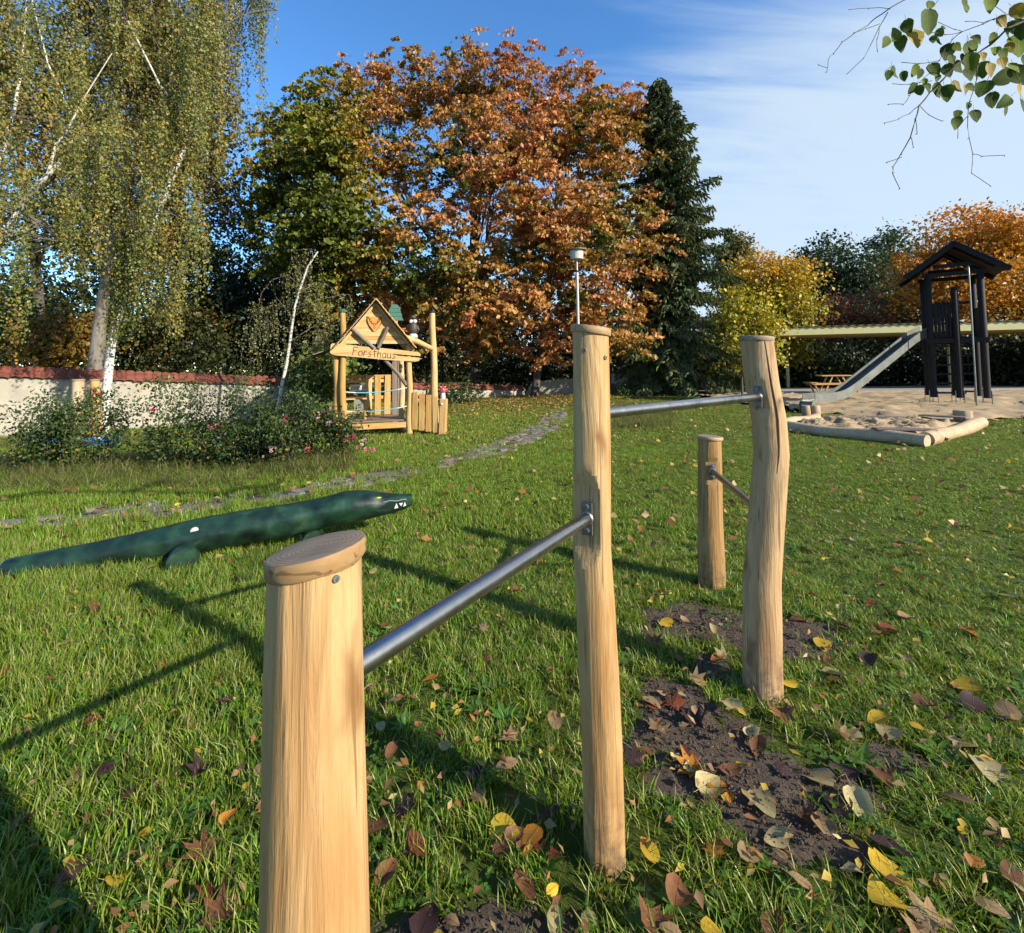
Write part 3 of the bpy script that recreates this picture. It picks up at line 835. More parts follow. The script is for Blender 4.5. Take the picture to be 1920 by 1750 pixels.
m2 = MB(); m2.tube([cskin(u, 0.42 + 0.05 * sin(u * 6), 0.001) for u in np.linspace(13.3, 15.3, 12)], 0.004, 6); m2.build('lip', 'croc_light', body, smooth=True)
m2 = MB(); e = cskin(12.9, 0.75, 0.0); m2.tube([e - side * 0.002 + axis * -0.028, e + side * .004 + axis * -0.012, e + side * 0.006 + axis * 0.006, e + axis * 0.026], [0.002, 0.010, 0.010, 0.002], 10); m2.build('eye', 'croc_eye', body, smooth=True)
m2 = MB(); e = cskin(5.0, 0.52, -0.004); m2.tube([e - side * 0.01, e + side * 0.004, e + side * 0.006], [0.03, 0.03, 0.026], 20); m2.build('bolt_cover', 'lamp_pole', body, smooth=True)
for (px_, py_, rr, Y_, ln) in ((340, 1066, 0.105, 3.64, 0.50), (588, 1014, 0.10, 4.05, 0.45)):
    e = at(px_, py_, Y_) - CT
    e.z = rr * 0.72
    dirl = Vector((0.48, -0.88, 0))
    m2 = MB(); m2.tube([e, e - dirl * 0.02, e - dirl * ln * 0.5, e - dirl * ln], [rr * 0.93, rr, rr, rr * 0.98], 22, jit=0.015)
    m2.build('support_log', 'croc_paint', croc, smooth=True)

# ================================================================== GARDEN WALL (left) with tiled coping
def wall_run(name, label, pts, thick, tile_w, mat='plaster'):
    """pts = list of (x, y, top height); coping of single tiles on both slopes"""
    base = Vector((pts[0][0], pts[0][1], 0))
    root = thing(name, label, 'wall', base)
    for (x0, y0, h0), (x1, y1, h1) in zip(pts[:-1], pts[1:]):
        a, b = Vector((x0, y0, 0)), Vector((x1, y1, 0)); d = (b - a); ln = d.length; d.normalize()
        n = Vector((d.y, -d.x, 0))                     # towards the camera side
        ha, hb = h0 - 0.30, h1 - 0.22
        mb = MB(); seg = max(2, int(ln / 0.5)); vs, fs = [], []
        rows = 5
        for i in range(seg + 1):
            u = i / seg; c = a.lerp(b, u); hh = ha + (hb - ha) * u
            for sgn in (1, -1):
                for j in range(rows + 1):
                    w_ = 0.012 * mnoise.noise(Vector((u * ln * 1.1, j * 0.9, sgn)))
                    vs.append(c + n * sgn * (thick / 2 + w_) + Vector((0, 0, -0.4 + (hh + 0.4) * j / rows)) - base)
        st = 2 * (rows + 1)
        for i in range(seg):
            for s_ in range(2):
                for j in range(rows):
                    q = i * st + s_ * (rows + 1) + j
                    f = (q, q + st, q + st + 1, q + 1); fs.append(f if s_ == 0 else f[::-1])
            q = i * st + rows; fs.append((q, q + st, q + st + rows + 1, q + rows + 1))
        for i in (0, seg):
            for j in range(rows):
                q = i * st + j; f = (q, q + 1, q + rows + 2, q + rows + 1); fs.append(f if i == 0 else f[::-1])
        mb.add(vs, fs); mb.build('plaster_wall', mat, root, smooth=False, origin=False)
        # coping tiles: slightly curved clay tiles, one shared mesh per slope
        nt_ = max(3, int(ln / tile_w))
        slope = math.atan2(hb - ha, ln)
        for sgn in (1, -1):
            tv, tf = [], []
            prof = [(-0.5, 0.0), (-0.28, 0.022), (0, 0.030), (0.28, 0.022), (0.5, 0.0)]
            run, rise = thick / 2 + 0.10, 0.24
            for k, (lo, z0) in enumerate(((0.0, 0.0), (1.0, 1.0))):
                for e in (0.0, -0.014):
                    for u_, z_ in prof:
                        wdt = tile_w * (1.04 if k == 0 else 0.96)
                        tv.append(Vector((u_ * wdt, -sgn * run * (1 - lo), rise * z0 + z_ + e)))
            m_ = len(prof)
            for i in range(m_ - 1):
                tf += [(i, i + 1, 2 * m_ + i + 1, 2 * m_ + i), (m_ + i, 3 * m_ + i, 3 * m_ + i + 1, m_ + i + 1), (i, m_ + i, m_ + i + 1, i + 1)]
            tf += [(0, 2 * m_, 3 * m_, m_), (m_ - 1, 2 * m_ - 1, 4 * m_ - 1, 3 * m_ - 1)]
            me = bpy.data.meshes.new('coping_tile'); me.from_pydata(tv, [], tf); me.materials.append(MATS['tile']); me.update()
            for i in range(nt_):
                u = (i + 0.5) / nt_; c = a.lerp(b, u)
                o = link('coping_tile', me, root, c + Vector((0, 0, ha + (hb - ha) * u + R.uniform(-.008, .008))) - base)
                o.rotation_euler = (R.uniform(-.03, .03), -slope + R.uniform(-.015, .015), math.atan2(d.y, d.x) + R.uniform(-.015, .015))
    return root
wa, wb_ = at(-420, 700, 9.2), at(0, 700, 11.3)
we = at(577, 712, 15.5)
wall1 = wall_run('garden_wall', 'plastered garden wall with red clay tile coping behind the rose bushes', [(wa.x, wa.y, 2.0), (wb_.x, wb_.y, at(0, 683, 11.3).z), (we.x, we.y, at(577, 711, 15.5).z)], 0.34, 0.19)
f0, f1, f2 = at(760, 730, 21.5), at(902, 735, 24.5), at(980, 730, 25.6)
wall2 = wall_run('garden_wall', 'low far garden wall with clay coping behind the leafy lawn under the maple', [(f0.x, f0.y, 0.95), (f2.x, f2.y, at(980, 724, 25.6).z)], 0.34, 0.3)
r0, r1_ = at(985, 740, 26.5), at(1076, 740, 26.5)
rm = MB(); rm.prism([Vector((r0.x, r0.y, -.1)), Vector((r1_.x, r1_.y, -.1)), Vector((r1_.x, r1_.y, at(1076, 710, 26.5).z)), Vector((r0.x + .4, r0.y, at(998, 716, 26.5).z)), Vector((r0.x, r0.y, 0.05))], (0, 1, 0), 0.3)
tag(rm.build('ramp_wall', 'plaster', None), 'pale plastered wall end with slanting shadow beside the far maple trunk', 'wall')

# ================================================================== FAR YARD: bin enclosure
e0 = at(1141, 742, 26.0); eb = Vector((e0.x, e0.y, 0))
enc = thing('bin_enclosure', 'small white bin enclosure with black gate frame left of the spruce trunk', 'enclosure', eb)
s_ = 26.0 / FPX
def lx(px): return (px - 1141) * s_
m2 = MB(); m2.box((lx(1168), 0.6, 0.55), (lx(1202) + 0.1, 0.08, 1.1)); m2.build('panel', 'white_paint', enc)
m2 = MB(); m2.prism([(lx(1188), -.2, 0), (lx(1206), -.2, 0), (lx(1212), -.2, 0.25), (lx(1213), -.2, 0.78), (lx(1190), -.2, 0.80), (lx(1190), -.2, 1.1), (lx(1186), -.2, 1.1)], (0, 1, 0), 0.06); m2.build('side_panel', 'white_paint', enc)
m2 = MB(); m2.box((lx(1196), -0.5, 0.27), (0.55, 0.5, 0.55), None, 0.01); m2.build('crate', 'orange_board', enc)
for px in (1144, 1183, 1186):
    m2 = MB(); m2.box((lx(px), -0.28, 0.62), (0.06, 0.06, 1.25)); m2.build('frame_post', 'black_paint', enc)
m2 = MB(); m2.box((lx(1164), -0.28, 1.15), (1.2, 0.05, 0.06)); m2.build('frame_rail', 'black_paint', enc)
for px, h_, mm in ((1154, 0.55, 'slate'), (1178, 0.7, 'slate')):
    m2 = MB(); m2.box((lx(px), 0.2, h_ / 2), (0.32, 0.3, h_), None, 0.02); m2.build('bin', mm, enc)

# ================================================================== STREET LAMP
lp = at(1086, 700, 18.2)
lamp = thing('park_lamp', 'pale park lamp with flat dark lid on a slim pole before the maple', 'street lamp', (lp.x, lp.y, 0))
ht = at(1083, 472, 18.2).z - 0.3
m2 = MB(); m2.tube([(0, 0, 0), (0, 0, 1.0), (0, 0, 1.02), (0, 0, ht - 0.45)], [0.075, 0.075, 0.055, 0.05], 12); m2.build('pole', 'lamp_pole', lamp, True)
m2 = MB(); m2.tube([(0, 0, ht - 0.47), (0, 0, ht)], 0.035, 10); m2.build('neck', 'lamp_pole', lamp, True)
m2 = MB(); m2.lathe([(0.07, 0), (0.075, 0.01), (0.075, 0.05), (0.06, 0.06)], (0, 0, ht - 0.49), 12); m2.build('collar', 'black_paint', lamp, True)
m2 = MB(); m2.lathe([(0.20, 0), (0.235, 0.02), (0.27, 0.34), (0.2, 0.35)], (0, 0, ht - 0.02), 20); m2.build('lamp_glass', 'lamp_glass', lamp, True)
m2 = MB(); m2.lathe([(0.37, 0.0), (0.36, 0.03), (0.15, 0.07), (0.02, 0.09)], (0, 0, ht + 0.335), 20); m2.build('lid', 'lamp_lid', lamp, True)

# ================================================================== PLAYHOUSE
H0 = gp(643, 823); H1 = gp(768, 815.5)
hd = (H1 - H0); HW = hd.length; HA = math.atan2(hd.y, hd.x)
house = thing('playhouse', 'honey coloured wooden playhouse with carved name board and stepped board roof', 'playhouse', (H0.x, H0.y, 0), HA)
HD = 1.55
def logpost(x, y, h, r, name='post', mat='honey_z', lean=(0, 0), r2=None, parent=house):
    mb = MB(); k = 9; ph = R.random() * 9
    pts = [(x + lean[0] * i / k + 0.014 * sin(i * 1.1 + ph), y + lean[1] * i / k + 0.014 * cos(i * 0.9 + ph), -0.1 + (h + 0.1) * i / k) for i in range(k + 1)]
    mb.tube(pts, [r + ((r2 or r * 0.86) - r) * i / k for i in range(k + 1)], 14, jit=0.02)
    return mb.build(name, mat, parent, True)
fp = logpost(0, 0, 2.78, 0.072); fp['label'] = 'tall front left post'
logpost(-0.13, 0.10, 1.95, 0.08)
logpost(HW, 0, 2.05, 0.075); logpost(HW - 0.12, 0.45, 1.9, 0.07)
logpost(0.0, HD, 2.0, 0.07); logpost(HW, HD, 2.0, 0.07)
tp_ = at(816, 740, 12.9); q = Matrix.Rotation(-HA, 3, 'Z') @ (Vector((tp_.x, tp_.y, 0)) - Vector((H0.x, H0.y, 0)))
TZ = at(810, 588, 12.9).z
tpo = logpost(q.x, q.y, TZ, 0.105, lean=(-0.06, 0), r2=0.075); tpo['label'] = 'tall free standing post on the right'
for (x, y, z, mm) in ((0, 0, 2.80, 'green_board'), (HW, 0, 2.07, 'green_board'), (q.x - 0.06, q.y, TZ + 0.02, 'black_paint')):
    m2 = MB(); m2.lathe([(0.07, 0), (0.10, 0.0), (0.085, 0.04), (0.02, 0.075)], (x, y, z - 0.01), 10); m2.build('post_cap', mm, house)
# deck boards
for i in range(9):
    y = 0.02 + i * 0.165
    m2 = MB(); m2.box((HW / 2, y + 0.08, 0.335 + R.uniform(-.003, .003)), (HW - 0.12, 0.155, 0.032), None, 0.004); m2.build('deck_board', 'grey_x', house)
m2 = MB(); m2.box((HW / 2, -0.01, 0.24), (HW - 0.10, 0.045, 0.13), None, 0.006); m2.build('deck_fascia', 'honey_x', house)
m2 = MB(); m2.box((HW / 2, HD, 0.24), (HW - 0.10, 0.045, 0.13), None, 0.006); m2.build('deck_fascia', 'honey_x', house)
# roof: apex and eaves, each slope a flight of overlapping boards
AX, AZ, EZ = HW / 2 - 0.03, 3.06, 1.98
hw = HW / 2 + 0.14
NB = 13
for sgn in (-1, 1):
    for i in range(NB):
        u0, u1 = i / NB, (i + 1.28) / NB
        a = Vector((AX + sgn * hw * u0, 0, AZ - (AZ - EZ) * u0)); b = Vector((AX + sgn * hw * u1, 0, AZ - (AZ - EZ) * u1 + 0.022))
        d = (b - a); ln = d.length; d.normalize(); nr = Vector((-d.z, 0, d.x)) * (1 if d.x > 0 else -1)
        mt = Matrix((d, Vector((0, 1, 0)), nr)).transposed()
        m2 = MB(); m2.box((a + b) / 2 + Vector((0, HD / 2 - 0.02 + R.uniform(-.01, .01), 0)) + nr * 0.012, (ln, HD + 0.42, 0.024), mt, 0.003)
        m2.build('roof_board', 'grey_y' if sgn < 0 else 'honey_y', house)
    # pale sawn ends along the verge
    for i in range(NB):
        u0, u1 = i / NB, (i + 1.2) / NB
        a = Vector((AX + sgn * hw * u0, -0.245, AZ - (AZ - EZ) * u0 + 0.012)); b = Vector((AX + sgn * hw * u1, -0.245, AZ - (AZ - EZ) * u1 + 0.03))
        m2 = MB(); m2.beam(a, b, 0.012, 0.034, (0, 1, 0)); m2.v = [v for v in m2.v]; m2.build('verge_strip', 'honey_x', house)
    m2 = MB(); m2.beam((AX, -0.06, AZ - 0.07), (AX + sgn * hw * 0.98, -0.06, EZ - 0.05), 0.05, 0.07, (0, 1, 0)); m2.build('rafter', 'honey_x', house)
m2 = MB(); m2.beam((AX, -0.2, AZ + 0.025), (AX, HD + 0.2, AZ + 0.025), 0.07, 0.03); m2.build('ridge_board', 'grey_y', house)
# gable planks
GZ0 = 2.09
k = 0
z = GZ0
while z < AZ - 0.12:
    h_ = 0.088
    u0 = (AZ - z - 0.03) / (AZ - EZ); u1 = (AZ - z - h_ - 0.03) / (AZ - EZ)
    xa, xb = hw * min(u0, 1.0) - 0.02, hw * min(max(u1, 0.02), 1.0) - 0.02
    xa, xb = max(xa, 0.03), max(xb, 0.02)
    m2 = MB(); yy = -0.03 + 0.006 * (k % 2)
    m2.prism([(AX - xa, yy, z), (AX + xa, yy, z), (AX + xb, yy, z + h_ - 0.004), (AX - xb, yy, z + h_ - 0.004)], (0, 1, 0), 0.028)
    m2.build('gable_plank', 'honey_x', house); z += h_; k += 1
# V struts in front of the gable
for (xa, za, xb, zb) in ((AX - 0.50, 2.42, AX - 0.03, 1.98), (AX + 0.26, 2.46, AX + 0.05, 1.98)):
    m2 = MB(); m2.tube([(xa, -0.10, za), ((xa + xb) / 2, -0.11, (za + zb) / 2 - 0.01), (xb, -0.12, zb)], 0.042, 10, jit=0.03); m2.build('strut', 'grey_z', house, True)
m2 = MB(); m2.tube([(AX + 0.20, -0.04, 1.72), (AX + 0.5, -0.02, 1.4), (AX + 0.68, 0.0, 1.14)], 0.045, 10, jit=0.03); m2.build('strut', 'grey_z', house, True)
# carved name board: split log forked at its right end
b0, b1_ = Vector((-0.26, -0.115, 1.96)), Vector((HW + 0.24, -0.115, 1.78))
bx = (b1_ - b0).normalized(); bz = Vector((-bx.z, 0, bx.x)); BL = (b1_ - b0).length
def bp(u, v, y=0.0): return b0 + bx * u + bz * v + Vector((0, y, 0))
top_ = [(0.0, 0.10), (0.03, 0.135), (0.12, 0.14), (0.4, 0.13), (0.8, 0.125), (1.2, 0.125), (BL - 0.06, 0.11), (BL - 0.01, 0.08), (BL, 0.03)]
bot_ = [(BL, 0.02), (BL - 0.5, 0.022), (BL - 0.62, 0.004), (BL - 0.5, -0.014), (BL - 0.005, -0.02), (BL - 0.02, -0.09), (BL - 0.1, -0.115), (1.2, -0.13), (0.8, -0.125), (0.4, -0.12), (0.12, -0.12), (0.02, -0.10), (0.0, -0.05)]
m2 = MB(); m2.prism([bp(u, v) for u, v in top_ + bot_], (0, 1, 0), 0.05)
board = m2.build('name_board', 'honey_x', house, origin=False); board['label'] = 'name board carved with the word Forsthaus'
GL = {'F': [[(0, 0), (0.05, 1)], [(0.05, 1), (0.55, 1.0)], [(0.02, 0.55), (0.42, 0.58)]],
      'o': [[(0.25 + 0.23 * cos(a), 0.3 + 0.3 * sin(a)) for a in np.linspace(0, 2 * pi, 13)]],
      'r': [[(0.05, 0), (0.08, 0.62)], [(0.08, 0.4), (0.2, 0.58), (0.4, 0.55)]],
      's': [[(0.4, 0.55), (0.25, 0.62), (0.08, 0.5), (0.15, 0.36), (0.34, 0.27), (0.38, 0.12), (0.22, 0.0), (0.03, 0.06)]],
      't': [[(0.2, 1.0), (0.17, 0.12), (0.25, 0.0), (0.38, 0.03)], [(0.0, 0.68), (0.42, 0.7)]],
      'h': [[(0.05, 1.05), (0.03, 0)], [(0.04, 0.4), (0.2, 0.58), (0.36, 0.5), (0.38, 0)]],
      'a': [[(0.4, 0.55), (0.2, 0.6), (0.04, 0.42), (0.04, 0.15), (0.2, 0.0), (0.4, 0.15), (0.41, 0.58), (0.45, 0.0)]],
      'u': [[(0.05, 0.6), (0.05, 0.15), (0.2, 0.0), (0.38, 0.12)], [(0.4, 0.6), (0.41, 0.0)]]}
m2 = MB(); cx = 0.47; SC = 0.185
for ch in 'Forsthaus':
    for st in GL[ch]:
        m2.tube([bp(cx + a * SC, -0.09 + b * SC * 1.0, -0.001) for a, b in st], 0.0085, 5)
    cx += (0.62 if ch == 'F' else 0.58) * SC + (0.0 if ch not in 'rt' else -0.01)
m2.build('lettering', 'brown_line', board, origin=False)
# stag emblem
ex, ez = AX - 0.02, 2.56
def ep(u, v, y=-0.055): return Vector((ex + u, y, ez + v))
m2 = MB(); m2.prism([ep(-.15, .15), ep(-.16, .05), ep(-.12, -.06), ep(-.03, -.19), ep(0, -.20), ep(.03, -.19), ep(.12, -.06), ep(.16, .05), ep(.15, .15), ep(.05, .12), ep(-.05, .12)][::-1], (0, 1, 0), 0.018)
emb = m2.build('stag_emblem', 'emblem', house, origin=False)
m2 = MB()
for sgn in (-1, 1):
    m2.tube([ep(sgn * a, b, -0.057) for a, b in ((.01, -.03), (.06, -.01), (.10, .04), (.13, .13))], 0.010, 6)
    m2.tube([ep(sgn * .07, 0.0, -.057), ep(sgn * .06, .05, -.057)], 0.008, 6); m2.tube([ep(sgn * .105, .05, -.057), ep(sgn * .085, .10, -.057)], 0.008, 6)
    m2.tube([ep(sgn * a, b, -.057) for a, b in ((.15, .14), (.155, .05), (.12, -.06), (.03, -.18))], 0.006, 6)
m2.build('antlers', 'brown_line', emb, origin=False)
m2 = MB(); m2.prism([ep(-.035, -.02, -.06), ep(-.02, -.13, -.06), ep(0, -.16, -.06), ep(.02, -.13, -.06), ep(.035, -.02, -.06), ep(0, 0, -.06)][::-1], (0, 1, 0), 0.012); m2.build('stag_head', 'pink_nose', emb, origin=False)
# ropes
for z in (1.02, 0.60):
    for (ua, ub, mm) in ((0.0, 0.16, 'rope_white'), (0.16, 0.84, 'rope_blue'), (0.84, 1.0, 'rope_white')):
        m2 = MB(); m2.tube([(0.06 + (HW - 0.12) * u, -0.01, z - 0.055 * (1 - (2 * u - 1) ** 2) + 0.06 * u) for u in np.linspace(ua, ub, 7)], 0.013, 7); m2.build('rope', mm, house, True)
# back wall: rails, pickets, bench, slate board
for z in (1.33, 1.22, 0.80):
    m2 = MB(); m2.box((HW / 2, HD - 0.06, z), (HW - 0.1, 0.03, 0.085), None, 0.004); m2.build('rail', 'honey_x', house)
for i, x in enumerate((0.62, 0.84, 1.08)):
    m2 = MB(); m2.box((x, HD - 0.10, 0.86), (0.15, 0.028, 1.0), Matrix.Rotation(R.uniform(-.035, .035), 3, 'Y'), 0.004); m2.build('picket', 'honey_z', house)
for x in (1.26, 1.40):
    m2 = MB(); m2.box((x, HD - 0.11, 0.95), (0.13, 0.028, 1.75), None, 0.004); m2.build('picket', 'grey_z', house)
m2 = MB(); m2.box((0.30, HD - 0.35, 0.80), (0.52, 0.36, 0.035), None, 0.005); m2.build('table_top', 'honey_x', house)
for x in (0.08, 0.5):
    m2 = MB(); m2.box((x, HD - 0.35, 0.57), (0.06, 0.06, 0.43), None, 0.004); m2.build('table_leg', 'honey_z', house)
m2 = MB(); m2.box((0.28, 0.62, 0.52), (0.56, 0.22, 0.05), None, 0.006); m2.build('bench_seat', 'honey_x', house)
for x in (0.06, 0.5):
    m2 = MB(); m2.box((x, 0.62, 0.42), (0.05, 0.18, 0.14)); m2.build('bench_leg', 'honey_z', house)
m2 = MB(); m2.box((0.36, HD - 0.57, 0.66), (0.22, 0.02, 0.26), None, 0.004); m2.build('slate_board', 'slate', house)
m2 = MB(); m2.box((0.36, HD - 0.09, 1.06), (0.40, 0.02, 0.16)); wb2 = m2.build('message_board', 'white_paint', house)
m2 = MB()
for i in range(6):
    x = 0.20 + i * 0.062
    m2.tube([(x, HD - 0.103, 1.0 + 0.01 * (i % 2)), (x + 0.02, HD - 0.103, 1.10), (x + 0.04, HD - 0.103, 1.02)], 0.006, 4)
m2.build('lettering', 'black_paint', wb2, world=False).location -= wb2.location
# left side: boarding of the lean-to and its small roof
for i in range(5):
    m2 = MB(); m2.box((-0.16, 0.42 + i * 0.25, 0.95), (0.03, 0.22, 1.9), None, 0.004); m2.build('side_board', 'grey_z', house)
for i in range(5):
    m2 = MB(); m2.box((-0.18 - i * 0.10, HD / 2 + 0.25, 2.02 - i * 0.035), (0.12, HD - 0.2, 0.02), Matrix.Rotation(-0.3, 3, 'Y')); m2.build('side_roof_board', 'grey_y', house)
m2 = MB(); m2.box((-0.185, 0.50, 1.45), (0.02, 0.12, 0.2), None, 0.004); m2.build('notice_plate', 'white_paint', house)
# little tree shaped chimney
cx0, cy0 = AX + 0.50, 0.75
m2 = MB(); m2.box((cx0, cy0, 2.45), (0.14, 0.1, 0.6), None, 0.006); ch_ = m2.build('chimney_post', 'honey_z', house)
for i, (wA, wB) in enumerate(((0.34, 0.42), (0.30, 0.36), (0.24, 0.30), (0.13, 0.23))):
    z0 = 2.70 + i * 0.098
    m2 = MB(); m2.prism([(cx0 - wB / 2, cy0 - 0.065, z0), (cx0 + wB / 2, cy0 - 0.065, z0), (cx0 + wA / 2, cy0 - 0.065, z0 + 0.092), (cx0 - wA / 2, cy0 - 0.065, z0 + 0.092)], (0, 1, 0), 0.13); m2.build('tree_board', 'green_board', house)
# log arm to the tall post carrying the owl
armA, armB = Vector((HW - 0.06, 0.35, 2.25)), Vector((q.x - 0.05, q.y, 2.06))
m2 = MB(); m2.tube([armA.lerp(armB, u) + Vector((0, 0, 0.02 * sin(u * 5))) for u in np.linspace(0, 1.05, 8)], [0.075, 0.08, 0.08, 0.075, 0.07, 0.068, 0.066, 0.06], 12, jit=0.03); m2.build('log_arm', 'honey_x', house, True)
# owl figure (stands on the arm)
ow = Matrix.Rotation(HA, 3, 'Z') @ armA.lerp(armB, 0.28) + Vector((H0.x, H0.y, 0.08))
owl = thing('owl_figure', 'small carved brown owl with white face and base on the log arm', 'figure', ow)
m2 = MB(); m2.lathe([(0.10, 0), (0.11, 0.03), (0.095, 0.08), (0.06, 0.10)], (0, 0, 0), 14); m2.build('base', 'white_paint', owl, True)
m2 = MB(); m2.lathe([(0.06, 0.0), (0.105, 0.06), (0.115, 0.14), (0.10, 0.21), (0.085, 0.24), (0.095, 0.28), (0.098, 0.34), (0.08, 0.39), (0.03, 0.41)], (0, 0, 0.09), 16); m2.build('body', 'owl_brown', owl, True)
for sx in (-1, 1):
    m2 = MB(); c_ = Vector((sx * 0.045 + 0.02, -0.088, 0.40)); m2.tube([c_ + Vector((0, 0.02, 0)), c_ + Vector((0, -0.006, 0)), c_ + Vector((0, -0.012, 0))], [0.045, 0.045, 0.03], 12); m2.build('eye_patch', 'white_paint', owl, True)
    m2 = MB(); m2.tube([(sx * 0.10, 0.0, 0.30), (sx * 0.125, -0.01, 0.20), (sx * 0.08, 0.01, 0.11)], [0.02, 0.04, 0.012], 8); m2.build('wing', 'owl_brown', owl, True)
m2 = MB(); m2.tube([(0.02, -0.09, 0.385), (0.02, -0.13, 0.35)], [0.016, 0.003], 8); m2.build('beak', 'black_paint', owl, True)
m2 = MB(); m2.lathe([(0.12, 0), (0.125, 0.012), (0.075, 0.02), (0.07, 0.07), (0.03, 0.08)], (0, 0, 0.475), 14); m2.build('hat', 'owl_brown', owl, True)

# fence between house and mushroom post
F1 = gp(831, 815); fl = Matrix.Rotation(-HA, 3, 'Z') @ (Vector((F1.x, F1.y, 0)) - Vector((H0.x, H0.y, 0)))
fs_, fe = Vector((HW + 0.06, -0.03, 0)), Vector((fl.x, fl.y, 0))
fence = thing('picket_fence', 'short honey coloured picket fence at the right of the playhouse', 'fence', Vector((H0.x, H0.y, 0)) + Matrix.Rotation(HA, 3, 'Z') @ fs_)
A_ = Vector((0, 0, 0)); B_ = Matrix.Rotation(HA, 3, 'Z') @ (fe - fs_)
fd = B_.normalized(); fn = Vector((fd.y, -fd.x, 0)); FLN = B_.length
mtf = Matrix((fd, -fn, Vector((0, 0, 1)))).transposed()
for z0, z1 in ((0.88, 0.78), (0.26, 0.22)):
    m2 = MB(); m2.beam(A_ + Vector((0, 0, z0)), B_ * 0.93 + Vector((0, 0, z1)), 0.04, 0.07); m2.build('rail', 'honey_x', fence)
for i in range(4):
    u = 0.10 + i * 0.22; c_ = A_.lerp(B_, u) + fn * 0.036 + Vector((0, 0, 0.55 - 0.03 * i))
    m2 = MB(); m2.box(c_, (0.125, 0.03, 0.86 - 0.012 * i), mtf @ Matrix.Rotation(R.uniform(-.03, .03), 3, 'Y'), 0.005); m2.build('picket', 'honey_z', fence)
m2 = MB(); m2.box(B_ + Vector((0, 0, 0.40)), (0.17, 0.16, 0.84), mtf @ Matrix.Rotation(0.05, 3, 'Y'), 0.02); m2.build('end_post', 'honey_z', fence)
m2 = MB(); c_ = B_ + fn * 0.085 + Vector((0.0, 0, 0.70)); m2.tube([c_, c_ + fn * 0.012], 0.03, 12); m2.build('round_badge', 'white_paint', fence)
mu = fence.matrix_basis.translation + B_ + Vector((0, 0, 0.82))
mush = thing('mushroom_figure', 'red and white toadstool figure on top of the fence end post', 'figure', mu)
m2 = MB(); m2.lathe([(0.055, 0), (0.06, 0.02), (0.05, 0.14), (0.045, 0.17)], (0, 0, 0), 12); m2.build('stem', 'white_paint', mush, True)
m2 = MB(); m2.lathe([(0.06, 0), (0.10, 0.0), (0.105, 0.03), (0.085, 0.08), (0.045, 0.115), (0.01, 0.125)], (0, 0, 0.155), 16); m2.build('cap', 'red_paint', mush, True)
for i in range(9):
    a = R.uniform(0, 2 * pi); e = R.choice((0.35, 0.8, 1.2)); c_ = Vector((cos(a) * 0.10 * cos(e * 0.8), sin(a) * 0.10 * cos(e * 0.8), 0.18 + 0.10 * sin(e))); dn = (c_ - Vector((0, 0, 0.14))).normalized()
    m2 = MB(); m2.tube([c_ - dn * 0.01, c_ + dn * 0.004], 0.014, 7); m2.build('spot', 'white_paint', mush)

# ================================================================== TWO POSTS AND BLUE TUBS AT THE WALL
for i, (px, pt, pb, Y, rr, lab) in enumerate(((147, 711, 834, 10.1, 0.105, 'left of two stubby wooden posts by the garden wall'), (178, 711, 828, 10.3, 0.085, 'orange toned right one of two stubby posts beside the birch'))):
    b_ = at(px - 4 if i == 0 else px + 3, pb, Y); tpz = at(px, pt, Y)
    t_ = thing('wooden_post', lab, 'post', (b_.x, b_.y, 0))
    m2 = MB(); m2.tube([(0, 0, -.1), (0.0, 0, 0.5), (tpz.x - b_.x, 0, tpz.z - 0.04)], [rr * 1.05, rr, rr * 0.95], 14, jit=0.02); m2.build('shaft', 'honey_z' if i else 'logz', t_, True)
    m2 = MB(); m2.lathe([(rr * 1.06, 0), (rr * 1.1, 0.01), (rr * 1.08, 0.035), (rr * 0.9, 0.04)], (tpz.x - b_.x, 0, tpz.z - 0.04), 16); m2.build('cap', 'cap', t_, True)
    if i:
        m2 = MB(); c_ = Vector((-0.06, -0.09, at(175, 745, Y).z)); m2.lathe([(0.01, -.04), (0.045, -.02), (0.045, .03), (0.01, .05)], c_, 10); m2.build('ornament', 'black_paint', t_, True)
        m2 = MB(); m2.lathe([(0.02, 0), (0.05, 0.02), (0.06, 0.05), (0.01, 0.07)], Vector((0.10, -0.06, at(195, 742, Y).z)), 10); m2.build('toadstool', 'red_paint', t_, True)
for px, lab in ((192, 'blue plastic tub lying right of the two posts at the wall'), (112, 'blue plastic tub half hidden by the left rose bush')):
    b_ = at(px, 826, 9.9)
    m2 = MB(); m2.lathe([(0.20, 0.0), (0.25, 0.01), (0.29, 0.15), (0.32, 0.16), (0.32, 0.19), (0.28, 0.18), (0.24, 0.03)], (b_.x, b_.y, 0.0), 22)
    tag(m2.build('blue_tub', 'blue_plastic', None, True), lab, 'tub')

# ================================================================== SANDBOX OF LOGS
q0, q1, q2, q3 = gp(1452, 806), gp(1530, 790), gp(1822, 800), gp(1735, 838)
sb = thing('log_sandbox', 'low sandbox framed by barkless pale logs in front of the climbing tower', 'sandbox', ((q0.x + q2.x) / 2, (q0.y + q2.y) / 2, 0))
ST = sb.matrix_basis.translation
def sblog(a, b, r, mat, lab):
    a, b = Vector(a), Vector(b); n_ = 10; ph = R.random() * 9
    pts = [a.lerp(b, i / n_) + Vector((0, 0, r * 0.72 + 0.015 * sin(i * 0.8 + ph))) + Vector((0.02 * sin(i + ph), 0.02 * cos(i * .7 + ph), 0)) for i in range(n_ + 1)]
    m2 = MB(); m2.tube([p_ - ST for p_ in pts], [r * (0.94 + 0.06 * sin(i + ph)) for i in range(n_ + 1)], 16, jit=0.015); o = m2.build('frame_log', mat, sb, True); o['label'] = lab
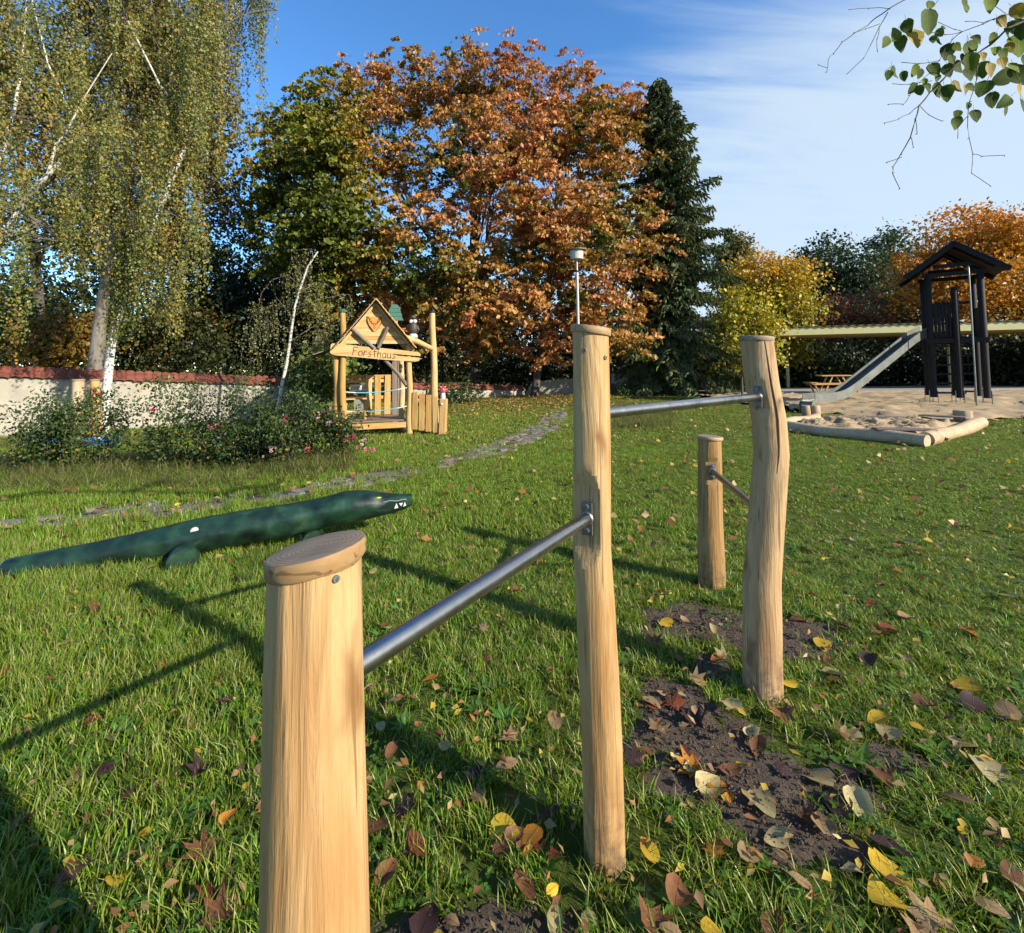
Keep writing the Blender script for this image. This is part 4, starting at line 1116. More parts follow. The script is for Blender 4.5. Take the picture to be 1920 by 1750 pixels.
ext = lambda a, b, e: Vector(a) + (Vector(a) - Vector(b)).normalized() * e
sblog(ext(q0, q3, .15), ext(q3, q0, .05), 0.13, 'log', 'front log weathered dark at its underside')
sblog(q0 + Vector((0.05, 0.1, 0)), q1, 0.12, 'logy', 'short pale log on the left side')
sblog(q1 + Vector((0.15, 0, 0)), q2, 0.10, 'grey_x', 'greyed log at the back')
sblog(q3 + Vector((0.12, .12, 0)), q2 + Vector((0.05, -0.2, 0)), 0.14, 'log', 'sunlit pale log on the right side')
for (a, h_, r_) in ((q1 + Vector((-.18, .12, 0)), 0.40, 0.10), (q1 + Vector((.06, .12, 0)), 0.40, 0.12), (q2 + Vector((-.08, .12, 0)), 0.36, 0.17)):
    m2 = MB(); a_ = Vector((a.x, a.y, 0)) - ST; m2.tube([a_ + Vector((0, 0, -.1)), a_ + Vector((0.01, 0, h_ * .5)), a_ + Vector((0, 0, h_ - .01)), a_ + Vector((0, 0, h_))], [r_, r_ * 1.02, r_, r_ * 0.92], 14, jit=0.03); m2.build('seat_stump', 'logz', sb, True)
# sitting boards across two corners
for (a, b) in ((q3 + (q0 - q3) * 0.28, q3 + (q2 - q3) * 0.16), (q2 + (q1 - q2) * 0.3, q2 + (q3 - q2) * 0.1)):
    m2 = MB(); a_, b_ = Vector((a.x, a.y, 0.235)) - ST, Vector((b.x, b.y, 0.235)) - ST; m2.beam(a_, b_, 0.30, 0.03, bev=0.004); m2.build('corner_board', 'grey_x', sb)
def quad_in(x, y):
    p_ = Vector((x, y)); mn = 9
    P_ = [Vector((v.x, v.y)) for v in (q0, q3, q2, q1)]
    for i in range(4):
        a, b = P_[i], P_[(i + 1) % 4]; d = b - a
        mn = min(mn, (d.x * (p_.y - a.y) - d.y * (p_.x - a.x)) / d.length)
    return mn
fill = patch('sand_fill', quad_in, 5.4, 13, 8, 14.5, 0.06, 'sand', 0.07, 0.20, 3.4)
struct(fill)

# ================================================================== CLIMBING TOWER
TA = radians(-35); TO = Vector((14.15, 16.2, 0)); TW, TD = 1.30, 1.25
tower = thing('climbing_tower', 'black stained wooden climbing tower with gable roof, ladder and steel slide', 'climbing tower', TO, TA)
def tpost(x, y, h, r=0.095, foot=True, lean=(0, 0)):
    m2 = MB(); m2.tube([(x - lean[0], y - lean[1], 0.30), (x - lean[0] * .5, y, h * 0.5), (x, y, h - 0.02), (x, y, h)], [r, r, r * 0.98, r * 0.8], 14, jit=0.012)
    o = m2.build('post', 'dark_z', tower, True)
    if foot:
        for s_2 in (-1, 1):
            m3 = MB(); m3.box((x - lean[0] + s_2 * (r + 0.012), y - lean[1], 0.22), (0.016, 0.08, 0.62)); m3.v = [v - o.location for v in m3.v]; m3.build('steel_foot', 'zinc', o)
    return o
PLZ = 2.28
for (x, y, h) in ((0, 0, 4.45), (TW, 0, 4.45), (0, TD, 4.45), (TW, TD, 4.45), (TW / 2, -0.04, 3.95), (TW * 0.55, TD, 3.0)):
    tpost(x, y, h, lean=(0.0, 0.0))
for i in range(6):
    m2 = MB(); m2.box((TW / 2, 0.1 + i * 0.21, PLZ), (TW + 0.1, 0.2, 0.05), None, 0.004); m2.build('platform_board', 'dark_x', tower)
for y in (-0.06, TD + 0.06):
    m2 = MB(); m2.box((TW / 2, y, PLZ - 0.1), (TW + 0.25, 0.06, 0.16), None, 0.006); m2.build('platform_beam', 'dark_x', tower)
for i in range(6):                                  # palisade between left and middle post
    x = 0.14 + i * 0.092
    m2 = MB(); m2.tube([(x, -0.03, PLZ + 0.02), (x, -0.03, PLZ + 1.08), (x, -0.03, PLZ + 1.12)], [0.045, 0.045, 0.03], 10); m2.build('palisade', 'dark_z', tower, True)
m2 = MB(); m2.box((TW / 2, TD, PLZ + 1.25), (TW, 0.07, 0.09), None, 0.006); m2.build('guard_rail', 'dark_x', tower)
for i in range(6):                                  # back boarding right side
    m2 = MB(); m2.box((TW, 0.16 + i * 0.19, PLZ + 0.5), (0.04, 0.17, 1.0), None, 0.004); m2.build('side_board', 'dark_z', tower)
for i in range(6):                                  # ladder rungs
    z = 0.45 + i * 0.31
    m2 = MB(); m2.tube([(0.0, -0.03, z), (TW * 0.62, -0.02, z + 0.01)], 0.032, 10); m2.build('rung', 'dark_x', tower, True)
    m2 = MB(); m2.tube([(TW * 0.55, TD, z), (TW, TD, z)], 0.032, 10); m2.build('rung', 'dark_x', tower, True)
RZ, EZ2, OV = 5.42, 4.42, 0.62
for sgn in (-1, 1):
    for i in range(7):
        u0, u1 = i / 7, (i + 1.12) / 7; hwid = TW / 2 + OV
        a = Vector((TW / 2 + sgn * hwid * u0, TD / 2, RZ - (RZ - EZ2) * u0)); b = Vector((TW / 2 + sgn * hwid * u1, TD / 2, RZ - (RZ - EZ2) * u1 + 0.012))
        d = (b - a); ln = d.length; d.normalize(); nr = Vector((-d.z, 0, d.x)) * (1 if d.x > 0 else -1)
        m2 = MB(); m2.box((a + b) / 2, (ln, TD + 0.9, 0.026), Matrix((d, Vector((0, 1, 0)), nr)).transposed(), 0.003); m2.build('roof_board', 'dark_y', tower)
    for y in (-0.42, TD + 0.42):
        m2 = MB(); m2.beam((TW / 2, y, RZ - 0.08), (TW / 2 + sgn * (TW / 2 + OV), y, EZ2 - 0.08), 0.16, 0.035, (0, 1, 0)); m2.build('barge_board', 'dark_x', tower)
    for y in (0.0, TD):
        m2 = MB(); m2.beam((TW / 2, y, RZ - 0.12), (TW / 2 + sgn * (TW / 2 + 0.35), y, EZ2 + 0.1), 0.10, 0.06, (0, 1, 0)); m2.build('rafter', 'dark_x', tower)
for y in (-0.05, TD):
    for z in (4.40, 4.68):
        m2 = MB(); m2.box((TW / 2, y, z), (TW + (0.3 if z < 4.5 else -0.3), 0.06, 0.13), None, 0.005); m2.build('tie_beam', 'dark_x', tower)
# fire pole
m2 = MB(); m2.tube([(TW * 0.72, -0.1, 4.5), (TW * 0.72, -0.55, 4.52), (TW * 0.72, -0.62, 4.46), (TW * 0.72, -0.64, 4.2), (TW * 0.72, -0.66, 0.0)], 0.024, 12); m2.build('fire_pole', 'slide_steel', tower, True)
# slide (tower space)
rot = Matrix.Rotation(-TA, 3, 'Z')
sTop = Vector((0.0, TD / 2, PLZ + 0.05))
eW = gp(1513, 775); eW = Vector((eW.x, eW.y, 0)); eL = rot @ (eW - TO)
sdv = Vector((eL.x - sTop.x, eL.y - sTop.y, 0)); SL = sdv.length; sdn = sdv.normalized(); ssd = Vector((sdn.y, -sdn.x, 0))
prof = [(0.0, PLZ + 0.04), (0.10, PLZ + 0.03), (0.17, PLZ - 0.12), (0.30, PLZ - 0.52), (0.5, 1.16), (0.66, 0.68), (0.74, 0.48), (0.80, 0.40), (0.88, 0.37), (0.97, 0.36), (0.992, 0.34), (1.0, 0.26), (1.0, 0.0)]
uu = np.linspace(0, len(prof) - 1, 60)
us_ = np.interp(uu, range(len(prof)), [a for a, _ in prof]); zs_ = np.interp(uu, range(len(prof)), [b for _, b in prof])
ker = np.array([1, 2, 3, 2, 1]) / 9.0
zs2 = np.convolve(np.pad(zs_, 2, 'edge'), ker, 'valid'); us2 = np.convolve(np.pad(us_, 2, 'edge'), ker, 'valid')
mb = MB(); side_h = 0.22; V, F = [], []
for i in range(60):
    c_ = Vector((sTop.x, sTop.y, 0)) + sdn * (us2[i] * SL) + Vector((0, 0, zs2[i]))
    d = Vector((sdn * ((us2[min(i + 1, 59)] - us2[max(i - 1, 0)]) * SL)).to_3d()) + Vector((0, 0, zs2[min(i + 1, 59)] - zs2[max(i - 1, 0)])); d.normalize()
    up = ssd.cross(d); up = up if up.z > 0 or i > 50 else -up
    if i > 50: up = -d.cross(ssd) if (-d.cross(ssd)).dot(sdn) > 0 else d.cross(ssd)
    sh = side_h + (0.22 * max(0, 1 - us2[i] / 0.14) if us2[i] < 0.14 else 0)
    if zs2[i] < 0.35 and us2[i] > 0.95: sh = 0.06
    for a_, b_ in ((-0.21, sh), (-0.19, sh), (-0.19, 0.02), (0.19, 0.02), (0.19, sh), (0.21, sh), (0.21, -0.02), (-0.21, -0.02)):
        V.append(c_ + ssd * a_ + up * b_)
for i in range(59):
    for k in range(8): F.append((i * 8 + k, i * 8 + (k + 1) % 8, (i + 1) * 8 + (k + 1) % 8, (i + 1) * 8 + k))
F += [tuple(range(7, -1, -1)), tuple(range(59 * 8, 60 * 8))]
mb.add(V, F); sl = mb.build('slide', 'slide_steel', tower, True); sl['label'] = 'long grey steel slide running down to the left'
for u in (2.0,):
    pass

# ================================================================== CANOPY SHELTER
cA, cB = at(1442, 640, 24.6), at(1960, 600, 22.2)
cd_ = Vector((cB.x - cA.x, cB.y - cA.y, 0)); cd_.normalize()
can = thing('canopy_shelter', 'long low shelter roof with pale yellow fascia behind the tower', 'shelter', (cA.x, cA.y, 0))
cn = Vector((-cd_.y, cd_.x, 0)); CLn = 22.0
zt = at(1700, 609, 23.4).z + 0.05
mtc = Matrix((cd_, cn, Vector((0, 0, 1)))).transposed()
m2 = MB(); m2.box(cd_ * CLn / 2 + cn * 0.04 + Vector((0, 0, zt - 0.24)), (CLn, 0.08, 0.38), mtc, 0.004); m2.build('fascia', 'cream_paint', can)
m2 = MB(); m2.box(cd_ * CLn / 2 + cn * 2.2 + Vector((0, 0, zt - 0.40)), (CLn - 0.1, 4.2, 0.05), mtc); m2.build('soffit', 'soffit', can)
m2 = MB(); vs, fs = [], []
nw = 240
for i in range(nw + 1):
    u = i / nw * (CLn + 0.1) - 0.05; zc = 0.035 * cos(i * pi / 2)
    vs += [cd_ * u - cn * 0.08 + Vector((0, 0, zt + zc - 0.03)), cd_ * u + cn * 4.4 + Vector((0, 0, zt + 0.25 + zc))]
fs = [(2 * i, 2 * i + 2, 2 * i + 3, 2 * i + 1) for i in range(nw)]
m2.add(vs, fs); m2.build('corrugated_roof', 'roof_sheet', can)
for px_u in (2.0, 9.2, 10.1, 15.0, 20.0):
    m2 = MB(); m2.box(cd_ * px_u + cn * (3.7) + Vector((0, 0, (zt - 0.38) / 2)), (0.16, 0.16, zt - 0.38), mtc, 0.01); m2.build('post', 'yellow_wood', can)

# ================================================================== PICNIC TABLE
pc = at(1566, 738, 22.8)
pt_ = thing('picnic_table', 'brown wooden picnic table with attached benches behind the slide', 'picnic table', (pc.x, pc.y, 0.12), radians(-12))
for i in range(5):
    m2 = MB(); m2.box((0, -0.32 + i * 0.16, 0.78), (1.35, 0.145, 0.045), None, 0.005); m2.build('table_plank', 'honey_x', pt_)
for s_2 in (-1, 1):
    for i in range(2):
        m2 = MB(); m2.box((s_2 * 1.05 + i * 0.15 - 0.07, 0, 0.46), (0.14, 1.0, 0.045), None, 0.005); m2.build('bench_plank', 'honey_y', pt_)
    for y in (-0.3, 0.3):
        m2 = MB(); m2.beam((s_2 * 0.2, y, 0.76), (s_2 * 0.55, y, 0.0), 0.05, 0.1, (0, 1, 0)); m2.build('leg', 'honey_z', pt_)
        m2 = MB(); m2.beam((s_2 * 1.0, y, 0.44), (s_2 * 0.8, y, 0.0), 0.05, 0.09, (0, 1, 0)); m2.build('leg', 'honey_z', pt_)
for y in (-0.36, 0.36):
    m2 = MB(); m2.box((0, y, 0.40), (2.2, 0.045, 0.09), None, 0.005); m2.build('cross_beam', 'honey_x', pt_)

# ================================================================== VEGETATION
def unit(a):
    return a / np.maximum(np.linalg.norm(a, axis=1, keepdims=True), 1e-9)
def leaf_quads(C, D, Nn, ln, wd, cols, fold=0.18):
    """rhombic folded leaves: centre C, axis D, normal Nn, length ln, width wd -> verts, tris, colours"""
    D = unit(D); S_ = unit(np.cross(D, Nn)); Nn = np.cross(S_, D)
    ln = ln[:, None]; wd = wd[:, None]
    b = C - D * ln * 0.5; tp = C + D * ln * 0.5
    l = C - S_ * wd * 0.5 + Nn * wd * fold - D * ln * 0.08; r = C + S_ * wd * 0.5 + Nn * wd * fold - D * ln * 0.08
    V = np.stack([b, r, tp, l], 1).reshape(-1, 3)
    n = len(C); i = np.arange(n)[:, None] * 4
    F = np.concatenate([i + np.array([[0, 1, 2]]), i + np.array([[0, 2, 3]])], 0)
    return V, F, np.repeat(cols, 4, 0)
def rand_unit(n):
    return unit(rng.normal(size=(n, 3)))
def vnoise(P, s, seed):
    """cheap smooth 3D noise from summed sines, about -1..1"""
    P = P * s
    a = np.sin(P[:, 0] * 1.7 + 1.3 * np.sin(P[:, 1] * 1.1 + seed) + seed) + np.sin(P[:, 1] * 1.9 + 1.1 * np.sin(P[:, 2] * 1.3 + seed * 2) + seed * 3) + np.sin(P[:, 2] * 1.5 + 1.2 * np.sin(P[:, 0] * 1.2 - seed) + seed * 5)
    return a / 3
def pick(pal, w, f):
    """palette lookup by a value 0..1 with blending"""
    pal = np.array(pal); x = np.clip(f, 0, 0.9999) * (len(pal) - 1); i = x.astype(int); fr = (x - i)[:, None]
    return pal[i] * (1 - fr) + pal[i + 1] * fr

def branch_path(a, b, n, jit, sag=0.0, rise=0.0):
    a, b = Vector(a), Vector(b); ln = (b - a).length; pts = []
    o1, o2 = Vector(rand_unit(1)[0]) * jit * ln, Vector(rand_unit(1)[0]) * jit * ln
    for i in range(n + 1):
        u = i / n
        p = a.lerp(b, u) + o1 * sin(pi * u) + o2 * 0.6 * sin(2 * pi * u) + Vector((0, 0, rise * ln * sin(pi * u) - sag * ln * u * u))
        pts.append(p)
    return pts
class Tubes:
    """many limbs in one mesh, vectorised enough"""
    def __init__(s): s.mb = MB()
    def limb(s, pts, r0, r1, n=6):
        k = len(pts)
        s.mb.tube(pts, [r0 + (r1 - r0) * (i / (k - 1)) ** 0.8 for i in range(k)], n, cap=True)

def crown_clusters(lobes, n, shell=0.55):
    """cluster centres inside ellipsoid lobes, denser towards the outside"""
    wts = np.array([l[3] * l[4] * l[5] for l in lobes]) ** 0.75; wts /= wts.sum()
    out, lid = [], []
    global LASTR; LASTR = []
    for k, l in enumerate(lobes):
        m_ = max(3, int(n * wts[k]))
        d = rand_unit(m_); rr = shell + (1 - shell) * rng.random(m_) ** 0.6
        rr = np.where(rng.random(m_) < 0.22, rng.random(m_) * shell, rr)
        P = np.array(l[:3]) + d * rr[:, None] * np.array(l[3:6])
        out.append(P); lid += [k] * m_; LASTR.append(rr)
    return np.concatenate(out), np.array(lid)

def tree(name, label, cat, base, trunk_top, r0, lobes, ncl, per, size, palette, seed, clr=0.7, flat=0.55, group=None, bark='bark', trunk_pts=None, twigs=0.5,
         upb=0.5, jitc=0.12, mat='leaf', asp=0.75, shell=0.55, colscale=0.35, coljit=0.16, lower_green=None, droop=0.35, minz=0.4, inner=0.0, sub_=0):
    base = Vector(base)
    root = thing(name, label, cat, base, 0, group)
    P, lid = crown_clusters(lobes, ncl, shell)
    keep = P[:, 2] > minz; rad_ = np.concatenate(LASTR)[keep]; P, lid = P[keep], lid[keep]
    # trunk and limbs
    tb = Tubes()
    tt = Vector(trunk_top)
    tp = [Vector(q) for q in trunk_pts] if trunk_pts else branch_path(base - Vector((0, 0, .3)), tt, 8, 0.025)
    tb.limb(tp, r0, r0 * 0.35, 12)
    wood_end = []
    for k, l in enumerate(lobes):
        u = R.uniform(0.35, 0.95); j = int(u * (len(tp) - 1)); a = tp[j]
        if a.z > l[2]: a = tp[max(1, int(len(tp) * 0.4))]
        lp = branch_path(a, Vector(l[:3]), 6, 0.07, rise=0.05); rr = max(0.03, r0 * 0.38 * (1 - 0.4 * u))
        tb.limb(lp, rr, rr * 0.3, 7)
        idx = np.where(lid == k)[0]
        for q in idx:
            if R.random() < twigs:
                s0 = lp[R.randrange(2, 7)]
                tb.limb(branch_path(s0, Vector(P[q]), 4, 0.10, rise=0.06), rr * 0.30, 0.008, 4)
    tb.mb.build('trunk', bark, root, True, world=True)
    # leaves
    nl = max(1, int(per)); n = len(P) * nl
    sc = clr * (0.6 + 0.8 * rng.random(len(P)))
    if sub_:
        so = rng.normal(size=(len(P), sub_, 3)) * 0.5
        off = so[:, rng.integers(0, sub_, nl), :] + rng.normal(size=(len(P), nl, 3)) * np.array([0.15, 0.15, 0.08])
    else:
        off = rng.normal(size=(len(P), nl, 3)) * 0.5
    off[:, :, 2] *= flat
    Lp = P[:, None, :] + off * sc[:, None, None]
    # the edge of each spray hangs a little
    Lp[:, :, 2] -= droop * (off[:, :, 0] ** 2 + off[:, :, 1] ** 2) * sc[:, None]
    ctr = np.array([np.mean([l[0] for l in lobes]), np.mean([l[1] for l in lobes]), np.mean([l[2] for l in lobes])])
    outw = unit(P - ctr)
    Nn = rng.normal(size=(len(P), nl, 3)) * 0.75 + np.array([0, 0, upb]) + outw[:, None, :] * 0.45
    D = rng.normal(size=(len(P), nl, 3)) + np.array([0, 0, -0.5])
    f = 0.5 + 0.5 * vnoise(P, colscale, seed) + rng.normal(size=len(P)) * jitc
    if lower_green is not None:
        f = lower_green(P, f)
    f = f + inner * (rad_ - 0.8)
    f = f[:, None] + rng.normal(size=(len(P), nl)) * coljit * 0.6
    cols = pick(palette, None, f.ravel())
    cols = cols * (1 + rng.normal(size=(n, 1)) * coljit)
    ln = size * (0.5 + 1.0 * rng.random(n) ** 1.3)
    V, F, cc_ = leaf_quads(Lp.reshape(-1, 3), D.reshape(-1, 3), Nn.reshape(-1, 3), ln, ln * asp, np.clip(cols, 0.004, 0.9))
    np_mesh('crown', V, F, mat, cc_, parent=root, loc=base)
    return root

def lobe(px, py, Y, rx, rz, ry=None):
    c = at(px, py, Y); s = Y / FPX
    return (c.x, c.y, c.z, rx * s, (ry if ry else rx * s * 0.9), rz * s)

GREEN_D = [(0.010, 0.028, 0.006), (0.022, 0.052, 0.010), (0.040, 0.085, 0.014)]
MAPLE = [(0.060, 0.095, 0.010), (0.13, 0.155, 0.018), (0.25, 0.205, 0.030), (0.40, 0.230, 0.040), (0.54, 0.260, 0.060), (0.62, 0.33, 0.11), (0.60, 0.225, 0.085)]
# ---- the big orange maple, two trunks' worth of crown in front
bm = at(893, 735, 28.0)
lob = [lobe(905, 165, 27, 115, 68), lobe(790, 165, 27, 95, 62), lobe(740, 270, 25, 90, 90), lobe(870, 300, 23, 120, 110), lobe(1010, 190, 27, 110, 80), lobe(780, 420, 21, 80, 60),
       lobe(960, 280, 23, 110, 90), lobe(700, 200, 28, 80, 80), lobe(840, 460, 21, 70, 70), lobe(900, 540, 21, 110, 60), lobe(790, 570, 22, 80, 60), lobe(930, 620, 24, 110, 60)  , lobe(930, 350, 20.5, 75, 60), lobe(880, 590, 20.5, 90, 45), lobe(985, 560, 20.5, 60, 40), lobe(760, 500, 21, 60, 45)]
def mshift(P, f):
    px = PX + P[:, 0] / P[:, 1] * FPX
    return f * 0.98 + 0.10 + np.clip((px - 760) / 900, -0.3, 0.1)
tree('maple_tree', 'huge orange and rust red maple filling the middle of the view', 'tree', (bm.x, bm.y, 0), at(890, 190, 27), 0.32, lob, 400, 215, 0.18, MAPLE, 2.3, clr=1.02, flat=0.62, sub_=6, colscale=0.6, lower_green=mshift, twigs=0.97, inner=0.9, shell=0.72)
bm2 = at(1000, 748, 24.6)
lob = [lobe(1080, 260, 25, 110, 80), lobe(1140, 230, 26, 80, 70), lobe(1050, 380, 22, 100, 80), lobe(1150, 350, 24, 75, 80), lobe(1180, 220, 27, 40, 50), lobe(1170, 470, 24, 70, 70), lobe(1000, 480, 22, 90, 60), lobe(1080, 560, 22.5, 110, 55), lobe(1160, 600, 24, 60, 55), lobe(1110, 470, 21.5, 70, 50), lobe(1010, 400, 20.5, 70, 50), lobe(1120, 620, 21.8, 70, 40), lobe(1180, 400, 22.5, 45, 50)]
def mshift2(P, f): return f * 0.9 + 0.20
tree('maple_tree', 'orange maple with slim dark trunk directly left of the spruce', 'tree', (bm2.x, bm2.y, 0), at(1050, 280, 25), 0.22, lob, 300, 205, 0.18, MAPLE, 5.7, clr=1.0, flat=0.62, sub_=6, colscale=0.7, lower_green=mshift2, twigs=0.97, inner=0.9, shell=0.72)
# ---- greener maple on the left flank
bm3 = at(660, 745, 24.0)
GM = [(0.085, 0.115, 0.010), (0.15, 0.180, 0.015), (0.23, 0.225, 0.022), (0.36, 0.24, 0.03), (0.58, 0.27, 0.05)]
lob = [lobe(610, 200, 25, 65, 65), lobe(560, 270, 24, 70, 65), lobe(640, 300, 22, 85, 80), lobe(535, 360, 23, 65, 70), lobe(620, 410, 20.5, 80, 70), lobe(690, 470, 21, 60, 60), lobe(560, 470, 22, 75, 65), lobe(650, 540, 22, 85, 55), lobe(500, 400, 24, 40, 60)]
def gshift(P, f): return f * 0.95 - 0.02 + np.clip((PX + P[:, 0] / P[:, 1] * FPX - 610) / 260, 0, 0.5)
tree('maple_tree', 'mostly green maple with a few orange sprays left of the huge orange one', 'tree', (bm3.x, bm3.y, 0), at(630, 230, 24), 0.27, lob, 300, 175, 0.19, GM, 3.9, clr=1.0, flat=0.55, sub_=8, lower_green=gshift, twigs=0.7, shell=0.7)
# ---- tall brownish tree behind the birch
bm4 = at(330, 700, 26.0)
BRN = [(0.055, 0.075, 0.012), (0.12, 0.120, 0.020), (0.21, 0.150, 0.026), (0.26, 0.155, 0.026)]
lob = [lobe(290, 40, 25, 110, 80), lobe(330, 130, 24, 100, 80), lobe(240, 160, 25, 100, 80), lobe(380, 240, 25, 70, 80), lobe(300, 300, 24, 110, 80), lobe(410, 360, 25, 50, 70), lobe(250, 420, 25, 110, 80), lobe(370, 450, 25, 60, 60), lobe(260, -60, 25, 90, 70)]
tree('deciduous_tree', 'tall olive brown tree rising behind the weeping birch', 'tree', (bm4.x, bm4.y, 0), at(300, 60, 25), 0.35, lob, 420, 110, 0.19, BRN, 7.1, clr=1.2, flat=0.5, twigs=0.6)
bm5 = at(60, 700, 24.0)
lob = [lobe(40, 200, 24, 130, 120), lobe(120, 60, 25, 90, 90), lobe(-60, 60, 24, 120, 120), lobe(60, 380, 23, 130, 90), lobe(-80, 330, 22, 90, 120), lobe(140, 300, 26, 90, 100)]
OLV = [(0.050, 0.070, 0.010), (0.11, 0.12, 0.018), (0.26, 0.17, 0.025), (0.44, 0.23, 0.03)]
tree('deciduous_tree', 'olive and amber tree behind the birch at the left edge', 'tree', (bm5.x, bm5.y, 0), at(40, 120, 24), 0.30, lob, 340, 95, 0.18, OLV, 1.1, clr=1.2, twigs=0.5)
# grey trunk behind the wall
# ---- understory behind the wall, each bush its own
def bush(name, label, px, py, Y, rx, rz, pal, seed, n=60, per=80, size=0.12, clr=0.8, group=None, cat='shrub', upb=0.4, base_py=None, fl=0.7, mat='leaf', colscale=0.9):
    c = at(px, py, Y); s = Y / FPX
    lobes = [(c.x, c.y, c.z, rx * s, rx * s * 0.7, rz * s), (c.x + rx * s * 0.45, c.y - 0.3, c.z - rz * s * 0.3, rx * s * 0.6, rx * s * 0.5, rz * s * 0.7), (c.x - rx * s * 0.5, c.y + 0.2, c.z - rz * s * 0.25, rx * s * 0.55, rx * s * 0.5, rz * s * 0.7)]
    return tree(name, label, cat, (c.x, c.y, 0), (c.x, c.y, c.z + rz * s * 0.3), 0.05 + 0.02 * rx * s, lobes, n, per, size, pal, seed, clr=clr, flat=fl, group=group, bark='twig', twigs=0.35, upb=upb, minz=0.15, shell=0.4, mat=mat, colscale=colscale)
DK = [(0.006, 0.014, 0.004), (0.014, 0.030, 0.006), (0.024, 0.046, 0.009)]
AMB = [(0.05, 0.065, 0.01), (0.22, 0.14, 0.015), (0.42, 0.20, 0.015)]
for (px, py, Y, rx, rz, pal, lab, n_) in (
    (430, 540, 24, 95, 130, DK, 'dark evergreen mass behind the wall right of the birch curtain', 170),
    (520, 590, 23, 80, 110, DK, 'dark evergreen bush behind the leaning young birch', 130),
    (600, 610, 23, 70, 100, DK, 'dark evergreen bush left behind the playhouse', 80),
    (340, 620, 20, 75, 70, [(0.02, 0.035, 0.006), (0.05, 0.06, 0.01), (0.20, 0.12, 0.015)], 'low olive and amber bush behind the wall below the birch strands', 70),
    (110, 625, 18, 60, 50, [(0.03, 0.045, 0.008), (0.14, 0.10, 0.012), (0.36, 0.18, 0.015)], 'bright amber bush behind the wall at the far left', 55),
    (30, 590, 20, 90, 90, GREEN_D, 'green bush behind the wall at the left edge', 60),
    (230, 600, 21, 80, 80, GREEN_D, 'green bush behind the wall around the grey trunk', 60),
    (612, 690, 14.6, 22, 42, [(0.05, 0.08, 0.012), (0.10, 0.14, 0.02), (0.18, 0.19, 0.03)], 'yellow green ivy shrub at the end of the wall beside the playhouse', 40),
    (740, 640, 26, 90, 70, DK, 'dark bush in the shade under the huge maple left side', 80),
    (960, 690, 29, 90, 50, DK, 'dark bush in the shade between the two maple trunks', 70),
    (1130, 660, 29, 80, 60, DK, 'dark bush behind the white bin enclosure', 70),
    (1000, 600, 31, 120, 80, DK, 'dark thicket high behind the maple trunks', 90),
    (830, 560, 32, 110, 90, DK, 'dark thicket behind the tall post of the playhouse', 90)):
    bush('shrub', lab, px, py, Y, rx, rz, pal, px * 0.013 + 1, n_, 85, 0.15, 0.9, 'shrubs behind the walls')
for i, (px, py, Y, rx, rz, lab) in enumerate(((865, 735, 21, 40, 20, 'low green plant bed right of the mushroom post'), (820, 742, 19, 22, 16, 'small green clump beside the mushroom post'), (1165, 735, 24.5, 10, 14, 'thin green weed before the bin enclosure'))):
    bush('low_shrub', lab, px, py, Y, rx, rz, [(0.03, 0.06, 0.012), (0.06, 0.11, 0.02), (0.10, 0.16, 0.03)], i + 2.2, 26, 60, 0.10, 0.5, None)

